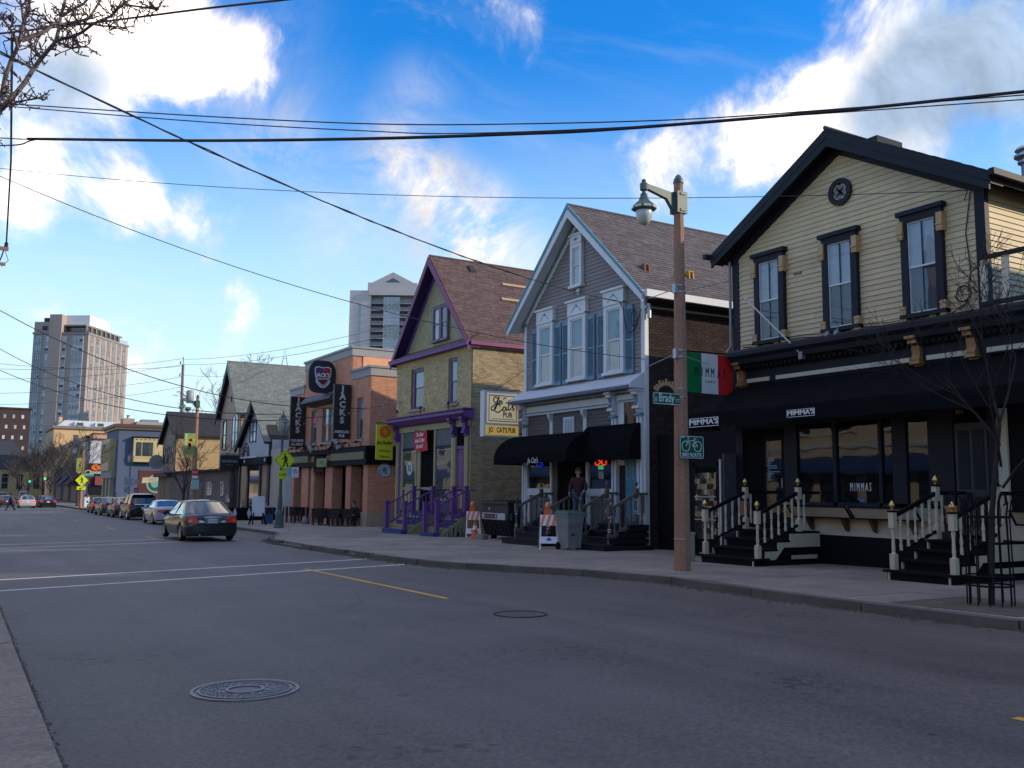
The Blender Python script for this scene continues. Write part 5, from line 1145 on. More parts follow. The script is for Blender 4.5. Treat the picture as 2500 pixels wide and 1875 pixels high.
# hood and shield sign, tall signs
fx.profile([(0,7.25),(.5,7.1),(.85,6.75),(.85,6.66),(0,6.5)], 49.7, 54.9).build('hood', mat('hood_grey', (.05, .052, .06), .6), kh)
fy = FR('y', 51.1); ss = thing('shield_sign', 'round-cornered black sign with a red and white shield on the pub front', 'sign', (17.75, 51.15, 8.0))
pts = [(17.78+.82*(abs(cos(t))**.55)*(1 if cos(t) > 0 else -1)*(1-.12*max(0, sin(t))), 8.0+.95*(abs(sin(t))**.6)*(1 if sin(t) > 0 else -1)) for t in [2*pi*i/32 for i in range(32)]]
fy.prism(pts, -.18, .0).build('panel', mat('sign_charcoal', (.012, .012, .016), .5), ss)
shp = lambda s: [(17.80+s*x, 8.08+s*y) for x, y in ((-.5,.42),(-.3,.52),(0,.46),(.3,.52),(.5,.42),(.48,.05),(.40,-.25),(.2,-.5),(0,-.66),(-.2,-.5),(-.40,-.25),(-.48,.05))]
fy.prism(shp(1.0), 0, .012).build('shield', SIGNW, ss); fy.prism(shp(.90), .012, .018).build('shield_field', mat('sign_maroon', (.10, .012, .02), .5), ss)
fy.prism([(17.5,8.42),(17.8,8.50),(17.8,8.25),(17.4,8.25)], .018, .022).build('blue_quarter', mat('sign_navy', ()), ss); fy.prism([(17.8,8.5),(18.1,8.45),(18.2,8.25),(17.8,8.25)], .018, .022).build('red_quarter', SIGNR, ss)
text("JACK'S", 'lettering', SIGNW, ss, fy, 17.8, 8.08, .32, .024, .004, sx=.85, bold=.01); text('AMERICAN PUB', 'lettering', SIGNW, ss, fy, 17.8, 7.87, .12, .024, .004, sx=.8, bold=.003)
k = MB()
for s in (-1, 1): stroke(fy, [(17.8+s*x, z) for x, z in ((.42,7.78),(.32,7.6),(.18,7.45),(.03,7.36))], .07, .024, k)
k.build('laurel', SIGNW, ss)
def tall_sign(yy, x0, x1, z0, z1, sub, label):
    f = FR('y', yy); t = thing('tall_sign', label, 'sign', ((x0+x1)/2, yy, (z0+z1)/2), 'tall black pub signs')
    f.b(x0, x1, z0, z1, -.22, 0).build('panel', mat('sign_charcoal', ()), t); cx_ = (x0+x1)/2; H = (z1-z0)
    for i, ch in enumerate("JACKS"):
        z = z1-H*(.085+.145*i); text(ch, 'letter', mat('sign_silver', (.50, .50, .51), .5, .1), t, f, cx_, z, H*.158, .004, .006, sx=1.05, bold=.022)
        q = .1*H/2; 
    text("'", 'letter', mat('sign_silver', ()), t, f, cx_+.4, z1-H*(.085+.145*3.4), .5, .004, .006)
    for j, s_ in enumerate(sub): text(s_, 'lettering', SIGNW, t, f, cx_, z0+H*(.125-.072*j), H*.068, .004, .004, sx=(x1-x0)*.92/(len(s_)*H*.068*.66) if len(s_) > 6 else .9, bold=.006)
    for z in (z0+.2, z1-.2): MB().tube([(x1-.1, yy+.1, z), (X, yy+.1, z)], .03, 5).build('bracket', CABLE, t)
tall_sign(48.4, 17.56, 18.52, 4.30, 7.32, ('AMERICAN', 'PUB'), 'tall black pub sign reading down, the nearer one with the American line')
tall_sign(56.2, 17.58, 18.54, 4.12, 7.26, ('FOOD SERVED', 'ALL NIGHT'), 'tall black pub sign reading down, the farther one with the food line')
# two pale roof planks and a small vent left on the maroon slope
for x0, x1, y_, l_ in ((21.25, 23.3, 36.46, 'upper pale wooden plank lying on the maroon roof'), (20.75, 22.3, 35.66, 'lower pale wooden plank lying on the maroon roof')):
    z_ = 12.25-1.118*(37.55-y_); t = thing('roof_plank', l_, 'plank', ((x0+x1)/2, y_, z_), 'planks on the maroon roof')
    n_ = Vector((0, -1.118, 1)).normalized(); d_ = Vector((0, 1, 1.118)).normalized(); o_ = Vector((0, y_, z_))+n_*.03
    MB().prism([o_+Vector((x0, 0, 0)), o_+Vector((x1, 0, 0)), o_+Vector((x1, 0, 0))+d_*.17, o_+Vector((x0, 0, 0))+d_*.17], n_*.05).build('plank', mat('pale_plank', (.42, .27, .15), .7, .1), t)
vt = thing('roof_vent', 'small dark vent near the ridge of the maroon roof', 'vent', (19.9, 37.2, 11.85)); MB().prism([(19.8, 37.25, 11.9), (19.8, 36.95, 11.6), (19.8, 36.95, 11.72), (19.8, 37.2, 12.0)], (.3, 0, 0)).build('hood', ROOFD, vt)
# ------------------------------------------------------------ farther houses on the row
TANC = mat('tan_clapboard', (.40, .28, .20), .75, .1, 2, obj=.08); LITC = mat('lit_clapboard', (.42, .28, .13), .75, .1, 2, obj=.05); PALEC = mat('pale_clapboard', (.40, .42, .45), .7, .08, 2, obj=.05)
DKTRIM = mat('dark_indigo_trim', (.015, .015, .03), .6)
def far_window(parent, fr, a0, a1, z0, z1, frame, o=.03, blind=None, bars=1):
    k = MB(); f = .07
    for p in ((a0, a0+f, z0, z1), (a1-f, a1, z0, z1), (a0, a1, z1-f, z1), (a0, a1, z0, z0+f), (a0+f, a1-f, (z0+z1)/2-.03, (z0+z1)/2+.03)): fr.box(k, p[0], p[1], p[2], p[3], 0, o+.05)
    for i in range(1, bars): a = a0+(a1-a0)*i/bars; fr.box(k, a-.03, a+.03, z0, z1, 0, o+.048)
    w = k.build('window', frame, parent); fr.b(a0+f, a1-f, z0+f, z1-f, 0, o).build('pane', blind or PANE, w); return w
PANE = mat('dark_pane', (.02, .024, .03), .08, .2, 2, spec=.8, coat=.5); PANEL_ = mat('pale_pane', (.40, .45, .50), .12, .1, 2, spec=.8); PANEB = mat('blue_pane', (.24, .27, .30), .08, .25, .4, spec=.9, coat=.6, isl=.5, obj=.5)
# tan gabled house with large grey-green roof
X = 18.6; fx = FR('x', X); th_ = thing('tan_house', 'tall tan clapboard house with a big grey-green roof and dark rakes', 'house', (18.7, 75, -.7))
yc, zr, sl = 75.2, 11.7, 1.25
MB().prism([(X+.02, 78.3, -2), (X+.02, 78.3, 7.8), (X+.02, yc, 11.5), (X+.02, 72.1, 7.8), (X+.02, 72.1, -2)], (9, 0, 0)).build('wall', DMORT, th_)
clapboards(th_, fx, lambda z: (yc-min(3.1, (11.45-z)/sl), yc+min(3.1, (11.45-z)/sl)), 3.2, 11.3, .19, TANC)
clapboards(th_, FR('y', 72.1), lambda z: (18.65, 27.5), 3.2, 7.7, .19, LITC)
gable_roof(th_, 18.15, 25.6, yc, 3.5, zr, sl, .18, DKTRIM, ROOFGR, DKTRIM)
for sg in (1, -1): fx.prism([(yc, zr-.1), (yc+sg*3.52, zr-sl*3.52-.1), (yc+sg*3.52, zr-sl*3.52-.55), (yc, zr-.7)], .36, .44).build('barge_board', DKTRIM if sg > 0 else GREYT, th_)
far_window(th_, fx, 74.2, 75.0, 8.4, 10.2, DKTRIM); far_window(th_, fx, 76.2, 77.3, 4.6, 7.0, DKTRIM); far_window(th_, fx, 72.6, 74.4, 4.6, 7.2, GREYT, blind=PANEL_, bars=2)
an = thing('roof_aerial', 'thin A-shaped aerial on the ridge of the grey-green roof', 'aerial', (23, yc, 11.7)); MB().tube([(22.6, yc, 11.7), (22.85, yc, 13.1), (23.1, yc, 11.7)], .03, 4).build('mast', CABLE, an); MB().tube([(22.72, yc, 12.3), (22.98, yc, 12.3)], .02, 4).build('crossbar', CABLE, an)
# low stone front between the two gabled houses
ls = thing('stone_annex', 'low rubble stone annex with small white windows under bare creepers', 'building', (18.5, 82, -.8))
MB().box(18.3, 26, 73.4, 96.5, -2, 2.9).build('wall', mat('rubble_dark', (.14, .11, .095), .9, .45, 2.5, .6, 14), ls)
fxx = FR('x', 18.3)
for (a, w_) in ((75, .9), (79, 1.8), (86, 1.0)): far_window(ls, fxx, a, a+w_, .9, 2.0, WHITE, bars=2 if w_ > 1.2 else 1)
fxx.b(82.5, 83.6, -1, 1.6, 0, .04).build('door', mat('brown_door', (.07, .035, .025), .6), ls); fxx.b(73.3, 96.5, 2.9, 3.05, -3, .5).build('roof', ROOFD, ls)
FY = FR('y', 73.4); FY.b(18.32, 24, -2, 2.9, 0, .03).build('side_wall', mat('rubble_dark', ()), ls)
# small white gabled bar
wf = thing('white_gabled_bar', 'small white clapboard bar with a steep dark rake and grey-green roof', 'house', (18.4, 67.3, -.6))
yc, zr, sl = 67.35, 7.95, .80; X = 18.5; fx = FR('x', X)
MB().prism([(X+.02, 71.2, -2), (X+.02, 71.2, 4.8), (X+.02, yc, 7.75), (X+.02, 63.2, 4.8), (X+.02, 63.2, -2)], (8, 0, 0)).build('wall', DMORT, wf)
def wb(z): h = min(3.6, (7.6-z)/sl); return (yc-h, yc+h)
clapboards(wf, fx, wb, 3.75, 7.5, .16, PALEC); clapboards(wf, FR('y', 63.2), lambda z: (18.55, 26), 3.75, 4.9, .16, PALEC)
gable_roof(wf, 18.05, 26.5, yc, 4.0, zr, sl, .16, DKTRIM, ROOFGR, DKTRIM)
fx.prism([(yc, zr-.05), (yc+4.05, zr-sl*4.05-.05), (yc+4.05, zr-sl*4.05-.5), (yc, zr-.75)], .32, .46).build('barge_board', DKTRIM, wf)
far_window(wf, fx, 67.0, 68.7, 4.9, 6.4, DKTRIM, blind=PANEL_, bars=2); fx.b(66.9, 68.8, 6.42, 6.55, 0, .1).build('window_hood', DKTRIM, wf)
k = MB(); 
for r0, r1 in ((.35, .5), (.62, .75), (.9, 1.0)): disc(fx, 69.6, 3.9, r0, r1, .03, .06, 12, k, a0=0, a1=pi)
k.build('arched_sign', DKTRIM, wf); fx.b(66.2, 70.6, 3.72, 3.84, 0, .18).build('white_ledge', WHITE, wf)
fx.b(63, 71.4, 3.2, 3.72, -.1, .35).build('shop_cornice', BLACKP, wf)
for a0, a1 in ((63.2, 63.7), (65.3, 65.7), (68.5, 68.9), (70.9, 71.3)): fx.b(a0, a1, -1.5, 3.2, 0, .1).build('pilaster', DKTRIM, wf)
for a0, a1, m_ in ((63.7, 65.3, 'stone_panel'), (65.7, 66.6, 0), (66.6, 68.5, 0), (68.9, 70.9, 'stone_panel')):
    fx.b(a0, a1, -.6, 3.2, 0, .03).build('shop_window', mat('poster_glass', (.055, .052, .045), .3, .8, 1.5) if m_ else PANE, wf)
d_ = MB()
for a in (63.45, 68.7, 71.1): fx.prism([(a, 3.35), (a+.12, 3.55), (a, 3.7) if False else (a, 3.62), (a-.12, 3.45)], .35, .38, d_)
d_.build('white_diamond', WHITE, wf); 
for a in (63.5, 65.0, 70.0): fx.prism([(a-.16, .0), (a, -.55), (a+.16, 0), (a, .55)], .10, .13).build('white_diamond', WHITE, wf)
MB().box(18.5, 26, 59.5, 63.2, -2, 4.2).build('side_block', mat('cream_block', (.38, .34, .28), .8), wf)
bs = thing('black_hanging_sign', 'black projecting bar sign with faint pale lettering on the white gabled bar', 'sign', (17.5, 70.2, 3.5)); FYs = FR('y', 70.2)
FYs.b(16.75, 18.15, 2.85, 3.98, -.12, 0).build('panel', mat('sign_charcoal', ()), bs); text('WATERFORD', 'lettering', SIGNT, bs, FYs, 17.45, 3.5, .26, .004, .004, sx=.75); text('WINE CO.', 'lettering', mat('faint_gold', (.2, .17, .12), .6), bs, FYs, 17.45, 3.25, .13, .004, .004); MB().tube([(16.8, 70.25, 4.06), (18.5, 70.25, 4.06)], .03, 5).build('arm', CABLE, bs)
# tan house with near-black roof
dh = thing('dark_roof_house', 'weathered tan house with a near-black roof beside the utility pole', 'house', (18.7, 100, -.9)); X = 18.6; fx = FR('x', X); yc, zr, sl = 99.5, 9.3, .72
MB().prism([(X+.02, 103.2, -2), (X+.02, 103.2, 6.3), (X+.02, yc, 9.1), (X+.02, 96.6, 6.9), (X+.02, 96.6, -2)], (5.6, 0, 0)).build('wall', DMORT, dh)
clapboards(dh, fx, lambda z: (max(96.6, yc-(9.05-z)/sl), min(103.2, yc+(9.05-z)/sl)), 3.0, 8.6, .3, mat('grey_tan_board', (.22, .18, .14), .8, .15, 2, obj=.12)); clapboards(dh, FR('y', 96.6), lambda z: (18.65, 24.2), -1.5, 6.8, .3, LITC)
for sg, e in ((1, 4.3), (-1, 3.4)): MB().prism([(18.1, yc, zr), (18.1, yc+sg*e, zr-sl*e), (18.1, yc+sg*e, zr-sl*e-.2), (18.1, yc, zr-.22)], (6.6, 0, 0)).build('roof', ROOFD, dh)
shingles(dh, 18.1, 24.7, (yc-3.4, zr-sl*3.4), (yc, zr), ROOFD)
fx.prism([(yc, zr-.05), (yc+4.3, zr-sl*4.3-.05), (yc+4.3, zr-sl*4.3-.5), (yc, zr-.6)], .45, .52).build('barge_board', DKTRIM, dh)
for a in (97.6, 99.6, 101.6): far_window(dh, fx, a, a+.9, 3.9, 5.6, mat('brown_frame', (.08, .05, .035), .6))
fx.b(96.4, 103.4, 2.55, 3.0, 0, .8).build('shop_roof', mat('brown_roof', (.05, .04, .035), .8), dh)
for i in range(7): fx.b(96.7+i*1.0, 96.95+i*1.0, -1.6, 2.55, 0, .35).build('porch_post', TANC, dh)
fx.b(96.6, 103.2, -1.5, 2.5, 0, .02).build('shop_wall', mat('brown_shop', (.07, .05, .04), .8, .4, 2), dh)
# blue-grey corner building with yellow bays
bh = thing('blue_corner_building', 'blue-grey flat-roofed corner building with yellow bay windows', 'building', (18.2, 136, -1.2)); X = 18.0; fx = FR('x', X); fy = FR('y', 131.0)
BLUEW = mat('blue_grey_wall', (.075, .10, .165), .8, .08, 1); YELW = mat('yellow_bay', (.52, .40, .20), .7, .06, 1)
MB().box(X, 27, 131, 142.5, -3, 9.1).build('wall', BLUEW, bh)
MB().box(X-.35, 27.3, 130.65, 142.8, 9.1, 9.35).build('cornice', YELW, bh); MB().box(X-.7, 27.6, 130.3, 143.1, 9.35, 9.75).build('cornice_top', mat('brown_cornice', (.09, .04, .035), .6), bh)
b = fx.b(133, 141, 3.6, 7.9, 0, .8).build('bay', YELW, bh)
for i in range(4): far_window(b, FR('x', X-.8), 133.5+i*1.9, 134.8+i*1.9, 4.9, 7.3, YELW, blind=mat('tan_pane', (.25, .22, .16), .3))
b = fy.b(19.8, 25.8, 4.8, 8.0, 0, .7).build('bay', YELW, bh); f2 = FR('y', 130.3)
fy.b(19.6, 26, 8.0, 8.15, 0, .85).build('bay_roof', BLACKP, b); fy.b(19.7, 25.9, 5.35, 5.55, .6, .75).build('bay_band', YELW, b); fy.b(19.9, 25.9, 4.6, 4.8, 0, .6).build('bay_foot', BLACKP, b)
far_window(b, f2, 20.15, 20.75, 5.6, 7.4, DKTRIM); far_window(b, f2, 20.95, 22.2, 5.6, 7.4, DKTRIM)
for i in range(10): f2.b(20+i*.55, 20.25+i*.55, 7.7, 7.8, 0, .02).build('bay_dentil', BLACKP, b)
for i in range(3): fx.b(133.2+i*3.2, 134.2+i*3.2, -2, 3.4, 0, .5).build('shop_column', mat('cream_column', (.40, .36, .25), .7), bh)
fx.b(132, 142, 2.6, 3.8, 0, .6).build('shop_fascia', mat('grey_fascia', (.28, .27, .24), .7), bh)
mu = thing('mural_panel', 'dark red mural panel with a green globe and cream ribbon on the blue wall', 'mural', (22.2, 130.9, 2)); fy.b(20.75, 24.5, .1, 3.7, 0, .08).build('panel', mat('mural_maroon', (.085, .018, .018), .7), mu)
disc(fy, 22.95, 1.95, 0, 1.25, .08, .10, 24).build('globe', mat('globe_dark', (.025, .05, .05), .6), mu); disc(fy, 22.95, 1.95, 1.0, 1.25, .1, .115, 20, a0=pi*.55, a1=pi*1.75).build('globe_rim', mat('globe_teal', (.15, .35, .28), .6), mu); disc(fy, 22.8, 2.2, 0, .8, .1, .11, 16, sa=.7).build('globe_land', mat('globe_teal', ()), mu)
fy.prism([(21.1,2.0),(21.2,2.75),(23.0,2.85),(23.9,2.6),(23.6,2.4),(22.9,2.25),(21.8,2.05)], .115, .13).build('ribbon', mat('ribbon_cream', (.48, .42, .28), .7), mu); text('NO', 'lettering', mat('lettering_olive', (.25, .2, .08), .7), mu, fy, 22.5, 2.5, .6, .14, .004)
# pale round sign on the pole side
rd = thing('round_white_sign', 'round pale sign with faint scrollwork, hanging before the tan house', 'sign', (18.3, 104.2, 4.0)); fyr = FR('y', 104.2)
disc(fyr, 18.22, 4.18, 0, .78, -.12, 0, 24).build('disc', mat('pale_sign', (.36, .37, .39), .6, .25, 6), rd); k = MB()
for r in (.3, .5, .66): disc(fyr, 18.22, 4.18, r, r+.035, 0, .006, 16, k)
for i in range(7): stroke(fyr, [(18.22+r*cos(i*.9+r*4), 4.18+r*sin(i*.9+r*4)) for r in (.06,.2,.34,.48,.62)], .04, .006, k)
tag(k.build('scrollwork', mat('scroll_grey', (.12, .12, .14), .6), rd), kind='stuff')
# white-walled shop with black sign, dark-fronted shop, peach building
wh = thing('white_wall_shop', 'shop with a blank white upper side wall and a black sign below', 'building', (18, 165, -1.4)); MB().box(18, 27, 161, 172, -3, 8.9).build('wall', mat('white_wall', (.52, .54, .56), .7, .06, 1), wh)
MB().box(17.8, 27.2, 160.8, 172.2, 8.9, 9.15).build('coping', mat('brown_cornice', ()), wh); fyw = FR('y', 161); MB().box(17.96, 18.0, 161.1, 172, 2, 8.6).build('grey_front', GREYT, wh); MB().box(17.7, 26, 160.9, 161, -3, 3.0).build('brown_base', mat('brown_shop', ()), wh)
fyw.b(18.1, 20.6, .2, 1.9, .1, .2).build('shop_window', PANE, wh)
bo = thing('black_shop_sign', 'black shop sign with an orange swoosh disc and white lettering', 'sign', (19, 160.7, 4.2)); fyw.b(17.55, 20.4, 3.2, 5.15, .12, .3).build('panel', SIGNK, bo)
disc(fyw, 18.95, 4.5, 0, .5, .3, .32, 16, sa=1.35).build('swoosh', mat('boost_orange', (.75, .16, .01), .5), bo); fyw.prism([(18.7, 4.8), (18.8, 4.85), (19.25, 4.2), (19.15, 4.15)], .32, .335).build('slash', SIGNK, bo); text('boost', 'lettering', SIGNW, bo, fyw, 18.95, 3.75, .75, .31, .01, sx=.95, bold=.01)
rc = thing('maroon_awning', 'flat maroon awning panel below the black shop sign', 'awning', (19.6, 160.6, 2.4)); fyw.b(18.9, 20.5, 1.7, 3.1, .2, .6).build('canopy', mat('maroon_canvas', (.22, .06, .05), .8), rc)
ph = thing('peach_building', 'three-storey peach building with a pale mansard roof', 'building', (18, 235, -1.6)); PEW = mat('peach_wall', (.62, .40, .20), .8, .07, .6); fyp = FR('y', 229)
MB().box(18.1, 31.5, 229, 250, -3, 14.3).build('wall', PEW, ph); MB().box(17.6, 31.8, 228.5, 250.5, 14.3, 14.9).build('cornice', mat('grey_brown_cornice', (.22, .18, .15), .7), ph); MB().prism([(18.6, 229.4, 14.9), (31.5, 229.4, 14.9), (31.0, 230.6, 16.3), (20.2, 230.6, 16.3)], (0, 18, 0)).build('mansard', mat('pale_mansard', (.50, .51, .53), .6), ph)
for x in (22.0, 26.3): m2 = MB().box(x, x+2.4, 228.9, 231, 14.95, 15.9).build('dormer', WHITE, ph); FR('y', 228.9).b(x+.5, x+1.8, 15.05, 15.75, 0, .03).build('pane', PANE, m2)
for x in (19.0, 31.0): MB().box(x, x+.7, 231, 232, 14.5, 17.0).build('chimney', PEW, ph)
for x in (22.0, 24.4, 26.8, 29.2):
    for z in (10.0, 5.6): far_window(ph, fyp, x, x+1.0, z, z+3.0, mat('grey_frame', ()), bars=2); 
MB().box(17.9, 18.1, 229, 250, 4, 14).build('front_face', mat('peach_shaded', (.40, .29, .19), .8), ph)  # front face in darker peach: street-side shade put into the colour
PK = thing('pink_block', 'pink rendered rear block beside the peach building', 'building', (24, 222, -1.5)); MB().box(25.4, 33, 222, 228.4, -3, 13.0).build('wall', mat('pink_wall', (.55, .30, .24), .8), PK); MB().box(25.2, 33.2, 221.8, 228.4, 13, 13.2).build('roof', mat('maroon_roof', (.12, .03, .03), .8), PK)
ds_ = thing('dark_fronted_shops', 'dark brown shop row with sloping awnings under bare trees', 'building', (18, 200, -1.5)); MB().box(18, 26, 174, 222, -3, 5.2).build('wall', mat('dark_brown_wall', (.05, .04, .045), .8, .4, .5), ds_)
for y0 in (176, 190, 205): MB().prism([(18, y0, 3.4), (18, y0, 2.2), (16.4, y0, 1.7)], (0, 10, 0)).build('awning', mat('dark_awning', (.02, .018, .03), .8), ds_); FR('x', 18).b(y0, y0+9, -1.2, 1.6, 0, .05).build('shop_window', mat('shop_window_dim', (.12, .10, .11), .4, .6, .7), ds_)
# end of the street
yh = thing('yellow_end_house', 'yellow house with arched windows and a steep dark roof at the end of the street', 'house', (12, 262, -1.8)); YW = mat('yellow_house_wall', (.42, .36, .17), .8, .08, .5); fye = FR('y', 258)
MB().box(2, 20.3, 258, 270, -4, 5.4).build('wall', YW, yh); MB().prism([(1.5, 257.6, 5.4), (16.4, 257.6, 5.4), (11.5, 262, 12.5), (6, 262, 12.5)], (0, 6, 0)).build('roof', mat('slate_blue_roof', (.03, .035, .05), .8, .2, 2), yh); MB().lathe((10, 262, 5), [(1.6,0),(1.6,1.5),(.1,7.2)], 8).build('turret_roof', mat('slate_blue_roof', ()), yh)
for x in (4, 9.4, 12.6, 16.3):
    w = far_window(yh, fye, x, x+1.5, .6, 3.6, mat('cream_frame', (.5, .46, .36), .7)); disc(fye, x+.75, 3.6, .0, .78, 0, .08, 10, a0=0, a1=pi).build('arch', mat('dark_pane', ()), w)
gh = thing('grey_end_house', 'small grey house beside the yellow house at the end of the street', 'house', (22, 262, -1.8)); MB().box(20.4, 23.6, 258, 268, -4, 4.4).build('wall', mat('grey_house', (.17, .18, .2), .8), gh); MB().box(20.2, 23.8, 257.6, 268.4, 4.4, 4.9).build('roof', ROOFD, gh); FR('y', 258).b(21, 22.2, -1, 2.5, 0, .05).build('window', PANE, gh)
# ------------------------------------------------------------ towers
BR = mat('tower_brown', (.40, .31, .255), .85, .06, .3); SPAN = mat('spandrel', (.36, .35, .34), .5, .15, .5, obj=.25); TWH = mat('tower_white', (.42, .41, .41), .6, .05, .3)
tw = thing('brown_tower', 'tall brown apartment tower with white window strips and a white roof block', 'tower', (37.2, 358.5, 0))
dR = Vector((sin(radians(34.4)), cos(radians(34.4)), 0)); dL = Vector((-dR.y, dR.x, 0)); C0 = Vector((37.2, 358.5, 0)); ZT = 55.6; LW, RW = 20.4, 30
nR = Vector((dR.y, -dR.x, 0)); nL = -dR            # outward normals of the right and left faces
def P3(u, v, z, o=0, face='L'): return C0+(dL*u if face == 'L' else dR*u)+Vector((0, 0, z))+(nL if face == 'L' else nR)*o
def slab3(mb, face, u0, u1, z0, z1, o0, o1): return mb.add([P3(u, 0, z, o, face) for o in (o0, o1) for u, z in ((u0, z0), (u1, z0), (u1, z1), (u0, z1))], [(0,1,2,3),(7,6,5,4),(0,4,5,1),(1,5,6,2),(2,6,7,3),(3,7,4,0)])
def blk(u0, u1, v0, v1, z0, z1): return MB().prism([C0+dL*u+dR*v+Vector((0, 0, z0)) for u, v in ((u0, v0), (u1, v0), (u1, v1), (u0, v1))], (0, 0, z1-z0))
blk(0, LW, 0, RW, -5, ZT).build('wall', BR, tw); blk(-.3, LW+.3, -.3, RW+.3, ZT, ZT+.7).build('parapet', mat('tower_cap', (.30, .24, .21), .8), tw)
FL = 3.3; nf = 16
def strip3(face, u0, u1, cols, o=.12):
    z0 = ZT-.6-nf*FL; k = MB()
    for i in range(cols+1): u = u0+(u1-u0)*i/cols; slab3(k, face, u-.10, u+.10, z0, ZT-.3, -.05, .3)
    k.build('mullions', TWH, tw)
    me_s = me_p = None
    for f in range(nf):
        zb = z0+f*FL
        for (a, b, nm, m_) in ((0, 1.25, 'spandrel', SPAN), (1.25, FL, 'window', PANEB)):
            mb = slab3(MB(), face, u0, u1, zb+a+.03, zb+b-.03, -.02, .1)
            c = P3((u0+u1)/2, 0, zb+(a+b)/2, 0, face); o_ = mb.build(nm, m_, tw, org=c)
            if nm == 'window':
                mb2 = MB(); slab3(mb2, face, u0, u1, zb+a+.8, zb+a+.95, .1, .2); mb2.build('transom', TWH, o_)
                if random.random() < .3: slab3(MB(), face, u0+.2, u0+(u1-u0)/cols-.1, zb+a+.1, zb+a+.75, .1, .14).build('air_conditioner', mat('tower_dark', (.02, .02, .025), .5), o_)
strip3('L', 1.8, 5.8, 3); strip3('L', 8.0, 9.6, 1); strip3('L', 14.2, 15.9, 1); strip3('L', 17.3, 20.0 if LW > 21 else 19.6, 3)
for i in range(7): u = 1.6+i*4.05; strip3('R', u, u+1.9, 2)
blk(9.9, 14.4, -.6, 5.5, -5, ZT+7.2).build('stair_shaft', BR, tw); blk(14.4, LW, .2, 7, ZT, ZT+4.6).build('penthouse', BR, tw)
blk(1.2, 9.9, 2.5, 17, ZT+3.7, ZT+7.4).build('plant_room', mat('plant_white', (.85, .80, .72), .7), tw); blk(1.5, 10, 1, 28, ZT+3.2, ZT+3.7).build('terrace_roof', mat('tower_cap', ()), tw)
blk(2, 9.5, 3, 27, ZT+.7, ZT+3.2).build('terrace_glass', PANE, tw)
for i in range(8): blk(1.6, 2.0, 1.4+i*3.4, 1.9+i*3.4, ZT+.7, ZT+3.2).build('terrace_post', BR, tw)
k = MB()
for z in (ZT+1.2, ZT+1.8): slab3(k, 'R', 0, RW, z, z+.12, -.3, -.18); slab3(k, 'L', .3, 9.6, z, z+.12, -.3, -.18)
k.build('terrace_rail', DKTRIM, tw); blk(15, 17.4, 1, 3, ZT+4, ZT+6.2).build('roof_unit', mat('tower_navy', (.03, .03, .07), .6), tw); slab3(MB(), 'L', 15.6, 17.2, ZT+1.6, ZT+3, -.2, -.1+.3).build('vent', mat('tower_dark', (.02, .02, .025), .5), tw)
# pale tower with pediment
T2 = thing('pale_tower', 'pale apartment tower with a pedimented top, balconies and a glazed centre bay', 'tower', (107, 281, 0)); PT = mat('pale_tower_wall', (.62, .53, .48), .85, .05, .3)
ux = Vector((cos(TH), -sin(TH), 0)); un = Vector((-sin(TH), -cos(TH), 0)); O2 = Vector((106.2, 281.2, 0))
def B3(u0, u1, z0, z1, o0, o1): return MB().add([O2+ux*u+un*o+Vector((0, 0, z)) for o in (o0, o1) for u, z in ((u0, z0), (u1, z0), (u1, z1), (u0, z1))], [(0,1,2,3),(7,6,5,4),(0,4,5,1),(1,5,6,2),(2,6,7,3),(3,7,4,0)])
ZT = 65.9
B3(0, 7, -5, ZT, -25, 0).build('wall', PT, T2); B3(22, 31, -5, ZT, -25, 0).build('wall', PT, T2); B3(7, 22, -5, ZT, -25, -3.0).build('recessed_wall', PT, T2); B3(6.2, 22.4, ZT-1.6, ZT, -20, .5).build('head_band', PT, T2)
B3(5.8, 22.0, ZT, ZT+2.6, -12, .2).build('attic', PT, T2); MB().prism([O2+ux*u+un*.2+Vector((0, 0, z)) for u, z in ((7.2, ZT+2.6), (20.8, ZT+2.6), (14.0, ZT+6.1))], -un*10).build('pediment', PT, T2); MB().prism([O2+ux*u+un*.25+Vector((0, 0, z)) for u, z in ((11.4, ZT+2.7), (16.6, ZT+2.7), (14.0, ZT+4.2))], -un*.3).build('pediment_vent', mat('tower_blue_vent', (.10, .14, .19), .6), T2)
for f in range(14):
    z = ZT-1.9-2.32*(f+1)
    B3(6.8, 11.2, z-.2, z, -3, .6).build('balcony', mat('balcony_pale', (.42, .43, .45), .7), T2); B3(16.4, 22.2, z-.2, z, -3, .6).build('balcony', mat('balcony_pale', ()), T2)
    B3(6.9, 11.1, z+.15, z+1.0, .45, .5).build('balcony_rail', mat('balcony_rail', (.16, .16, .18), .6), T2); B3(16.5, 22.1, z+.15, z+1.0, .45, .5).build('balcony_rail', mat('balcony_rail', ()), T2)
    B3(8.3, 9.2, z, z+2.0, -3, -2.9).build('balcony_door', PANEB, T2); B3(10.2, 11.2, z, z+2.1, -3, -2.85).build('balcony_door', PANEB, T2); B3(17.5, 18.5, z, z+2.0, -3, -2.9).build('balcony_door', PANEB, T2)
    w = B3(11.2, 16.4, z, z+2.12, -3, .2).build('bay_window', PANEB, T2); k = MB()
    for i in range(5): u = 11.2+5.2*i/4; b3 = B3(u-.07, u+.07, z-.2, z+2.12, .2, .34); k.add(b3.v, b3.f)
    b3 = B3(11.2, 16.4, z-.2, z, -3, .33); k.add(b3.v, b3.f); b3 = B3(11.2, 16.4, z+.75, z+.82, .2, .3); k.add(b3.v, b3.f); k.build('mullions', TWH, w)
    B3(3.0, 3.7, z+.2, z+2.0, -.1, .05).build('window', PANEB, T2); B3(3.0, 3.7, z-.2, z+.15, -.1, .06).build('spandrel', TWH, T2)
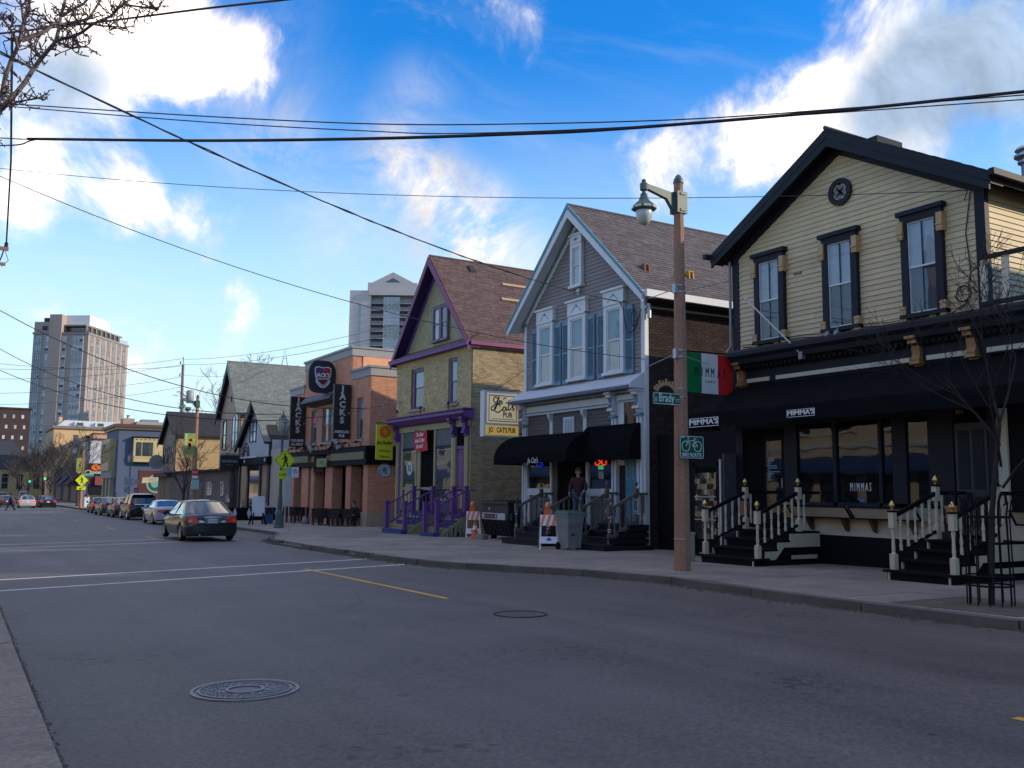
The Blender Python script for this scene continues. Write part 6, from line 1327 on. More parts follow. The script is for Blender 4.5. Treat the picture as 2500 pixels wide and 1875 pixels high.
# red-brown block at the far left, low roofs
rb = thing('red_brown_block', 'dark red-brown apartment block with small white windows at the left edge', 'building', (8, 300, 0)); RB = mat('red_brown_wall', (.055, .033, .030), .85, .2, .4); fyr = FR('y', 290)
MB().box(-12, 16.6, 290, 310, -4, 22.6).build('wall', RB, rb); MB().box(-12.3, 16.9, 289.7, 310, 22.6, 23.0).build('parapet', RB, rb)
for i in range(7):
    for j in range(7):
        x = 1.2+j*2.2+(.5 if i % 2 else 0); z = 2.6+i*2.9
        if x < 16: w = fyr.b(x, x+.6, z, z+1.0, 0, .06).build('window', mat('pale_blind', (.42, .42, .45), .5, obj=.4), rb)
lf = thing('low_grey_roof', 'low grey flat-topped block on the skyline right of the brown tower', 'building', (40, 250, 0)); MB().box(37.5, 47, 244, 256, 0, 17.6).build('wall', GREYT, lf); MB().box(39, 43, 246, 250, 17.6, 18.3).build('roof_unit', GREYD, lf)
cf = thing('small_chimney_block', 'small tan chimney block just right of the brown tower', 'building', (36, 250, 0)); MB().box(34.6, 37.3, 246, 250, 0, 18.4).build('wall', mat('tan_block', (.32, .24, .18), .8), cf); MB().lathe((36, 248, 18.4), [(.4,0),(.3,.6),(.5,.9)], 8).build('vent', GREYD, cf)
# ------------------------------------------------------------ houses outside the frame: a block added for shade at right, a cream row across the street
nb = thing('shading_neighbour', 'unseen brick neighbour right of the clapboard house, added to shade the road', 'building', (20, -12, 0)); MB().box(18.0, 32, -26, 2.6, -1, 11.6).build('wall', mat('plain_brick', (.22, .12, .08), .85, .2, 2), nb)  # unseen building, added and sized to keep sun off the road
fn = FR('x', 18.0)
for y0 in (-24, -19, -14, -9, -4):
    for z in (1, 4.6, 8.2): far_window(nb, fn, y0, y0+1.2, z, z+2, WHITE)
CRE = mat('cream_stucco', (.64, .53, .37), .8, .12, .8); AWB = mat('blue_awning', (.02, .06, .20), .7)
class FE(FR):
    def P(s, a, z, o=0): return Vector((s.c+o, a, z))
    def out(s): return Vector((1, 0, 0))
for i, (y0, y1, h) in enumerate(((-14, 4, 8.5), (4, 22, 9), (22, 38, 7.5), (40, 58, 8.5), (58, 80, 9), (80, 104, 7.5), (104, 130, 10), (130, 160, 8), (160, 200, 9), (200, 255, 9))):  # blocks past the brick pub added unseen, to darken car and window reflections
    t = thing('cream_building', ['cream stucco building across the street, behind the camera', 'cream stucco building with blue awnings across the street, beside the camera', 'cream stucco building across the street past the camera', 'cream stucco building across the street, opposite the brick pub', 'cream stucco building across the street, opposite the parked coupe', 'cream stucco building across the street, opposite the dark-roofed house', 'tall cream building across the street, opposite the blue corner building', 'low cream building across the street past the blue corner building', 'cream building across the street, opposite the dark shop row', 'cream building across the street, farthest on that side'][i], 'building', (-7, (y0+y1)/2, 0))
    MB().box(-16, -4.5, y0, y1-.3, -2, h).build('wall', CRE, t); fe = FE('x', -4.5); MB().box(-16, -4.2, y0, y1-.3, h, h+.4).build('cornice', WHITE, t)
    n = 5
    for j in range(n):
        a = y0+1+(y1-y0-1)*j/n
        k = fe.b(a, a+1.3, 4.9, 7, 0, .06).build('window', PANE, t); fe.b(a-.15, a+1.45, 4.7, 4.9, 0, .16).build('sill', WHITE, t); fe.b(a-.1, a+2.2, .7, 2.6, 0, .05).build('shop_window', PANE, t)
    MB().prism([(-4.5, y0+.5, 3.5), (-3.4, y0+.5, 2.9), (-3.4, y0+.5, 2.65), (-4.5, y0+.5, 2.8)], (0, y1-y0-1.4, 0)).build('awning', AWB, t)
    fe.b(y0, y1-.3, 3.9, 4.15, 0, .12).build('band', WHITE, t)
# ------------------------------------------------------------ street furniture
def pole8(x, y, z0, z1, r0, r1, n=8): return MB().lathe((x, y, z0), [(r0, 0), (r0+(r1-r0)*.5, (z1-z0)*.5), (r1, z1-z0)], n, ph=pi/8)
def street_lamp(x, y, z0, z1, label, detail=True, arm=-1.0):
    t = thing('street_lamp', label, 'street lamp', (x, y, z0), 'concrete street lamps')
    pole8(x, y, z0, z1-.2, .185, .105).build('pole', POLEC, t); MB().lathe((x, y, z1-.2), [(.11,0),(.118,.02),(.10,.10),(.06,.18),(.01,.22)], 10).build('cap', LAMPG, t, smooth=True)
    k = MB(); k.prism([(x-.1, y, z1-.88), (x-.16, y, z1-.86), (x-.36, y, z1-.60), (x+arm*.97, y, z1-.46), (x+arm*.97, y, z1-.36), (x-.25, y, z1-.44), (x-.1, y, z1-.40)], (0, .1, 0)); k.v = [(a, b-.05, c) for a, b, c in k.v]
    k.box(x-.14, x+.14, y-.13, y+.13, z1-.88, z1-.40); k.build('bracket_arm', LAMPG, t)
    for z in (z1-.84, z1-.48): MB().lathe((x, y, z), [(.16,0),(.16,.05)], 8, ph=pi/8).build('clamp', LAMPG, t)
    lx, lz = x+arm*.97, z1-.46; S8 = .86
    lh = MB().lathe((lx, y, lz), [(r_*S8, h_*S8) for r_, h_ in [(.03,.22),(.06,.19),(.05,.14),(.10,.11),(.10,-.06),(.05,-.08),(.05,-.14),(.09,-.16),(.09,-.22),(.12,-.26),(.13,-.32),(.29,-.46),(.31,-.48),(.31,-.56),(.24,-.58),(.2,-.59)]], 8).build('lamp_head', LAMPG, t)
    MB().lathe((lx, y, lz-.59*S8), [(r_*S8, h_*S8) for r_, h_ in [(.2,0),(.215,-.06),(.20,-.16),(.16,-.26),(.11,-.33),(.03,-.36)]], 14).build('lamp_glass', LAMPL, lh, smooth=True)
    k = MB()
    for i in range(8): a = pi/8+i*pi/4; c = Vector((lx+.293*S8*cos(a), y+.293*S8*sin(a), lz-.52*S8)); d = Vector((-sin(a), cos(a), 0)); k.bar(c-d*.08, c+d*.08, .02, .045)
    k.build('pale_panels', LAMPL, lh); return t
sl_ = street_lamp(13.19, 15.0, -.08, 8.52, 'tall concrete street lamp with a green bracket arm, standing nearest on the pavement')
for z in (6.02, 5.88, 4.60, 4.46, 3.77, 3.59, .60): MB().lathe((13.19, 15, z), [(.186-.0093*z+.006,0),(.186-.0093*z+.006,.025)], 8, ph=pi/8).build('steel_strap', STEEL, sl_)
for z in (5.95, 4.53): MB().box(12.98, 13.05, 14.9, 15.0, z-.1, z+.1).build('strap_block', STEEL, sl_)
gw = thing('span_wire', 'thin steel span wires from the nearest concrete lamp to the taupe house corner', 'wire', (13.1, 15, 5)); MB().tube([(13.05, 15.0, 5.95), (17.95, 21.9, 7.5)], .012, 4).build('wire', STEEL, gw); MB().tube([(13.05, 15.0, 4.53), (17.95, 21.9, 5.4)], .012, 4).build('wire', STEEL, gw)
MB().tube([(13.3, 15.0, 5.93), (17.7, 18.0, 7.3)], .009, 4).build('wire', STEEL, gw); MB().tube([(13.3, 15.0, 4.5), (17.3, 18.4, 5.0)], .011, 4).build('wire', STEEL, gw)
fy = FR('y', 14.84)
def rrect(a0, a1, z0, z1, r=.04, n=4):
    out = []
    for cx_, cz, s in ((a1-r, z1-r, 0), (a0+r, z1-r, 1), (a0+r, z0+r, 2), (a1-r, z0+r, 3)): out += [(cx_+r*cos(pi/2*(s+i/n)), cz+r*sin(pi/2*(s+i/n))) for i in range(n+1)]
    return out
st = thing('street_name_sign', 'green street name sign with a brown crest, strapped to the nearest lamp', 'sign', (12.7, 14.9, 3.5))
fy.prism(rrect(12.30, 13.02, 3.40, 3.66, .03), -.02, 0).build('plate', SIGNG, st); k = MB()
for a0, a1, z0, z1 in ((12.32,13.02,3.635,3.648),(12.32,13.02,3.412,3.425),(12.312,12.325,3.42,3.64)): fy.box(k, a0, a1, z0, z1, 0, .004)
k.build('border', SIGNW, st)
text('E', 'lettering', SIGNW, st, fy, 12.38, 3.50, .12, .003, .002); text('Brady', 'lettering', SIGNW, st, fy, 12.655, 3.54, .255, .003, .002, sx=.72, bold=.003); text('ST', 'lettering', SIGNW, st, fy, 12.96, 3.50, .11, .003, .002)
k = MB(); CRS = mat('crest_brown', (.42, .26, .12), .7)
disc(fy, 12.66, 3.55, .26, .33, -.02, 0, 14, k, a0=.45, a1=pi-.45)
for i in range(9): a = .5+i*(pi-1)/8; fy.box(k, 12.66+.35*cos(a)-.02, 12.66+.35*cos(a)+.02, 3.55+.33*sin(a), 3.55+.33*sin(a)+(.04 if i % 2 else .07), -.02, 0)
k.build('crest', CRS, st)
br = thing('bike_route_sign', 'green bike route sign with a white bicycle on the nearest concrete lamp', 'sign', (13.3, 14.8, 2.5)); fy = FR('y', 14.78)
fy.prism(rrect(12.95, 13.62, 2.29, 2.77, .05), -.012, 0).build('plate', SIGNG, br); k = MB(); P_ = rrect(12.963, 13.607, 2.303, 2.757, .045); stroke(fy, P_+[P_[0]], .012, .004, k); k.build('border', SIGNW, br)
k = MB(); cx_, cz = 13.285, 2.55
for s in (-.165, .165): disc(fy, cx_+s, cz, .098, .115, .001, .006, 24, k)
for P_ in ([(-.165,0),(-.095,.115),(.06,.115),(.165,0),(.02,-.005),(-.095,.115)], [(.02,-.005),(.09,.15)], [(.05,.155),(.125,.16)], [(-.095,.115),(-.115,.17),(-.06,.185)], [(.02,-.005),(-.09,.10)]): stroke(fy, [(cx_+a, cz+b) for a, b in P_], .016, .005, k)
k.build('bicycle_symbol', SIGNW, br); text('BIKE ROUTE', 'lettering', SIGNW, br, fy, 13.285, 2.365, .115, .003, .002, sx=.86, bold=.002)
sk = fy.b(13.0, 13.08, 2.725, 2.745, 0, .004).build('sticker', SIGNW, br)
pb = thing('pale_post', 'short pale green utility post just behind the nearest concrete lamp', 'post', (15.35, 17.2, -.08)); MB().box(15.26, 15.46, 17.14, 17.3, -.2, .60).build('post', mat('pale_green_post', (.30, .33, .23), .6), pb); MB().box(15.245, 15.475, 17.125, 17.315, .56, .62).build('cap', mat('pale_green_post', ()), pb)
# barricades, cone, cart, dumpster
def barricade(x, y, z, label, rz=0):
    t = thing('barricade', label, 'barricade', (x, y, z), 'folding barricades with orange lamps'); W_ = .56; H = 1.0
    S_ = mat('barricade_white', (.75, .75, .75), .6, .1); t.rotation_euler.z = rz; lo = Vector((x, y, z))
    for s in (-1, 1):
        for e in (-1, 1): MB().bar(lo+Vector((s*W_/2, e*.34, 0)), lo+Vector((s*W_/2*.8, e*.04, H)), .045, .03).build('leg', S_ if e < 0 else WOODG, t)
    def board(h0, h1, m_, nm):
        f = lambda h: -.34+.30*h/H
        g = lambda h, s: s*(W_/2-(W_/2*.2)*h/H+.03)
        pts = [lo+Vector((g(h0,-1), f(h0)-.03, h0)), lo+Vector((g(h0,1), f(h0)-.03, h0)), lo+Vector((g(h1,1), f(h1)-.03, h1)), lo+Vector((g(h1,-1), f(h1)-.03, h1))]
        return MB().prism(pts, (0, -.02, 0)).build(nm, m_, t), pts
    b, pts = board(.70, 1.02, S_, 'striped_board'); k = MB()
    for i in range(3):
        u0, u1 = i*.34-.05, i*.34+.14; L_ = lambda u, v: pts[0].lerp(pts[1], min(max(u, 0), 1)).lerp(pts[3].lerp(pts[2], min(max(u, 0), 1)), v)+Vector((0, -.022, 0))
        k.prism([L_(u0, 0), L_(u1, 0), L_(u1+.2, 1), L_(u0+.2, 1)], (0, -.003, 0))
    k.build('orange_stripes', mat('stripe_orange', (.78, .25, .14), .6, .1), b)
    b2, pts = board(.18, .38, S_, 'lower_board'); c = (pts[0]+pts[2])/2+Vector((0, -.023, 0)); MB().lathe(c, [(.001,0),(.075,-.001),(.075,-.004),(.001,-.005)], 14, 'y').build('blue_emblem', mat('emblem_blue', (.05, .15, .55), .5), b2)
    l = MB().box(x-.13, x+.06, y-.05, y+.05, z+1.02, z+1.19).build('lamp_base', ORANGE, t); MB().lathe((x-.02, y, z+1.19), [(.05,0),(.085,.06),(.08,.14),(.03,.22)], 10).build('lamp_lens', mat('lamp_amber', (.75, .22, .04), .3, coat=.5), l, smooth=True)
    return t
barricade(15.45, 23.6, -.16, 'orange and white barricade with an amber lamp, left of the grey cart', -.5)
barricade(17.2, 31.6, -.26, 'orange and white barricade half hidden left of the black dumpster', -.4)
cn = thing('traffic_cone', 'orange traffic cone with a white collar beside the black dumpster', 'cone', (17.0, 31.05, -.24)); MB().box(16.82, 17.18, 30.87, 31.23, -.24, -.21).build('base', ORANGE, cn)
for z0, z1, m_, nm in ((.03,.33,ORANGE,'cone'),(.33,.48,SIGNW,'collar'),(.48,.72,ORANGE,'tip')): MB().lathe((17.0, 31.05, -.24), [(.145-.16*z0,z0),(.145-.16*z1,z1)], 12).build(nm, ORANGE if nm != 'collar' else SIGNW, cn, smooth=True)
cc = thing('concrete_block', 'pale concrete block on the pavement in front of the dumpster', 'block', (16.9, 30.3, -.25)); MB().box(16.75, 17.0, 30.0, 30.6, -.25, -.05).build('block', CONC, cc)
tc_ = thing('rubbish_cart', 'tall grey wheeled rubbish cart with a green lid at the foot of the pub steps', 'bin', (15.75, 22.9, -.14)); CG = mat('cart_grey', (.20, .21, .21), .55, .08, 2, dirt=.2)
x, y, z = 15.75, 22.9, -.15
mbx = MB(); L8 = lambda w, d, h, s=0: [(x-w, y-d, z+h), (x+w, y-d, z+h), (x+w, y+d, z+h), (x-w, y+d, z+h)]
prf = [(.23,.26,.06),(.25,.28,.5),(.285,.32,.98),(.31,.35,.985),(.31,.35,1.05)]
vv = [p for w, d, h in prf for p in L8(w, d, h)]; mbx.add(vv, [(0,1,2,3)]+[(4*i+k, 4*i+(k+1) % 4, 4*i+4+(k+1) % 4, 4*i+4+k) for i in range(4) for k in range(4)]); mbx.build('body', CG, tc_)
MB().add([(x-.33, y-.37, z+1.05), (x+.33, y-.37, z+1.05), (x+.33, y+.38, z+1.05), (x-.33, y+.38, z+1.05), (x-.28, y-.3, z+1.13), (x+.28, y-.3, z+1.13), (x+.28, y+.3, z+1.16), (x-.28, y+.3, z+1.16)], [(0,3,2,1),(4,5,6,7),(0,1,5,4),(1,2,6,5),(2,3,7,6),(3,0,4,7)]).build('lid', mat('lid_green', (.045, .09, .07), .5), tc_)
MB().prism([(x-.29, y-.335, z+.98), (x+.29, y-.335, z+.98), (x+.24, y-.315, z+.78), (x+.05, y-.315, z+.78), (x, y-.315, z+.72), (x-.24, y-.315, z+.72)], (0, -.02, 0)).build('front_panel', CG, tc_)
for h in (.42, .22): MB().box(x-.13, x-.02, y-.30, y-.27, z+h, z+h+.06).build('grip_slot', mat('cart_dark', (.05, .055, .06), .6), tc_)
MB().box(x-.16, x+.02, y-.305, y-.27, z+.02, z+.40).build('front_step', CG, tc_)
for s in (-.25, .25): MB().lathe((x+s-.03, y+.25, z+.11), [(.11,0),(.11,.06)], 12, 'x').build('wheel', BLACKP, tc_)
dp = thing('dumpster', 'black ribbed dumpster with a white notice strip, between the two pub houses', 'dumpster', (17.4, 30.1, -.24)); DB = mat('dumpster_black', (.014, .015, .022), .5, .2, 3); f = FR('x', 16.95)
MB().prism([(16.95, 29.15, .5), (16.95, 29.15, 1.08), (18.1, 29.15, 1.08), (18.1, 29.15, .0), (17.15, 29.15, -.1)], (0, 1.9, 0)).build('body', DB, dp); MB().box(16.85, 18.1, 29.05, 31.15, 1.08, 1.13).build('rim', DB, dp)
for i in range(9): y_ = 29.2+i*.225; MB().prism([(16.95, y_, .5), (16.90, y_, .5), (17.1, y_, -.08), (17.15, y_, -.1)], (0, .08, 0)).build('rib', DB, dp)
for i in range(2): MB().box(16.9, 18.1, 29.1+i*1.02, 30.08+i*1.02, 1.13, 1.18+.03*i).build('lid', DB, dp)
for i in range(4): MB().box(17.0, 17.06, 29.4+i*.45, 29.55+i*.45, 1.18, 1.23).build('hinge', DB, dp)
q = f.b(29.3, 31.0, .50, .74, .0, .05).build('notice_strip', mat('notice_white', (.42, .42, .43), .6), dp); f.b(29.85, 30.9, .53, .71, .05, .055).build('notice_panel', mat('notice_maroon', (.13, .03, .04), .6), q); text('G', 'lettering', SIGNW, q, f, 29.95, .62, .16, .058, .002); text('G', 'lettering', SIGNW, q, f, 30.85, .62, .16, .058, .002); text('DUMPSTER SERVICE', 'lettering', mat('notice_pale', (.3, .2, .22), .6), q, f, 30.4, .62, .07, .058, .002)
f.b(30.5, 30.56, .86, .93, 0, .01).build('sticker', SIGNW, dp); MB().box(17.0, 17.4, 28.95, 29.15, .5, .75).build('fork_pocket', DB, dp)
for y_ in (29.3, 30.95): MB().box(17.3, 17.5, y_-.05, y_+.05, -.26, -.05).build('caster', BLACKP, dp)
dp.location += Vector((.3, -.13, 0))
# sapling pit guard
gd = thing('tree_guard', 'black iron tree guard with curled tops round the sapling at right', 'tree guard', (12.72, 7.95, .03)); cx_, cy = 12.72, 7.95
for i in range(12):
    a = 2*pi*i/12; r = .30; p = lambda rr, z: Vector((cx_+rr*cos(a), cy+rr*sin(a), z)); pts = [p(r, .04), p(r, .4), p(r*.95, 1.3), p(r*1.05, 1.5)]
    if i % 2 == 0: pts += [p(r*1.3, 1.62), p(r*1.65, 1.60), p(r*1.7, 1.48), p(r*1.5, 1.45)]
    MB().tube(pts, .011, 5).build('bar', BLACKP, gd)
for z in (.32, .45, 1.28): MB().tube([(cx_+.305*cos(2*pi*i/20), cy+.305*sin(2*pi*i/20), z) for i in range(21)], .014, 5, cap=False).build('hoop', BLACKP, gd)
MB().box(cx_-.25, cx_+.25, cy-.02, cy+.02, .36, .46).build('crossbar', BLACKP, gd)
tp = tag(slab('tree_pit', [(11.75, 7.0), (13.5, 7.0), (13.5, 8.9), (11.75, 8.9)], .137, .05, EARTH, None), kind='structure')
# green historic lamp, crossing signs
def green_lamp(x, y, z, h, label):
    t = thing('historic_lamp', label, 'street lamp', (x, y, z), 'green historic lamps'); MB().lathe((x, y, z), [(.30,0),(.30,.12),(.24,.16),(.20,.75),(.17,.85),(.13,.9),(.11,1.6),(.085,1.65),(.06,h-1.35),(.09,h-1.3),(.06,h-1.25),(.12,h-1.12)], 12).build('pole', LAMPG, t)
    MB().lathe((x, y, z+h-1.12), [(.12,0),(.20,.12),(.27,.35),(.28,.55),(.27,.72)], 14).build('globe', mat('lamp_globe', (.26, .27, .24), .2, .1, 3, coat=.4), t, smooth=True); MB().lathe((x, y, z+h-.40), [(.28,-.04),(.30,.0),(.30,.08),(.2,.16),(.13,.22),(.12,.32),(.05,.38),(.03,.5),(.005,.58)], 12).build('hood', LAMPG, t)
    MB().lathe((x, y, z+h-.38), [(.285,-.05),(.31,-.04),(.31,.02)], 14).build('bright_band', mat('band_pale', (.55, .45, .3), .4), t)
    for a in (0, pi/2, pi, 3*pi/2): MB().tube([(x+.14*cos(a), y+.14*sin(a), z+h-1.1), (x+.33*cos(a), y+.33*sin(a), z+h-.8), (x+.33*cos(a), y+.33*sin(a), z+h-.38)], .014, 4).build('cage_bar', LAMPG, t)
    return t
green_lamp(13.95, 45.8, -.45, 5.75, 'dark green historic lamp beside the nearer yellow crossing sign'); green_lamp(15.75, 105.2, -.9, 6.0, 'dark green historic lamp in front of the blue corner building')
def walk_symbol(fr, a, z, s, m, parent, o=.01):
    k = MB(); disc(fr, a-.02*s, z+.36*s, 0, .062*s, o, o+.004, 10, k)
    for P_, w in (([(.0,.27),(.02,.02)],.13), ([(.02,.04),(-.05,-.18),(-.10,-.40)],.085), ([(.03,.04),(.09,-.15),(.17,-.40)],.085), ([(.0,.26),(-.12,.12),(-.24,.04)],.05), ([(.02,.26),(.13,.14),(.12,-.03)],.05)): stroke(fr, [(a+p*s, z+q*s) for p, q in P_], w*s, o+.003, k)
    return k.build('walking_symbol', m, parent)
cs = thing('crossing_sign', 'lime yellow diamond crossing sign with a walking figure, nearer one before the brick pub', 'sign', (13.6, 44, -.5), 'yellow crossing signs'); fy = FR('y', 43.95)
MB().tube([(13.66, 44, -.5), (13.68, 44, 3.45)], .03, 6).build('post', STEEL, cs); c_ = (13.56, 2.91); D = .54
fy.prism([(c_[0]-D, c_[1]), (c_[0], c_[1]-D), (c_[0]+D, c_[1]), (c_[0], c_[1]+D)], 0, .01).build('plate', SIGNY, cs); d_ = D*.90; k = MB(); P_ = [(c_[0]-d_, c_[1]), (c_[0], c_[1]-d_), (c_[0]+d_, c_[1]), (c_[0], c_[1]+d_), (c_[0]-d_, c_[1])]; stroke(fy, P_, .02, .013, k); k.build('border', SIGNK, cs); walk_symbol(fy, c_[0], c_[1], .78, SIGNK, cs, .012)
fy.b(13.28, 13.75, 2.02, 2.42, -.03, -.02).build('ahead_plate', SIGNY, cs); text('AHEAD', 'lettering', SIGNK, cs, FR('y', 43.97), 13.52, 2.22, .19, .002, .002, sx=.8)
nk = thing('parking_sign', 'white no-parking sign and pale teal parking sign on one post, below the nearer diamond', 'sign', (13.75, 43.4, -.5)); fy = FR('y', 43.35); MB().tube([(13.66, 43.4, -.5), (13.66, 43.4, 2.6)], .028, 6).build('post', STEEL, nk)
fy.b(13.46, 13.72, 2.08, 2.58, 0, .008).build('teal_plate', SIGNT, nk); fy.b(13.73, 14.05, 2.08, 2.58, 0, .008).build('white_plate', SIGNW, nk); k = MB(); disc(fy, 13.89, 2.38, .095, .12, .008, .012, 16, k); stroke(fy, [(13.81, 2.45), (13.97, 2.31)], .022, .012, k); k.build('red_ring', SIGNR, nk); text('P', 'lettering', SIGNK, nk, fy, 13.89, 2.38, .2, .009, .002); fy.b(13.8, 13.98, 2.14, 2.16, .008, .011).build('arrow', SIGNR, nk)
for i in range(4): fy.b(13.5, 13.68, 2.2+i*.09, 2.23+i*.09, .008, .011).build('text_line', mat('teal_text', (.05, .3, .25), .6), nk)
fy.b(13.48, 13.70, .75, 2.06, .0, .008).build('tall_plate', mat('plate_grey', (.42, .45, .48), .6), nk); fy.b(13.60, 13.70, 1.0, 1.5, .01, .06).build('small_box', mat('plate_pale', (.5, .48, .45), .6), nk)
# bar front clutter
ab = thing('sandwich_board', 'blank white A-frame board with black feet on the pavement by the white gabled bar', 'sign', (14.3, 51.2, -.5)); fy = FR('y', 51.1); fy.prism(rrect(14.03, 14.72, .02, 1.12, .08), -.04, 0).build('panel', mat('board_white', (.80, .80, .80), .6), ab)
for s in (14.12, 14.62): MB().bar((s, 51.12, .2), (s+(s-14.37)*.5, 50.8, -.48), .07, .07).build('leg', BLACKP, ab); MB().bar((s, 51.12, .2), (s+(s-14.37)*.5, 51.6, -.48), .07, .07).build('leg', BLACKP, ab)
fn_ = thing('diamond_fence', 'low black fence with white diamonds in front of the white gabled bar', 'fence', (15.5, 60, -.6))
for i in range(5):
    x_ = 14.0+i*.9; MB().box(x_-.04, x_+.04, 59.9, 60, -.65, .35).build('post', BLACKP, fn_); FR('y', 59.9).prism([(x_+.45-.13, -.05), (x_+.45, -.4), (x_+.45+.13, -.05), (x_+.45, .3)], 0, .02).build('diamond', WHITE, fn_)
MB().box(13.96, 18.0, 59.92, 59.96, -.6, .3).build('panel', BLACKP, fn_)
pm = thing('parking_meter', 'grey parking meter left of the blank white board', 'parking meter', (12.9, 52, -.5)); MB().tube([(12.9, 52, -.5), (12.9, 52, .7)], .04, 6).build('post', GREYD, pm); MB().lathe((12.9, 52, .7), [(.07,0),(.12,.05),(.12,.3),(.08,.42),(.01,.46)], 8).build('meter_head', GREYD, pm); FR('y', 51.88).b(12.83, 12.97, .78, .98, 0, .02).build('label_plate', WHITE, pm)
nbx = thing('news_box', 'blue newspaper box behind the blank white board', 'news box', (15.3, 52.5, -.5)); MB().box(15.1, 15.6, 52.4, 52.9, -.5, .55).build('cabinet', mat('news_blue', (.03, .08, .22), .5), nbx); FR('y', 52.4).b(15.16, 15.54, .1, .45, 0, .02).build('window', PANE, nbx); FR('y', 52.4).b(15.15, 15.55, .48, .54, 0, .03).build('header', WHITE, nbx)
ash = thing('ash_receptacle', 'grey bottle-shaped ash receptacle before the brick pub door', 'ash receptacle', (17.0, 50.9, -.5)); MB().lathe((17.0, 50.9, -.52), [(.20,0),(.22,.05),(.22,.26),(.16,.36),(.06,.44),(.045,.5),(.045,1.0),(.06,1.02),(.05,1.08)], 14).build('body', mat('receptacle_grey', (.16, .17, .19), .5), ash, smooth=True); MB().lathe((17.0, 50.9, .5), [(.05,0),(.055,.06)], 10).build('cap', BLACKP, ash)
WICK = mat('dark_wicker', (.030, .020, .017), .75, .3, 8)
def wicker_chair(x, y, z):
    t = thing('patio_chair', 'dark wicker patio chair in front of the brick pub', 'chair', (x, y, z), 'dark wicker patio chairs before the brick pub')
    MB().box(x-.26, x+.26, y-.26, y+.26, z+.40, z+.47).build('seat', WICK, t); MB().prism([(x-.27, y-.30, z+.42), (x+.27, y-.30, z+.42), (x+.29, y-.36, z+.92), (x-.29, y-.36, z+.92)], (0, .05, 0)).build('backrest', WICK, t)
    for s in (-.24, .24):
        for e in (-.24, .24): MB().box(x+s-.025, x+s+.025, y+e-.025, y+e+.025, z, z+.42).build('leg', WICK, t)
        MB().box(x+s*1.12-.03, x+s*1.12+.03, y-.3, y+.24, z+.62, z+.66).build('armrest', WICK, t)
    return t
ch0 = wicker_chair(0, 0, 0)
zf = lambda y: gz(y)+.13
spots = [(17.55,49.6),(17.3,48.6),(17.9,48.3),(17.35,47.3),(17.95,46.9),(17.0,48.9),(17.5,53.2),(17.2,54.2),(17.7,54.7),(17.4,55.8)]
CHL = ['dark wicker chair on the door side of the near patio table', 'dark wicker chair on the street side of the near patio table', 'dark wicker chair against the pub wall by the near table', 'dark wicker chair on the street side beside the seated person', 'dark wicker chair next to the seated person, wall side', 'dark wicker chair farthest out on the pavement before the pub', 'dark wicker chair just left of the pub door', 'dark wicker chair at the left patio table, street side', 'dark wicker chair at the left patio table, wall side', 'leftmost dark wicker chair before the pub']
for i, (x, y) in enumerate(spots):
    o = ch0 if i == 0 else copy_tree(ch0); o.location = (x, y, zf(y)); o.rotation_euler.z = random.uniform(-.5, .5); o['label'] = CHL[i]
for i, (x, y) in enumerate(((17.6, 49.0), (17.65, 47.6), (17.45, 54.9))):
    t = thing('patio_table', ['dark round patio table among the wicker chairs, nearest the door', 'dark round patio table beside the seated person', 'dark round patio table at the left end of the pub front'][i], 'table', (x, y, zf(y)), 'dark patio tables'); MB().lathe((x, y, zf(y)+.68), [(.4,0),(.4,.04)], 16).build('table_top', WICK, t); MB().lathe((x, y, zf(y)), [(.25,0),(.05,.05),(.05,.68)], 10).build('pedestal', WICK, t)
# farther lamps, signs and poles along the row
l2 = street_lamp(13.9, 65.4, -.65, 7.9, 'concrete street lamp carrying a green flowered banner, in front of the tan houses')
def banner(x, y, z0, z1, w, label, word=True):
    t = thing('street_banner', label, 'banner', (x, y, z0), 'flowered street banners'); f = FR('y', y)
    f.b(x-w, x, z0+.25, z1, 0, .02).build('cloth', mat('banner_green', (.16, .30, .05), .7, .2, 3, alt=(.30, .36, .10)), t); f.prism([(x-w, z0+.25), (x, z0+.25), (x-w*.35, z0), (x-w*.65, z0)], 0, .02).build('banner_foot', mat('banner_yellow', (.55, .48, .10), .7), t)
    k = MB()
    for i in range(6): disc(f, x-w*random.uniform(.2, .6), z0+.55+(z1-z0-.9)*random.random(), 0, .11, .02, .026, 9, k)
    k.build('red_flowers', mat('banner_flower', (.60, .07, .03), .7), t)
    if word: text('BRADY', 'lettering', SIGNW, t, mtx=Matrix(((0,-1,0,x-w*.82),(0,0,-1,y-.025),(-1,0,0,(z0+z1)/2+.25),(0,0,0,1))) @ Matrix.Identity(4), size=.33, depth=.002) if False else text('B\nR\nA\nD\nY', 'lettering', SIGNW, t, f, x-w*.84, (z0+z1)/2+.3, .24, .022, .002)
    MB().tube([(x+.05, y+.02, z1), (x-w, y+.02, z1)], .015, 4).build('rod', STEEL, t); return t
banner(13.82, 65.2, 3.55, 5.2, .72, 'green flowered banner reading down, on the lamp before the tan houses')
sg2 = thing('permit_signs', 'red and pale teal parking signs on the lamp under the flowered banner', 'sign', (14, 65.1, 2)); f = FR('y', 65.12); f.b(13.72, 14.10, 2.35, 2.80, 0, .01).build('red_plate', SIGNR, sg2); f.b(13.72, 14.10, 2.16, 2.36, -.01, .008).build('white_plate', SIGNW, sg2); f.b(13.66, 14.18, 1.42, 2.08, 0, .01).build('teal_plate', SIGNT, sg2); text('NO', 'lettering', SIGNW, sg2, f, 13.91, 2.58, .2, .012, .002)
l3 = street_lamp(12.5, 118, -1.15, 6.6, 'concrete street lamp with the farther yellow crossing sign'); banner(12.42, 117.8, 3.0, 4.75, .62, 'small flowered banner on the lamp with the farther crossing sign', False)
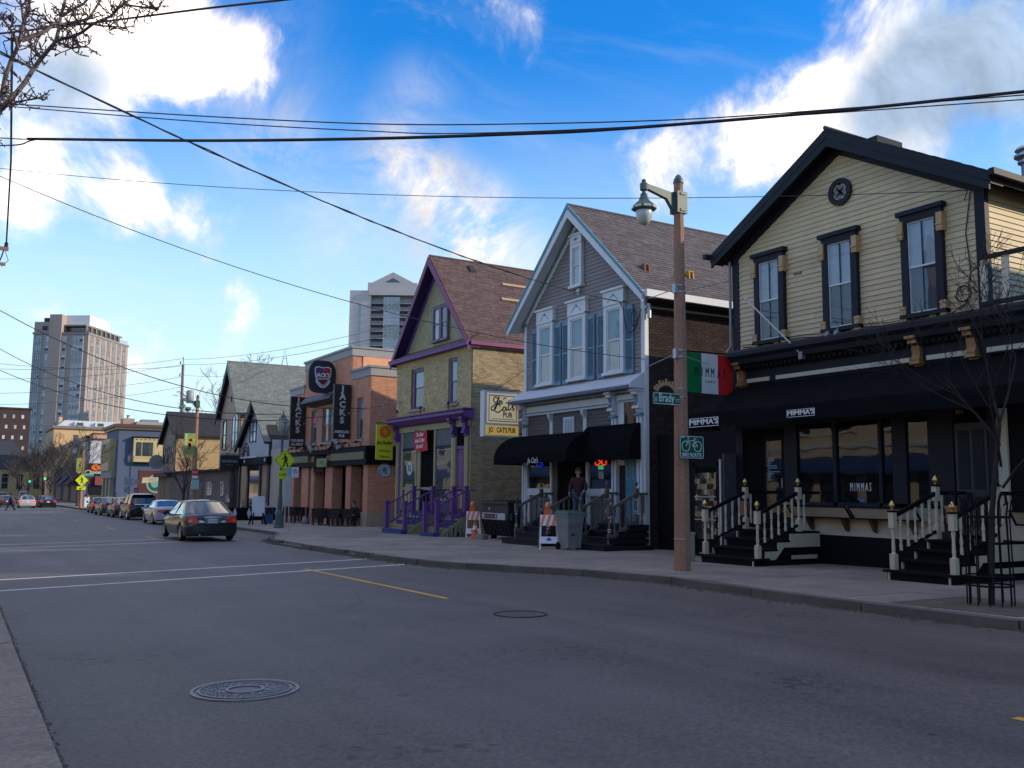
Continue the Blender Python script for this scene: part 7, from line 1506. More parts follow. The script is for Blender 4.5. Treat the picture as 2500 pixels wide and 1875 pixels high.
cs2 = thing('crossing_sign', 'lime yellow diamond crossing sign with an arrow plate below, farther one on a lamp', 'sign', (12.4, 117.7, 2), 'yellow crossing signs'); f = FR('y', 117.7); c_ = (12.45, 2.22); D = .70
f.prism([(c_[0]-D, c_[1]), (c_[0], c_[1]-D), (c_[0]+D, c_[1]), (c_[0], c_[1]+D)], 0, .01).build('plate', SIGNY, cs2); walk_symbol(f, c_[0], c_[1], .95, SIGNK, cs2, .012); f.b(11.98, 12.92, 1.12, 1.50, 0, .01).build('arrow_plate', SIGNY, cs2); k = MB(); stroke(f, [(12.7, 1.40), (12.2, 1.22)], .07, .014, k); stroke(f, [(12.38, 1.36), (12.2, 1.22), (12.42, 1.2)], .06, .014, k); k.build('arrow', SIGNK, cs2)
gs2 = thing('far_street_sign', 'small green street sign with an orange arch on the farther lamp', 'sign', (13, 117.8, 2.9)); f = FR('y', 117.8); f.b(12.6, 13.7, 2.75, 3.02, 0, .02).build('plate', mat('sign_aqua', (.10, .38, .30), .5), gs2); k = MB(); disc(f, 13.15, 2.95, .38, .5, 0, .02, 10, k, a0=.4, a1=pi-.4); k.build('arch', mat('arch_orange', (.65, .35, .10), .6), gs2)
for x_, lab, parts in ((15.6, 'white and grey no-turn signs on a post before the blue wall', ((15.15,16.05,1.6,2.55,'plate_grey'),(15.2,15.85,.9,1.5,'plate_bluegrey'))), (16.35, 'small arrow sign over a red round sign on a post before the blue wall', ((16.15,16.6,1.75,2.4,'plate_pale'),))):
    t = thing('regulation_sign', lab, 'sign', (x_, 105, -.9)); f = FR('y', 104.9); MB().tube([(x_, 105, -1), (x_, 105, 2.5)], .035, 5).build('post', STEEL, t)
    for a0, a1, z0, z1, m_ in parts:
        f.b(a0, a1, z0, z1, 0, .01).build('plate', mat(m_, (.30, .35, .42), .6) if m_ == 'plate_bluegrey' else mat(m_, ()), t)
        for i in range(3): f.b(a0+.12, a1-.12, z0+(z1-z0)*(.25+.22*i), z0+(z1-z0)*(.31+.22*i), .01, .014).build('text_line', mat('text_grey', (.15, .16, .18), .6), t)
    if x_ > 16: disc(f, 16.37, 1.2, 0, .28, 0, .01, 12, sa=.75).build('red_disc', SIGNR, t); f.b(16.22, 16.52, 1.1, 1.28, .01, .014).build('white_bar', mat('pink_bar', (.6, .3, .3), .6), t)
up = thing('utility_pole', 'wooden utility pole with a grey transformer behind the dark-roofed house', 'utility pole', (21.6, 110, -.9)); MB().tube([(21.7, 110, -1), (21.55, 110, 15.6)], [.2, .15], 8).build('pole', mat('pole_wood', (.20, .15, .125), .85, .2, 3), up); MB().tube([(21.55, 110, 15.5), (21.55, 110, 16.5)], .05, 5).build('pole_top', GREYD, up)
MB().lathe((22.5, 110, 11.2), [(.4,0),(.44,.1),(.44,1.3),(.34,1.45),(.1,1.5)], 12).build('transformer', mat('transformer_grey', (.30, .31, .31), .5), up, smooth=True); MB().box(21.6, 22.2, 109.9, 110.1, 11.6, 11.75).build('bracket', GREYD, up); MB().lathe((22.3, 110, 10.2), [(.42,.5),(.36,.2),(.1,.0)], 10).build('lamp_bowl', mat('bowl_grey', (.2, .2, .22), .4), up)
for z in (15.6, 14.2): MB().tube([(21.2, 110, z), (21.3, 110, z+.35)], .06, 5).build('insulator', CABLE, up)
lp = thing('left_utility_pole', 'utility pole at the far left edge, only its crossarm ends and a wire in view', 'utility pole', (-.2, 45, -.4)); WD = mat('crossarm_wood', (.22, .12, .10), .85, .2, 3); MB().tube([(-.2, 45, -.5), (-.2, 45, 13)], [.18, .14], 8).build('pole', mat('pole_wood', ()), lp)
MB().box(-1.9, 1.28, 44.9, 45.0, 11.72, 11.88).build('crossarm', WD, lp); MB().box(-1.9, 1.2, 44.9, 45.0, 11.05, 11.18).build('crossarm', WD, lp)
MB().lathe((1.18, 45, 11.9), [(.05,0),(.09,.05),(.06,.1),(.09,.15),(.03,.22)], 8).build('insulator', CABLE, lp); MB().lathe((.88, 44.95, 10.6), [(.05,0),(.08,.05),(.06,.1),(.09,.18),(.06,.3),(.03,.45)], 8).build('fuse', CABLE, lp)
MB().tube([(1.15, 45, 12.0), (1.02, 45, 11.4), (.9, 45, 11.05), (.55, 45, 9.5), (.3, 45, 8)], .03, 5).build('drop_wire', CABLE, lp); MB().tube([(1.15, 44.95, 11.7), (1.3, 44.95, 11.3), (1.05, 44.95, 11.0)], .014, 4).build('jumper', CABLE, lp); MB().tube([(1.18, 45, 12.1), (.9, 36, 12.9), (.45, 25, 12.6)], .035, 5).build('primary_wire', CABLE, lp)
for i, (x_, y_, z_, lab) in enumerate(((8.6, 141, 2.1, 'traffic light showing green at the far crossing, left one'), (11.6, 157, 2.6, 'traffic light showing green at the far crossing, right one'))):
    t = thing('traffic_light', lab, 'traffic light', (x_, y_, -1.3), 'far traffic lights'); MB().tube([(x_, y_, -1.4), (x_, y_, z_+.6)], .07, 5).build('post', GREYD, t); b = MB().box(x_-.3, x_+.1, y_-.25, y_-.05, z_-.3, z_+.9).build('signal_head', mat('signal_yellow', (.2, .14, .03), .6), t); MB().lathe((x_-.1, y_-.26, z_), [(.16,-.02),(.16,.02)], 10, 'y').build('green_lens', mat('signal_green', (.02, .9, .4), .4, 0, emit=1.0), b)
wb_ = thing('far_bins', 'white and blue mailbox pair on the far pavement corner', 'mailbox', (14.5, 128, -1)); MB().box(14.0, 14.6, 128, 128.6, -1.2, .2).build('cabinet', WHITE, wb_); MB().lathe((14.3, 128.3, .1), [(.35,0),(.3,.3),(.1,.5)], 8).build('dome', mat('dark_dome', (.03,.03,.05), .6), wb_)
# ------------------------------------------------------------ cars
TYRE = mat('tyre_rubber', (.012, .012, .013), .85, .1); RIM = mat('alloy_rim', (.30, .31, .32), .35, .1, metal=.7); CGLASS = mat('car_glass', (.012, .018, .022), .04, 0, spec=.9, coat=1.0); TAILR = mat('tail_red', (.70, .016, .012), .35, .05, coat=.1); TAILA = mat('tail_amber', (.75, .16, .02), .2, .05, coat=.6); CHROME = mat('chrome', (.72, .72, .74), .12, 0, metal=1.0); PLATE = mat('licence_plate', (.62, .63, .66), .5, .05); TRIMK = mat('car_trim_black', (.012, .012, .013), .5, .05); BRAKE = mat('brake_light_lit', (1, .03, .03), .3, 0, emit=2.0)
def lerp_tab(tab, y):
    for (a, p), (b, q) in zip(tab, tab[1:]):
        if y <= b: t = (y-a)/(b-a) if b > a else 0; t = t*t*(3-2*t) if False else t; return p+(q-p)*t
    return tab[-1][1]
def paint(name, col, rough=.25): return mat(name, col, rough, .04, 1.5, coat=.35, spec=.4)
def make_car(label, pm, loc, L=4.8, Wd=1.82, H=1.45, kind='sedan', group=None, lit=False, plate=True, facing=0, lamp=None, name='parked_car'):
    """body lofted along its length (y=0 is the rear bumper), wheel arches cut by the lower edge, glasshouse with its own panes"""
    t = thing(name, label, 'car', loc, group); w = Wd/2; o = Vector(loc)
    suv = kind == 'suv'; coupe = kind == 'coupe'
    rw, fw, R = .95 if not coupe else .98, L-.92, .345 if not suv else .385
    belt = .92 if not suv else 1.05
    if kind == 'sedan': top = [(0,.70),(.04,.90),(.16,1.0),(.75,1.035),(1.0,1.03),(2.6,.98),(L-1.35,.93),(L-.5,.80),(L-.12,.66),(L,.52)]; gh = [(.62,1.02),(1.50,H-.04),(2.0,H),(2.9,H-.03),(L-1.25,.95)]
    elif coupe: top = [(0,.72),(.05,.96),(.2,1.02),(.6,1.02),(1.2,.98),(2.4,.94),(L-1.6,.94),(L-.5,.84),(L-.1,.68),(L,.55)]; gh = [(.62,1.0),(1.55,H-.06),(2.0,H),(2.5,H-.03),(L-1.75,.95)]
    else: top = [(0,.85),(.03,1.0),(.1,1.10),(1.0,1.10),(2.6,1.08),(L-1.3,1.04),(L-.45,.93),(L-.08,.8),(L,.6)]; gh = [(.08,1.10),(.42,H-.10),(1.0,H),(2.7,H-.05),(L-1.45,1.06)]
    ys = sorted(set([0, .03, .1, .2, .35]+[rw+R*1.16*cos(pi*i/10) for i in range(11)]+[fw+R*1.16*cos(pi*i/10) for i in range(11)]+[1.6, 2.0, 2.4, 2.8, 3.2, L-.3, L-.15, L-.05, L]))
    rings = []
    for y in ys:
        e = 1-.10*max(0, 1-y/.45)**2-.16*max(0, 1-(L-y)/.7)**2; ww = w*e
        zb = .21 if y > .12 and y < L-.12 else .28
        for c in (rw, fw):
            if abs(y-c) < R*1.16: zb = max(zb, .33+sqrt(max((R*1.12)**2-(y-c)**2, 0)))
        zt = lerp_tab(top, y); zs = zt-.06-.02*(1 if kind == 'sedan' else 0); zm = max(zb+.02, min(.58, zs-.1))
        half = [(ww*.96, zb), (ww*1.0, zb+(zm-zb)*.6), (ww*1.0, zm), (ww*.985, zm+(zs-zm)*.55), (ww*.95, zs), (ww*.86, zt-.015), (ww*.45, zt+.012), (0, zt+.018)]
        rings.append([(-a, y, z) for a, z in half]+[(a, y, z) for a, z in reversed(half[:-1])])
    mb = MB(); n = len(rings[0])
    mb.add([Vector(p)+o for r in rings for p in r], [(i*n+k, i*n+k+1, (i+1)*n+k+1, (i+1)*n+k) for i in range(len(rings)-1) for k in range(n-1)]); b0 = 0
    mb.f.append(tuple(range(n))); mb.f.append(tuple((len(rings)-1)*n+k for k in range(n)))
    body = mb.build('body', pm, t, smooth=True)
    MB().box(o.x-w*.88, o.x+w*.88, o.y+.1, o.y+L-.1, o.z+.2, o.z+.6).build('underbody', TRIMK, t)
    # glasshouse
    (yr, zr_), (y1, z1), (y2, z2), (y3, z3), (yf, zf_) = gh; wb_, wt = w*.92, w*.70 if not suv else w*.78
    def q(a): return [Vector(p)+o for p in a]
    def arc(y, z, hw, crown): return [(-hw, y, z), (-hw*.6, y, z+crown*.7), (0, y, z+crown), (hw*.6, y, z+crown*.7), (hw, y, z)]
    rf = MB(); A = [arc(y1, z1, wt, .045), arc((y1+y2)/2, (z1+z2)/2+.012, wt*1.01, .05), arc(y2, z2, wt*1.01, .05), arc((y2+y3)/2, (z2+z3)/2+.01, wt*1.01, .05), arc(y3, z3, wt, .04)]
    rf.add(q(sum(A, [])), [(i*5+k, i*5+k+1, i*5+k+6, i*5+k+5) for i in range(4) for k in range(4)])
    cw, aw_ = (.42, .12) if not suv else (.38, .14)
    for s in (-1, 1):
        rf.prism(q([(s*wb_, yr-.05, zr_-.03), (s*wb_, yr+cw, belt+.03), (s*wt, y1+cw*.35, z1+.01), (s*wt, y1-.06, z1-.02)]), (-s*.03, 0, 0))
        rf.prism(q([(s*wb_, yf+.05, zf_-.03), (s*wb_, yf-aw_, zf_), (s*wt, y3-.02, z3), (s*wt, y3+.06, z3-.01)]), (-s*.03, 0, 0))
        rf.prism(q([(s*wt, y1, z1+.01), (s*wt*1.01, y2, z2+.01), (s*wt, y3, z3+.01), (s*wt, y3, z3-.05), (s*wt*1.01, y2, z2-.06), (s*wt, y1, z1-.05)]), (-s*.03, 0, 0))
        rf.prism(q([(s*wb_, yr-.05, zr_-.02), (s*wt, y1-.06, z1-.01), (s*(wt-.09), y1-.04, z1+.005), (s*(wb_-.12), yr-.05, zr_)]), (0, .02, -.02))
        ym = (y1+y3)/2+.05
        if not coupe: rf.prism(q([(s*(wb_+.004), ym+.15, belt+.03), (s*(wb_+.004), ym+.04, belt+.03), (s*(wt+.006), ym-.06, z2-.02), (s*(wt+.006), ym+.02, z2-.02)]), (-s*.03, 0, 0))
    rf.build('roof', pm, t, smooth=True)
    g1, g2 = arc(yr, zr_+.01, wb_*.93, .015), arc(y1, z1-.01, wt*.93, .04); MB().add(q(g1+g2), [(k, k+1, k+6, k+5) for k in range(4)]).build('rear_window', CGLASS, t, smooth=True)
    g1, g2 = arc(yf, zf_+.01, wb_*.97, .015), arc(y3, z3-.01, wt*.97, .04); MB().add(q(g1+g2), [(k, k+1, k+6, k+5) for k in range(4)]).build('windscreen', CGLASS, t, smooth=True)
    for s in (-1, 1):
        MB().poly(q([(s*wb_*.985, yr+.08, zr_-.02), (s*wb_*.985, yf-.05, zf_), (s*wt*.985, y3, z3-.02), (s*wt*.985, y2, z2-.03), (s*wt*.985, y1, z1-.02)])).build('side_window', CGLASS, t)
        m_ = MB(); m_.lathe(o+Vector((s*(w+.10), yf-.45, belt+.08)), [(.03,-.07),(.085,-.05),(.095,.03),(.03,.06)], 8, 'y'); m_.bar(o+Vector((s*w*.9, yf-.42, belt+.04)), o+Vector((s*(w+.06), yf-.43, belt+.06)), .05); m_.build('mirror', pm if kind != 'sedan' else TRIMK, t, smooth=True)
    MB().box(o.x-w*.9, o.x+w*.9, o.y+yr+.3, o.y+yf-.3, o.z+belt-.2, o.z+belt).build('cabin_floor', TRIMK, t)
    for s in (-1, 1):
        for c in (rw, fw):
            x0 = s*(w-.20); wl_ = MB().lathe(o+Vector((x0, c, R)), [(R*.55,-.02*s),(R*.93,0),(R,.03*s),(R,.16*s),(R*.93,.19*s),(R*.70,.195*s),(R*.64,.17*s)], 20, 'x').build('wheel', TYRE, t, smooth=True)
            k = MB().lathe(o+Vector((x0, c, R)), [(R*.66,.165*s),(R*.66,.19*s),(R*.58,.18*s),(R*.18,.17*s),(R*.12,.19*s)], 16, 'x'); k.build('rim', RIM if kind != 'suv' else CHROME, wl_, smooth=True)
    # tail: lamps, plate, garnish, bumper line
    def on_tail(x, z): return Vector((o.x+x, o.y-.006+max(0, abs(x)-.55*w)**2*.22+max(0, z-.70)*.13, o.z+z))
    def tailpoly(pts, nm, m_, par=t, th=.03): return MB().prism([on_tail(x, z)+Vector((0, .02, 0)) for x, z in pts], (0, -th, 0)).build(nm, m_, par)
    for s in (-1, 1):
        if lamp == 'saloon':
            tl_ = tailpoly([(s*.90,.70),(s*.46,.70),(s*.62,.90),(s*.70,.965),(s*.86,.90)], 'taillight', TAILR); tailpoly([(s*.86,.73),(s*.72,.73),(s*.75,.82),(s*.84,.82)], 'indicator', TAILA, tl_, .04); tailpoly([(s*.47,.70),(s*.26,.70),(s*.35,.78),(s*.50,.80)], 'reversing_lamp', CHROME, t, .032); tailpoly([(s*.43,.72),(s*.32,.72),(s*.38,.77),(s*.44,.77)], 'reversing_lens', PLATE, t, .04)
        elif coupe: tailpoly([(s*.82,.68),(s*.44,.68),(s*.44,.86),(s*.82,.86)], 'taillight', TAILR)
        elif suv: tailpoly([(s*.92,.88),(s*.55,.90),(s*.50,.98),(s*.62,1.03),(s*.90,1.04)], 'taillight', TAILR)
        else: tailpoly([(s*.88,.72),(s*.52,.74),(s*.55,.88),(s*.86,.92)], 'taillight', BRAKE if lit else TAILR)
    if plate:
        zp = .775 if lamp == 'saloon' else .80 if suv else .55 if coupe else .74
        if lamp == 'saloon': tailpoly([(-.29,.90),(.29,.90),(.22,.66),(-.22,.66)], 'plate_recess', mat('recess_grey', (.16, .165, .165), .4), t, .025); tailpoly([(-.33,.885),(.33,.885),(.30,.915),(.12,.935),(-.12,.935),(-.30,.915)], 'chrome_garnish', CHROME, t, .05)
        p_ = tailpoly([(-.155,zp-.075),(.155,zp-.075),(.155,zp+.075),(-.155,zp+.075)], 'licence_plate', PLATE, t, .045)
    if coupe: tailpoly([(-.42,.69),(.42,.69),(.42,.86),(-.42,.86)], 'tail_panel', TRIMK); tailpoly([(-.07,.72),(.07,.72),(.07,.84),(-.07,.84)], 'emblem_disc', CHROME, t, .045)
    if suv: tailpoly([(-.6,1.05),(.6,1.05),(.6,1.09),(-.6,1.09)], 'chrome_garnish', CHROME, t, .05); MB().box(o.x-w*.7, o.x+w*.7, o.y+.2, o.y+.55, o.z+H-.07, o.z+H-.02).build('spoiler', pm, t)
    bl = MB(); z0 = .36 if not suv else .45
    bl.add([Vector((o.x+x, o.y-.035+abs(x/w)**4*.12, o.z+z)) for z in (z0, z0+.24) for x in (-w*.93,-w*.6,-w*.2,w*.2,w*.6,w*.93)]+[Vector((o.x+x, o.y+.10, o.z+z)) for z in (z0-.04, z0+.30) for x in (-w*.93,-w*.6,-w*.2,w*.2,w*.6,w*.93)],
           [(k, k+1, k+7, k+6) for k in range(5)]+[(12+k, 12+k+1, k+1, k) for k in range(5)]+[(6+k, 7+k, 19+k, 18+k) for k in range(5)])
    bl.build('bumper', pm, t, smooth=True)
    MB().lathe(o+Vector((-.45, -.01, .24)), [(.04,0),(.04,.15)], 8, 'y').build('exhaust', CHROME, t)
    return t
GP = 'cars along the right kerb'
gcar = make_car('dark green saloon with red and amber tail lamps, in the lane at the far crosswalk', paint('green_car_paint', (.010, .015, .015)), (8.34, 35.7, gz(36.3)), 5.05, 1.98, 1.49, 'sedan', lamp='saloon', name='car')
text('827-478', 'plate_number', mat('plate_ink', (.05, .05, .12), .6), gcar, FR('y', 35.69), 8.34, gz(36.3)+.772, .11, .03, .002, sx=.72)
make_car('tan saloon mostly hidden behind the dark green saloon', paint('tan_car_paint', (.28, .20, .13)), (11.35, 48.9, gz(49)), 4.7, 1.8, 1.44, 'sedan', GP)
make_car('silver coupe with square red tail lamps, parked just beyond the green saloon', paint('silver_coupe_paint', (.42, .43, .46)), (10.95, 56.9, gz(57.5)), 4.7, 1.88, 1.38, 'coupe', GP)
make_car('black sport utility car parked ahead of the silver coupe', paint('black_car_paint', (.006, .006, .007)), (11.15, 67.6, gz(68.5)), 4.75, 1.92, 1.76, 'suv', GP)
make_car('charcoal hatch parked right in front of the black sport utility car', paint('charcoal_paint', (.035, .038, .045)), (11.15, 75.0, gz(76)), 4.5, 1.8, 1.47, 'sedan', GP)
make_car('grey saloon parked at the far end of the near row, ahead of the charcoal one', paint('grey_car_paint', (.07, .072, .078)), (11.2, 82.5, gz(83.5)), 4.8, 1.82, 1.46, 'sedan', GP)
make_car('dark red car, only its nose showing past the grey saloon', paint('dark_red_paint', (.06, .012, .012)), (11.7, 92.5, gz(93.5)), 4.6, 1.8, 1.4, 'sedan', GP)
make_car('silver saloon with lit brake lamps, far down the lane', paint('silver_paint', (.38, .38, .38)), (7.55, 126, gz(127)), 4.8, 1.82, 1.44, 'sedan', lit=True, name='car')
make_car('black saloon far down the street, right of the silver one with lit brake lamps', paint('far_black_paint', (.012, .011, .013)), (9.9, 127.5, gz(128)), 4.9, 1.86, 1.44, 'sedan', name='car')
make_car('brown car half hidden behind the crossing person', paint('far_brown_paint', (.07, .035, .03)), (5.9, 138, gz(139)), 4.7, 1.8, 1.46, 'sedan', name='car')
make_car('dark red car at the left edge of the far street', paint('far_red_paint', (.10, .015, .018)), (5.2, 152, gz(153)), 4.7, 1.8, 1.45, 'sedan', name='car')
make_car('maroon car just behind the far black saloon', paint('far_maroon_paint', (.09, .03, .025)), (10.3, 138, gz(139)), 4.7, 1.8, 1.45, 'sedan', name='car')
make_car('white high-sided car beyond the far silver saloon', paint('far_white_paint', (.45, .46, .47)), (9.6, 168, gz(169)), 5.2, 2.0, 1.9, 'suv', name='car')
make_car('dark grey car behind the dark red one at the left edge', paint('far_grey_paint', (.05, .055, .06)), (6.6, 172, gz(173)), 4.8, 1.85, 1.7, 'suv', name='car')

# ------------------------------------------------------------ people
def skin_mesh(nodes, edges, m, name, parent, sub=2):
    """nodes: name -> ((x,y,z), radius); grown as one skin"""
    me = bpy.data.meshes.new(name); ks = list(nodes); me.from_pydata([nodes[k][0] for k in ks], [(ks.index(a), ks.index(b)) for a, b in edges], [])
    ob = bpy.data.objects.new(name, me); COL.objects.link(ob)
    sk = ob.modifiers.new('skin', 'SKIN'); ss = ob.modifiers.new('sub', 'SUBSURF'); ss.levels = ss.render_levels = sub
    for i, k in enumerate(ks): r = nodes[k][1]; r = (r, r) if not isinstance(r, tuple) else r; me.skin_vertices[0].data[i].radius = r
    me.skin_vertices[0].data[0].use_root = True
    dg = bpy.context.evaluated_depsgraph_get(); m2 = bpy.data.meshes.new_from_object(ob.evaluated_get(dg)); bpy.data.objects.remove(ob); bpy.data.meshes.remove(me)
    m2.name = name; m2.materials.clear(); m2.materials.append(m); m2.polygons.foreach_set('use_smooth', [True]*len(m2.polygons))
    o2 = bpy.data.objects.new(name, m2); COL.objects.link(o2); o2.parent = parent; return o2
SKIN = mat('skin', (.42, .24, .17), .6, .06); HAIR = mat('dark_hair', (.025, .017, .012), .7, .2)
def person(label, loc, rz, top, legs, pose='stand', hat=None, topname='jacket'):
    def loc0(o): o.location = (0, 0, 0); return o
    t = thing('person', label, 'person', loc, rz=rz)       # faces +x in its own frame
    n = {}
    if pose == 'walk': hz, kl, kr, al, ar, hl, hr = .93, (.22,.10,.50), (-.10,-.10,.50), (.36,.11,.07), (-.42,-.11,.10), (.20,.24,.92), (-.22,-.24,.95); lean = .05
    elif pose == 'sit': hz, kl, kr, al, ar, hl, hr = .50, (.44,.12,.50), (.44,-.12,.50), (.42,.13,.07), (.42,-.13,.07), (.34,.20,.62), (.34,-.20,.62); lean = .02
    else: hz, kl, kr, al, ar, hl, hr = .93, (.03,.10,.50), (.02,-.10,.50), (.0,.11,.07), (-.02,-.11,.07), (.22,.22,1.02), (.16,-.26,.96); lean = .02
    sh = hz+.50
    n = {'pelvis': ((0,0,hz), (.13,.15)), 'waist': ((lean*.3,0,hz+.14), (.115,.14)), 'chest': ((lean,0,hz+.36), (.125,.17)), 'neck0': ((lean+.01,0,sh+.03), (.06,.07)), 'neck': ((lean+.02,0,sh+.10), .052), 'head': ((lean+.035,0,sh+.19), (.075,.085)), 'crown': ((lean+.03,0,sh+.275), (.075,.08)),
         'shl': ((lean,.18,sh-.03), .062), 'ell': ((lean-.02+hl[0]*.2,.26,sh-.30), .045), 'wrl': (hl, .032), 'shr': ((lean,-.18,sh-.03), .062), 'elr': ((lean-.02+hr[0]*.2,-.26,sh-.30), .045), 'wrr': (hr, .032),
         'hipl': ((0,.09,hz-.05), .09), 'knl': (kl, .062), 'anl': (al, .045), 'tol': ((al[0]+.17, al[1]+.02, al[2]-.03), .038), 'hipr': ((0,-.09,hz-.05), .09), 'knr': (kr, .062), 'anr': (ar, .045), 'tor': ((ar[0]+.17, ar[1]-.02, ar[2]-.03), .038)}
    for s, h in (('l', hl), ('r', hr)):
        d = (Vector(h)-Vector(n['el'+s][0])).normalized(); n['pa'+s] = (tuple(Vector(h)+d*.06), .030); sg = 1 if s == 'l' else -1; side = Vector((0, sg, 0))
        for i, (off, ln) in enumerate(((-.028,.075),(-.009,.085),(.010,.08),(.027,.062))):
            b = Vector(n['pa'+s][0])+d*.025+Vector((off, 0, 0)); n['f%d%s' % (i, s)] = (tuple(b), .0095); n['g%d%s' % (i, s)] = (tuple(b+d*ln*.55-side*.006), .009); n['h%d%s' % (i, s)] = (tuple(b+d*ln-side*.022), .008)
        n['th'+s] = (tuple(Vector(h)+d*.03+Vector((.035, 0, 0))), .011); n['ti'+s] = (tuple(Vector(h)+d*.075+Vector((.052, 0, 0))), .009)
    E_ = [('pelvis','waist'),('waist','chest'),('chest','neck0'),('neck0','neck'),('neck','head'),('head','crown'),('chest','shl'),('shl','ell'),('ell','wrl'),('chest','shr'),('shr','elr'),('elr','wrr'),('pelvis','hipl'),('hipl','knl'),('knl','anl'),('anl','tol'),('pelvis','hipr'),('hipr','knr'),('knr','anr'),('anr','tor')]
    for s in 'lr':
        E_ += [('wr'+s, 'pa'+s), ('wr'+s, 'th'+s), ('th'+s, 'ti'+s)]
        for i in range(4): E_ += [('pa'+s, 'f%d%s' % (i, s)), ('f%d%s' % (i, s), 'g%d%s' % (i, s)), ('g%d%s' % (i, s), 'h%d%s' % (i, s))]
    skin_mesh(n, E_, SKIN, 'body', t, 1)
    hd = Vector(n['head'][0]); fx_ = MB(); fx_.add([hd+Vector(p) for p in ((.075,-.012,.0),(.075,.012,.0),(.10,0,-.018),(.078,0,.035))], [(0,1,2),(0,2,3),(1,3,2)]); loc0(fx_.build('nose', SKIN, t, org=(0, 0, 0)))
    for s in (-1, 1): loc0(MB().ball(hd+Vector((.072, s*.03, .028)), .012).build('eye', mat('eye_dark', (.03,.02,.02), .3), t, org=(0, 0, 0))); loc0(MB().ball(hd+Vector((.0, s*.083, .0)), .022, sc=(1,1,1.4)).build('ear', SKIN, t, org=(0, 0, 0)))
    loc0(MB().box(hd.x+.068, hd.x+.078, -.022, .022, hd.z-.052, hd.z-.042).build('mouth', mat('lips', (.30, .12, .10), .6), t, org=(0, 0, 0)))
    loc0(MB().lathe(hd+Vector((-.032, 0, .06)), [(.080,-.06),(.094,-.01),(.096,.03),(.085,.07),(.055,.098),(.01,.11)], 12).build('hair' if not hat else 'cap', HAIR if not hat else hat, t, smooth=True, org=(0, 0, 0)))
    g = lambda k, a: (n[k][0], tuple(r+a for r in (n[k][1] if isinstance(n[k][1], tuple) else (n[k][1],)*2)))
    jk = {k: g(k, .022) for k in ('waist','chest','shl','ell','shr','elr','wrl','wrr')}; jk['neck0'] = (n['neck0'][0], (.075,.085)); jk['hem'] = ((0, 0, hz-.03 if pose != 'sit' else hz+.03), (.15, .185)); jk['hem2'] = ((.01, 0, jk['hem'][0][2]-.07), (.15, .185))
    skin_mesh({k: jk[k] for k in ('chest','waist','hem','hem2','neck0','shl','ell','wrl','shr','elr','wrr')}, [('chest','waist'),('waist','hem'),('hem','hem2'),('chest','neck0'),('chest','shl'),('shl','ell'),('ell','wrl'),('chest','shr'),('shr','elr'),('elr','wrr')], top, topname, t, 1)
    tr = {k: g(k, .018) for k in ('pelvis','hipl','knl','anl','hipr','knr','anr')}
    skin_mesh(tr, [('pelvis','hipl'),('hipl','knl'),('knl','anl'),('pelvis','hipr'),('hipr','knr'),('knr','anr')], legs, 'trousers', t, 1)
    for s in 'lr':
        a, b = Vector(n['an'+s][0]), Vector(n['to'+s][0]); k = MB().bar(a+Vector((-.07, 0, -.035)), b+Vector((.03, 0, -.005)), .10, .075); loc0(k.build('shoe', TRIMK, t, org=(0, 0, 0)))
    return t
DENIM = mat('denim', (.05, .075, .12), .85, .12, 5); 
person('person in a blue jacket and jeans striding across the far street at the left edge', (5.0, 109.5, gz(109.5)), pi*.95, mat('blue_jacket', (.015, .04, .13), .8, .1), mat('dark_denim', (.025, .04, .08), .85, .12), 'walk')
person('person in a maroon top and jeans standing at the pub doorway', (17.15, 24.45, .56), -pi*.75, mat('maroon_top', (.045, .012, .02), .85, .1), DENIM, 'stand', topname='sweater')
person('person in a dark coat seated by the right pillar of the brick pub', (18.3, 46.85, zf(46.8)-.02), -pi*.8, mat('dark_coat', (.012, .012, .014), .9, .1), mat('dark_trousers', (.015, .015, .018), .9, .1), 'sit', hat=mat('plum_cap', (.05, .015, .03), .8), topname='coat')
o = copy_tree(ch0); o['label'] = 'dark wicker chair the seated person sits on'; o.location = (18.35, 46.85, zf(46.85)); o.rotation_euler.z = 1.9
person('person in dark clothes standing on the far pavement beyond the parked grey saloon', (13.9, 101, zf(101)), pi, mat('navy_coat', (.02, .02, .05), .9), mat('dark_trousers', ()), 'stand', topname='coat')

# ------------------------------------------------------------ trees
def grow(mb, p, d, ln, r, lv, rnd, spread=.55, up=.12, tw=None, minr=.004, kids_=(2, 3), crook=.12):
    """one branch and what grows from it"""
    n = 4 if lv > 1 else 3; pts = [Vector(p)]; rs = [r]; d = Vector(d).normalized()
    for i in range(n):
        d = (d+Vector((rnd.uniform(-1, 1), rnd.uniform(-1, 1), rnd.uniform(-1, 1)+up))*crook).normalized(); pts.append(pts[-1]+d*ln/n); rs.append(max(r*(1-.5*(i+1)/n), minr))
    mb.tube(pts, rs, 5 if r > .03 else 3, cap=False)
    if lv <= 0: return
    for i in range(rnd.randint(*kids_)):
        k = rnd.randint(max(1, n//2), n); dd = (d+Vector((rnd.uniform(-1, 1), rnd.uniform(-1, 1), rnd.uniform(-.6, 1)))*spread).normalized()
        grow(mb, pts[k], dd, ln*rnd.uniform(.6, .82), max(rs[k]*rnd.uniform(.6, .8), minr), lv-1, rnd, spread, up, tw, minr, kids_, crook)
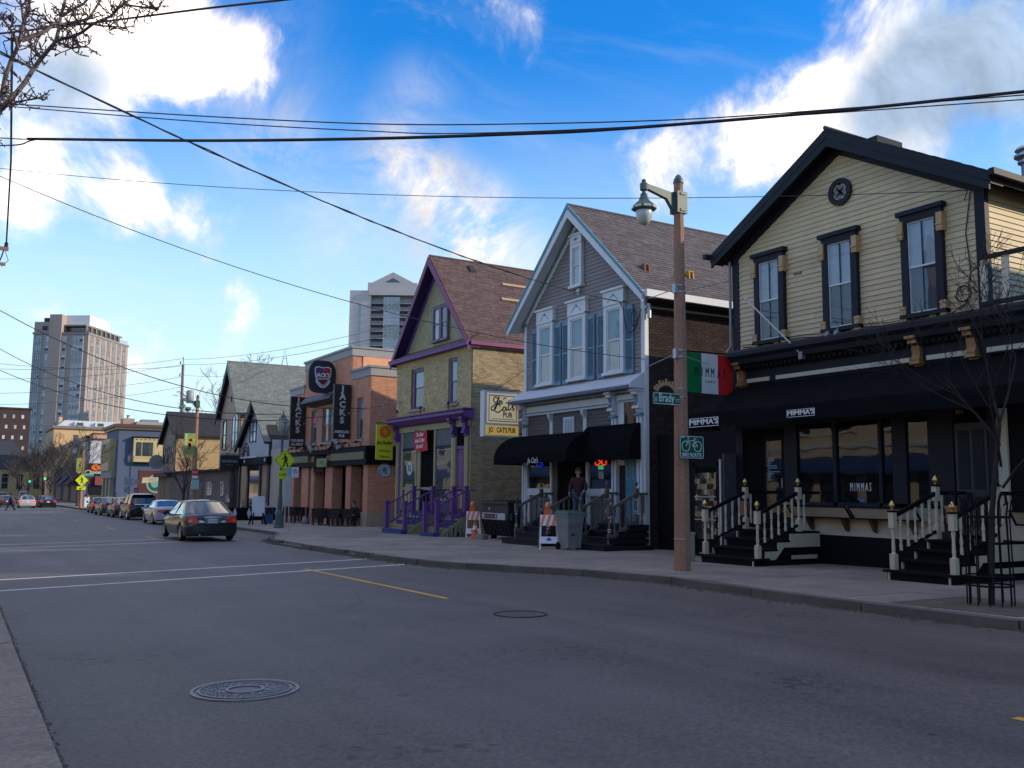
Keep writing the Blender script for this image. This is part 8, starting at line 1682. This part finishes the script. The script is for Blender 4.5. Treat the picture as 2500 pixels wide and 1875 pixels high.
def tree(label, x, y, z, h, r, m, seed, lv=5, trunk_h=.35, spread=.6, group=None, minr=.006, kk=(2, 3), name='bare_tree', lean=(0, 0)):
    rnd = random.Random(seed); t = thing(name, label, 'tree', (x, y, z), group); th = h*trunk_h; top = Vector((x+lean[0], y+lean[1], z+th))
    MB().tube([(x, y, z-.1), (x+lean[0]*.3, y+lean[1]*.3, z+th*.5), top], [r*1.15, r, r*.8], 8).build('trunk', m, t, smooth=True); mb = MB()
    for i in range(4): a = 2*pi*i/4+rnd.uniform(-.5, .5); grow(mb, top-Vector((0, 0, th*.12*i)), (cos(a)*.7, sin(a)*.7, 1.0), h*.30, r*.6, lv-1, rnd, spread, .15, None, minr, kk)
    grow(mb, top, (0, 0, 1), h*.3, r*.7, lv-1, rnd, spread, .2, None, minr, kk); mb.build('crown', m, t); return t
tree('slim bare sapling in the iron guard at the right edge', 12.72, 7.95, .03, 4.2, .04, mat('sapling_bark', (.04, .032, .03), .95, .25, 5, .4, 60, spec=.1), 11, 6, .62, .8, minr=.0035, name='sapling', lean=(.42, .0), kk=(2, 3))
GT = 'bare trees along the far pavement'
tree('bare fine-twigged tree in front of the brown tower, broadest one on the far pavement', 12.6, 160, -1.2, 10.5, .18, BARKF, 21, 6, .24, .66, GT, minr=.02, kk=(3, 3)); tree('bare tree before the peach building, left of the white wall', 13.6, 132, -1.0, 9.5, .16, BARKF, 22, 6, .28, .55, GT, minr=.014); tree('bare tree at the far left before the yellow end house', 10.2, 196, -1.3, 9, .16, BARKF, 23, 6, .30, .6, GT, minr=.02); tree('bare tree behind the broadest one on the far pavement', 13.4, 185, -1.3, 10, .18, BARKF, 24, 6, .22, .68, GT, minr=.024, kk=(3, 3))
tree('bare tree at the far left end of the pavement', 12.8, 215, -1.4, 9.5, .18, BARKF, 27, 6, .24, .68, GT, minr=.026, kk=(3, 3))
tree('bare crooked street tree before the stone annex', 14.5, 71.5, -.6, 6.3, .10, BARKF, 25, 6, .34, .65, minr=.008); tree('round bare tree rising behind the near-black roof', 26.5, 100, -1, 13.8, .28, BARKF, 26, 7, .42, .6, minr=.012, kk=(2, 3))
tree('bare creepers and twigs over the stone annex roof', 17.2, 83, -.6, 4.6, .05, BARKF, 28, 6, .45, .8, minr=.008, name='shrub')
# overhanging branches of the street tree that stands left of the camera
tt = thing('street_tree', 'pale knobbly bare branches reaching in at the top left corner', 'tree', (-1.0, 6.4, 0)); rnd = random.Random(5)
MB().tube([(-1.0, 6.4, 0), (-.95, 6.45, 1.6), (-.75, 6.55, 3.0)], [.11, .095, .08], 10).build('trunk', BARKP, tt, smooth=True)
def at(px, py, D): v = F0+CR*((px-1250)/2250)-CU*((py-937.5)/2250); return Vector((0, 0, 1.6))+v*D
def limb(pts, rs): return [at(*p) for p in pts], rs
cr = MB(); tw_ = MB()
LIMBS = [([(-260,700,6.9),(-60,380,7.0),(0,270,7.0),(60,205,7.05),(100,140,7.1),(133,100,7.1),(150,40,7.2),(168,-60,7.3)], .024, .010),
         ([(133,100,7.1),(180,92,7.1),(225,60,7.0),(270,40,7.0),(300,12,7.0),(340,18,7.0),(385,25,7.0)], .013, .006), ([(-140,520,6.9),(-30,300,6.8),(5,225,6.8),(25,150,6.8),(50,95,6.7),(65,30,6.7),(88,-40,6.6)], .023, .010),
         ([(50,100,6.7),(95,80,6.75),(130,60,6.8),(165,58,6.9),(220,45,6.9),(262,-30,7)], .016, .008), ([(45,115,6.7),(25,70,6.6),(0,30,6.6),(-40,-20,6.5)], .012, .007), ([(135,100,7.1),(175,118,7.0),(215,115,7.0)], .009, .006), ([(100,140,7.1),(80,120,7.2),(60,60,7.3),(45,-30,7.3)], .014, .007), ([(0,270,7.0),(50,245,7.0),(92,240,7.0)], .008, .006), ([(225,60,7.0),(270,65,6.9),(310,70,6.9)], .008, .005), ([(150,40,7.2),(200,10,7.2),(240,-30,7.2)], .012, .007)]
for pts, r0_, r1_ in LIMBS:
    P3_ = [at(*p) for p in pts]; q_ = []
    for i in range(len(P3_)-1):
        for u in (0, .5): q_.append(P3_[i].lerp(P3_[i+1], u)+Vector((rnd.uniform(-1, 1), rnd.uniform(-1, 1), rnd.uniform(-1, 1)))*.008)
    q_.append(P3_[-1]); cr.tube(q_, [r0_+(r1_-r0_)*i/(len(q_)-1) for i in range(len(q_))], 6)
    for i in range(len(q_)*4):                    # knobbly spurs
        k = rnd.randint(max(0, len(q_)//5), len(q_)-1); p = q_[k]; d = Vector((rnd.uniform(-1, 1), rnd.uniform(-1, 1), rnd.uniform(-.6, 1))); d.normalize(); s = rnd.uniform(.03, .10)
        pp = [p]; 
        for j in range(3): d = (d+Vector((rnd.uniform(-1, 1), rnd.uniform(-1, 1), rnd.uniform(-.5, 1)))*.5).normalized(); pp.append(pp[-1]+d*s/2)
        tw_.tube(pp, [.0048, .0042, .004, .0058], 4)
        for j in (1, 2, 3):
            e = (d+Vector((rnd.uniform(-1, 1), rnd.uniform(-1, 1), rnd.uniform(-1, 1)))*1.1).normalized(); tw_.tube([pp[j], pp[j]+e*.018, pp[j]+e*.034], [.0038, .0034, .0055], 4)
cr.build('branches', BARKP, tt, smooth=True); tag(tw_.build('spur_twigs', mat('spur_bark', (.10, .075, .08), .9, .2, 8), tt), kind='stuff')
MB().ball(at(27, 46, 6.7), .022).build('old_fruit', mat('old_fruit', (.03, .02, .03), .9), tt)

# ------------------------------------------------------------ overhead cables
def sag(p, q, s, n=24): p, q = Vector(p), Vector(q); return [p.lerp(q, i/n)-Vector((0, 0, 4*s*(i/n)*(1-i/n))) for i in range(n+1)]
def cable(label, runs, m=CABLE):
    c = (Vector(runs[0][0][0])+Vector(runs[0][0][-1]))/2; t = thing('overhead_cable', label, 'cable', c, 'overhead cables')
    for pts, r in runs: MB().tube(pts, r, 5).build('wire', m, t)
    return t
ext = lambda p, q, k: p+(p-q)*k
def thru(pts, r, k0=1.2, k1=1.2):                 # a hung cable through measured points, carried on past both ends
    P_ = [at(*p) for p in pts]; P_ = [ext(P_[0], P_[1], k0)]+P_+[ext(P_[-1], P_[-2], k1)]; out = []
    Q = [P_[0]]+P_+[P_[-1]]
    for i in range(1, len(Q)-2):
        for t in range(8):
            u = t/8; a, b, c, d = Q[i-1], Q[i], Q[i+1], Q[i+2]; out.append(.5*(2*b+(c-a)*u+(2*a-5*b+4*c-d)*u*u+(3*b-a-3*c+d)*u**3))
    return out+[P_[-1]], r
cable('thick black cable crossing the whole sky from left edge to right edge', [thru([(95,339,8.8),(500,343,8.3),(904,338,7.6),(1250,327,7.45),(1514,314,7.4),(2034,271,7.3),(2500,223,7.2)], .014, .0, .6), thru([(-100,335,9.4),(0,337,9.2),(60,340,9.0),(95,339,8.8)], .006, .5, 0), thru([(-60,356,9.3),(40,354,9.1),(70,345,9.0),(95,339,8.8)], .007, .5, 0)])
cable('pair of thin cables running just above the thick one', [thru([(0,252,16),(500,284,15.5),(930,303,15),(1300,302,14.6),(1700,290,14.3),(2100,262,14.1),(2500,232,14)], .011, .3, .3), thru([(0,258,16),(500,298,15.5),(900,320,15.2),(1110,326,15),(1500,312,14.5),(2000,278,14.2),(2500,243,14)], .010, .3, .3)])
cable('cable across the top left corner through the bare branches', [thru([(0,82,9),(250,53,8.5),(500,21,8),(690,0,7.5)], .010)])
sv = at(230, 205, 14); e_ = Vector((17.75, 22.9, 7.55)); s0 = at(0, 128, 11.5); S_ = [s0.lerp(e_, i/30)-Vector((0, 0, 4*.42*(i/30)*(1-i/30))) for i in range(31)]
cable('twisted service cable swooping down to the taupe house', [([ext(s0, S_[1], 3)]+[p+Vector((.01*sin(i*2.6), 0, .012*cos(i*2.6))) for i, p in enumerate(S_)], .013), ([p+Vector((-.01*sin(i*2.6), .01, -.012*cos(i*2.6))) for i, p in enumerate(S_)], .009)])
a0 = at(0, 411, 26); cable('thin cable from the left edge to the gable of the beige house', [([ext(a0, Vector((17.55, 11.05, 7.85)), .3)]+sag(a0, (17.55, 11.05, 7.85), .45), .009), (sag((17.55, 11.05, 7.85), (17.66, 11.2, 7.7), .02, 4), .01)])
a0 = at(0, 430, 24); cable('cable slanting from the left edge past the pale tower to the taupe house corner', [([ext(a0, Vector((17.85, 21.95, 5.62)), .3)]+sag(a0, (17.85, 21.95, 5.62), .75), .011)])
a0 = at(0, 758, 42); cable('cable across the brown tower to the brick pub, uppermost of the low ones', [([ext(a0, Vector((18.5, 43, 5.9)), .2)]+sag(a0, (17.4, 43.2, 5.6), 1.3), .02)])
for py, e_, s_, lab in ((852, (13.9, 46, 5.3), 1.15, 'middle of the three low cables across the brown tower'), (904, (13.9, 46.3, 5.0), .9, 'lowest of the three low cables across the brown tower')):
    a0 = at(0, py, 60); cable(lab, [([ext(a0, Vector(e_), .2)]+sag(a0, e_, s_), .022)])
UP = Vector((21.5, 110, 16.2)); 
for i, (py, z, D) in enumerate(((900, 16.3, 90), (925, 15.6, 95), (960, 14.2, 90), (988, 13.0, 92), (885, 15.4, 90))):
    cable(['faint line from the left edge to the utility pole top', 'faint line to the utility pole just under its top', 'faint line to the utility pole above the transformer', 'faint line to the utility pole beside the transformer', 'faint line across the brown tower to the utility pole'][i], [(sag(at(-30, py, D), (21.5, 110, z), .5), .02)])
cable('faint lines from the utility pole over the grey-green roof to the brick pub', [(sag(UP, (26, 60, 13.2), .6), .018), (sag((21.5, 110, 15.6), (25.5, 60, 12.4), .6), .018), (sag((21.5, 110, 14.4), (24, 75, 11.8), .5), .015)])
cable('thin line along the front of the brick pub and coffee house', [(sag((13.95, 46, 5.2), (17.9, 49, 5.6), .1, 8), .012), (sag((17.6, 60, 6.2), (17.7, 41, 5.7), .3), .012)])
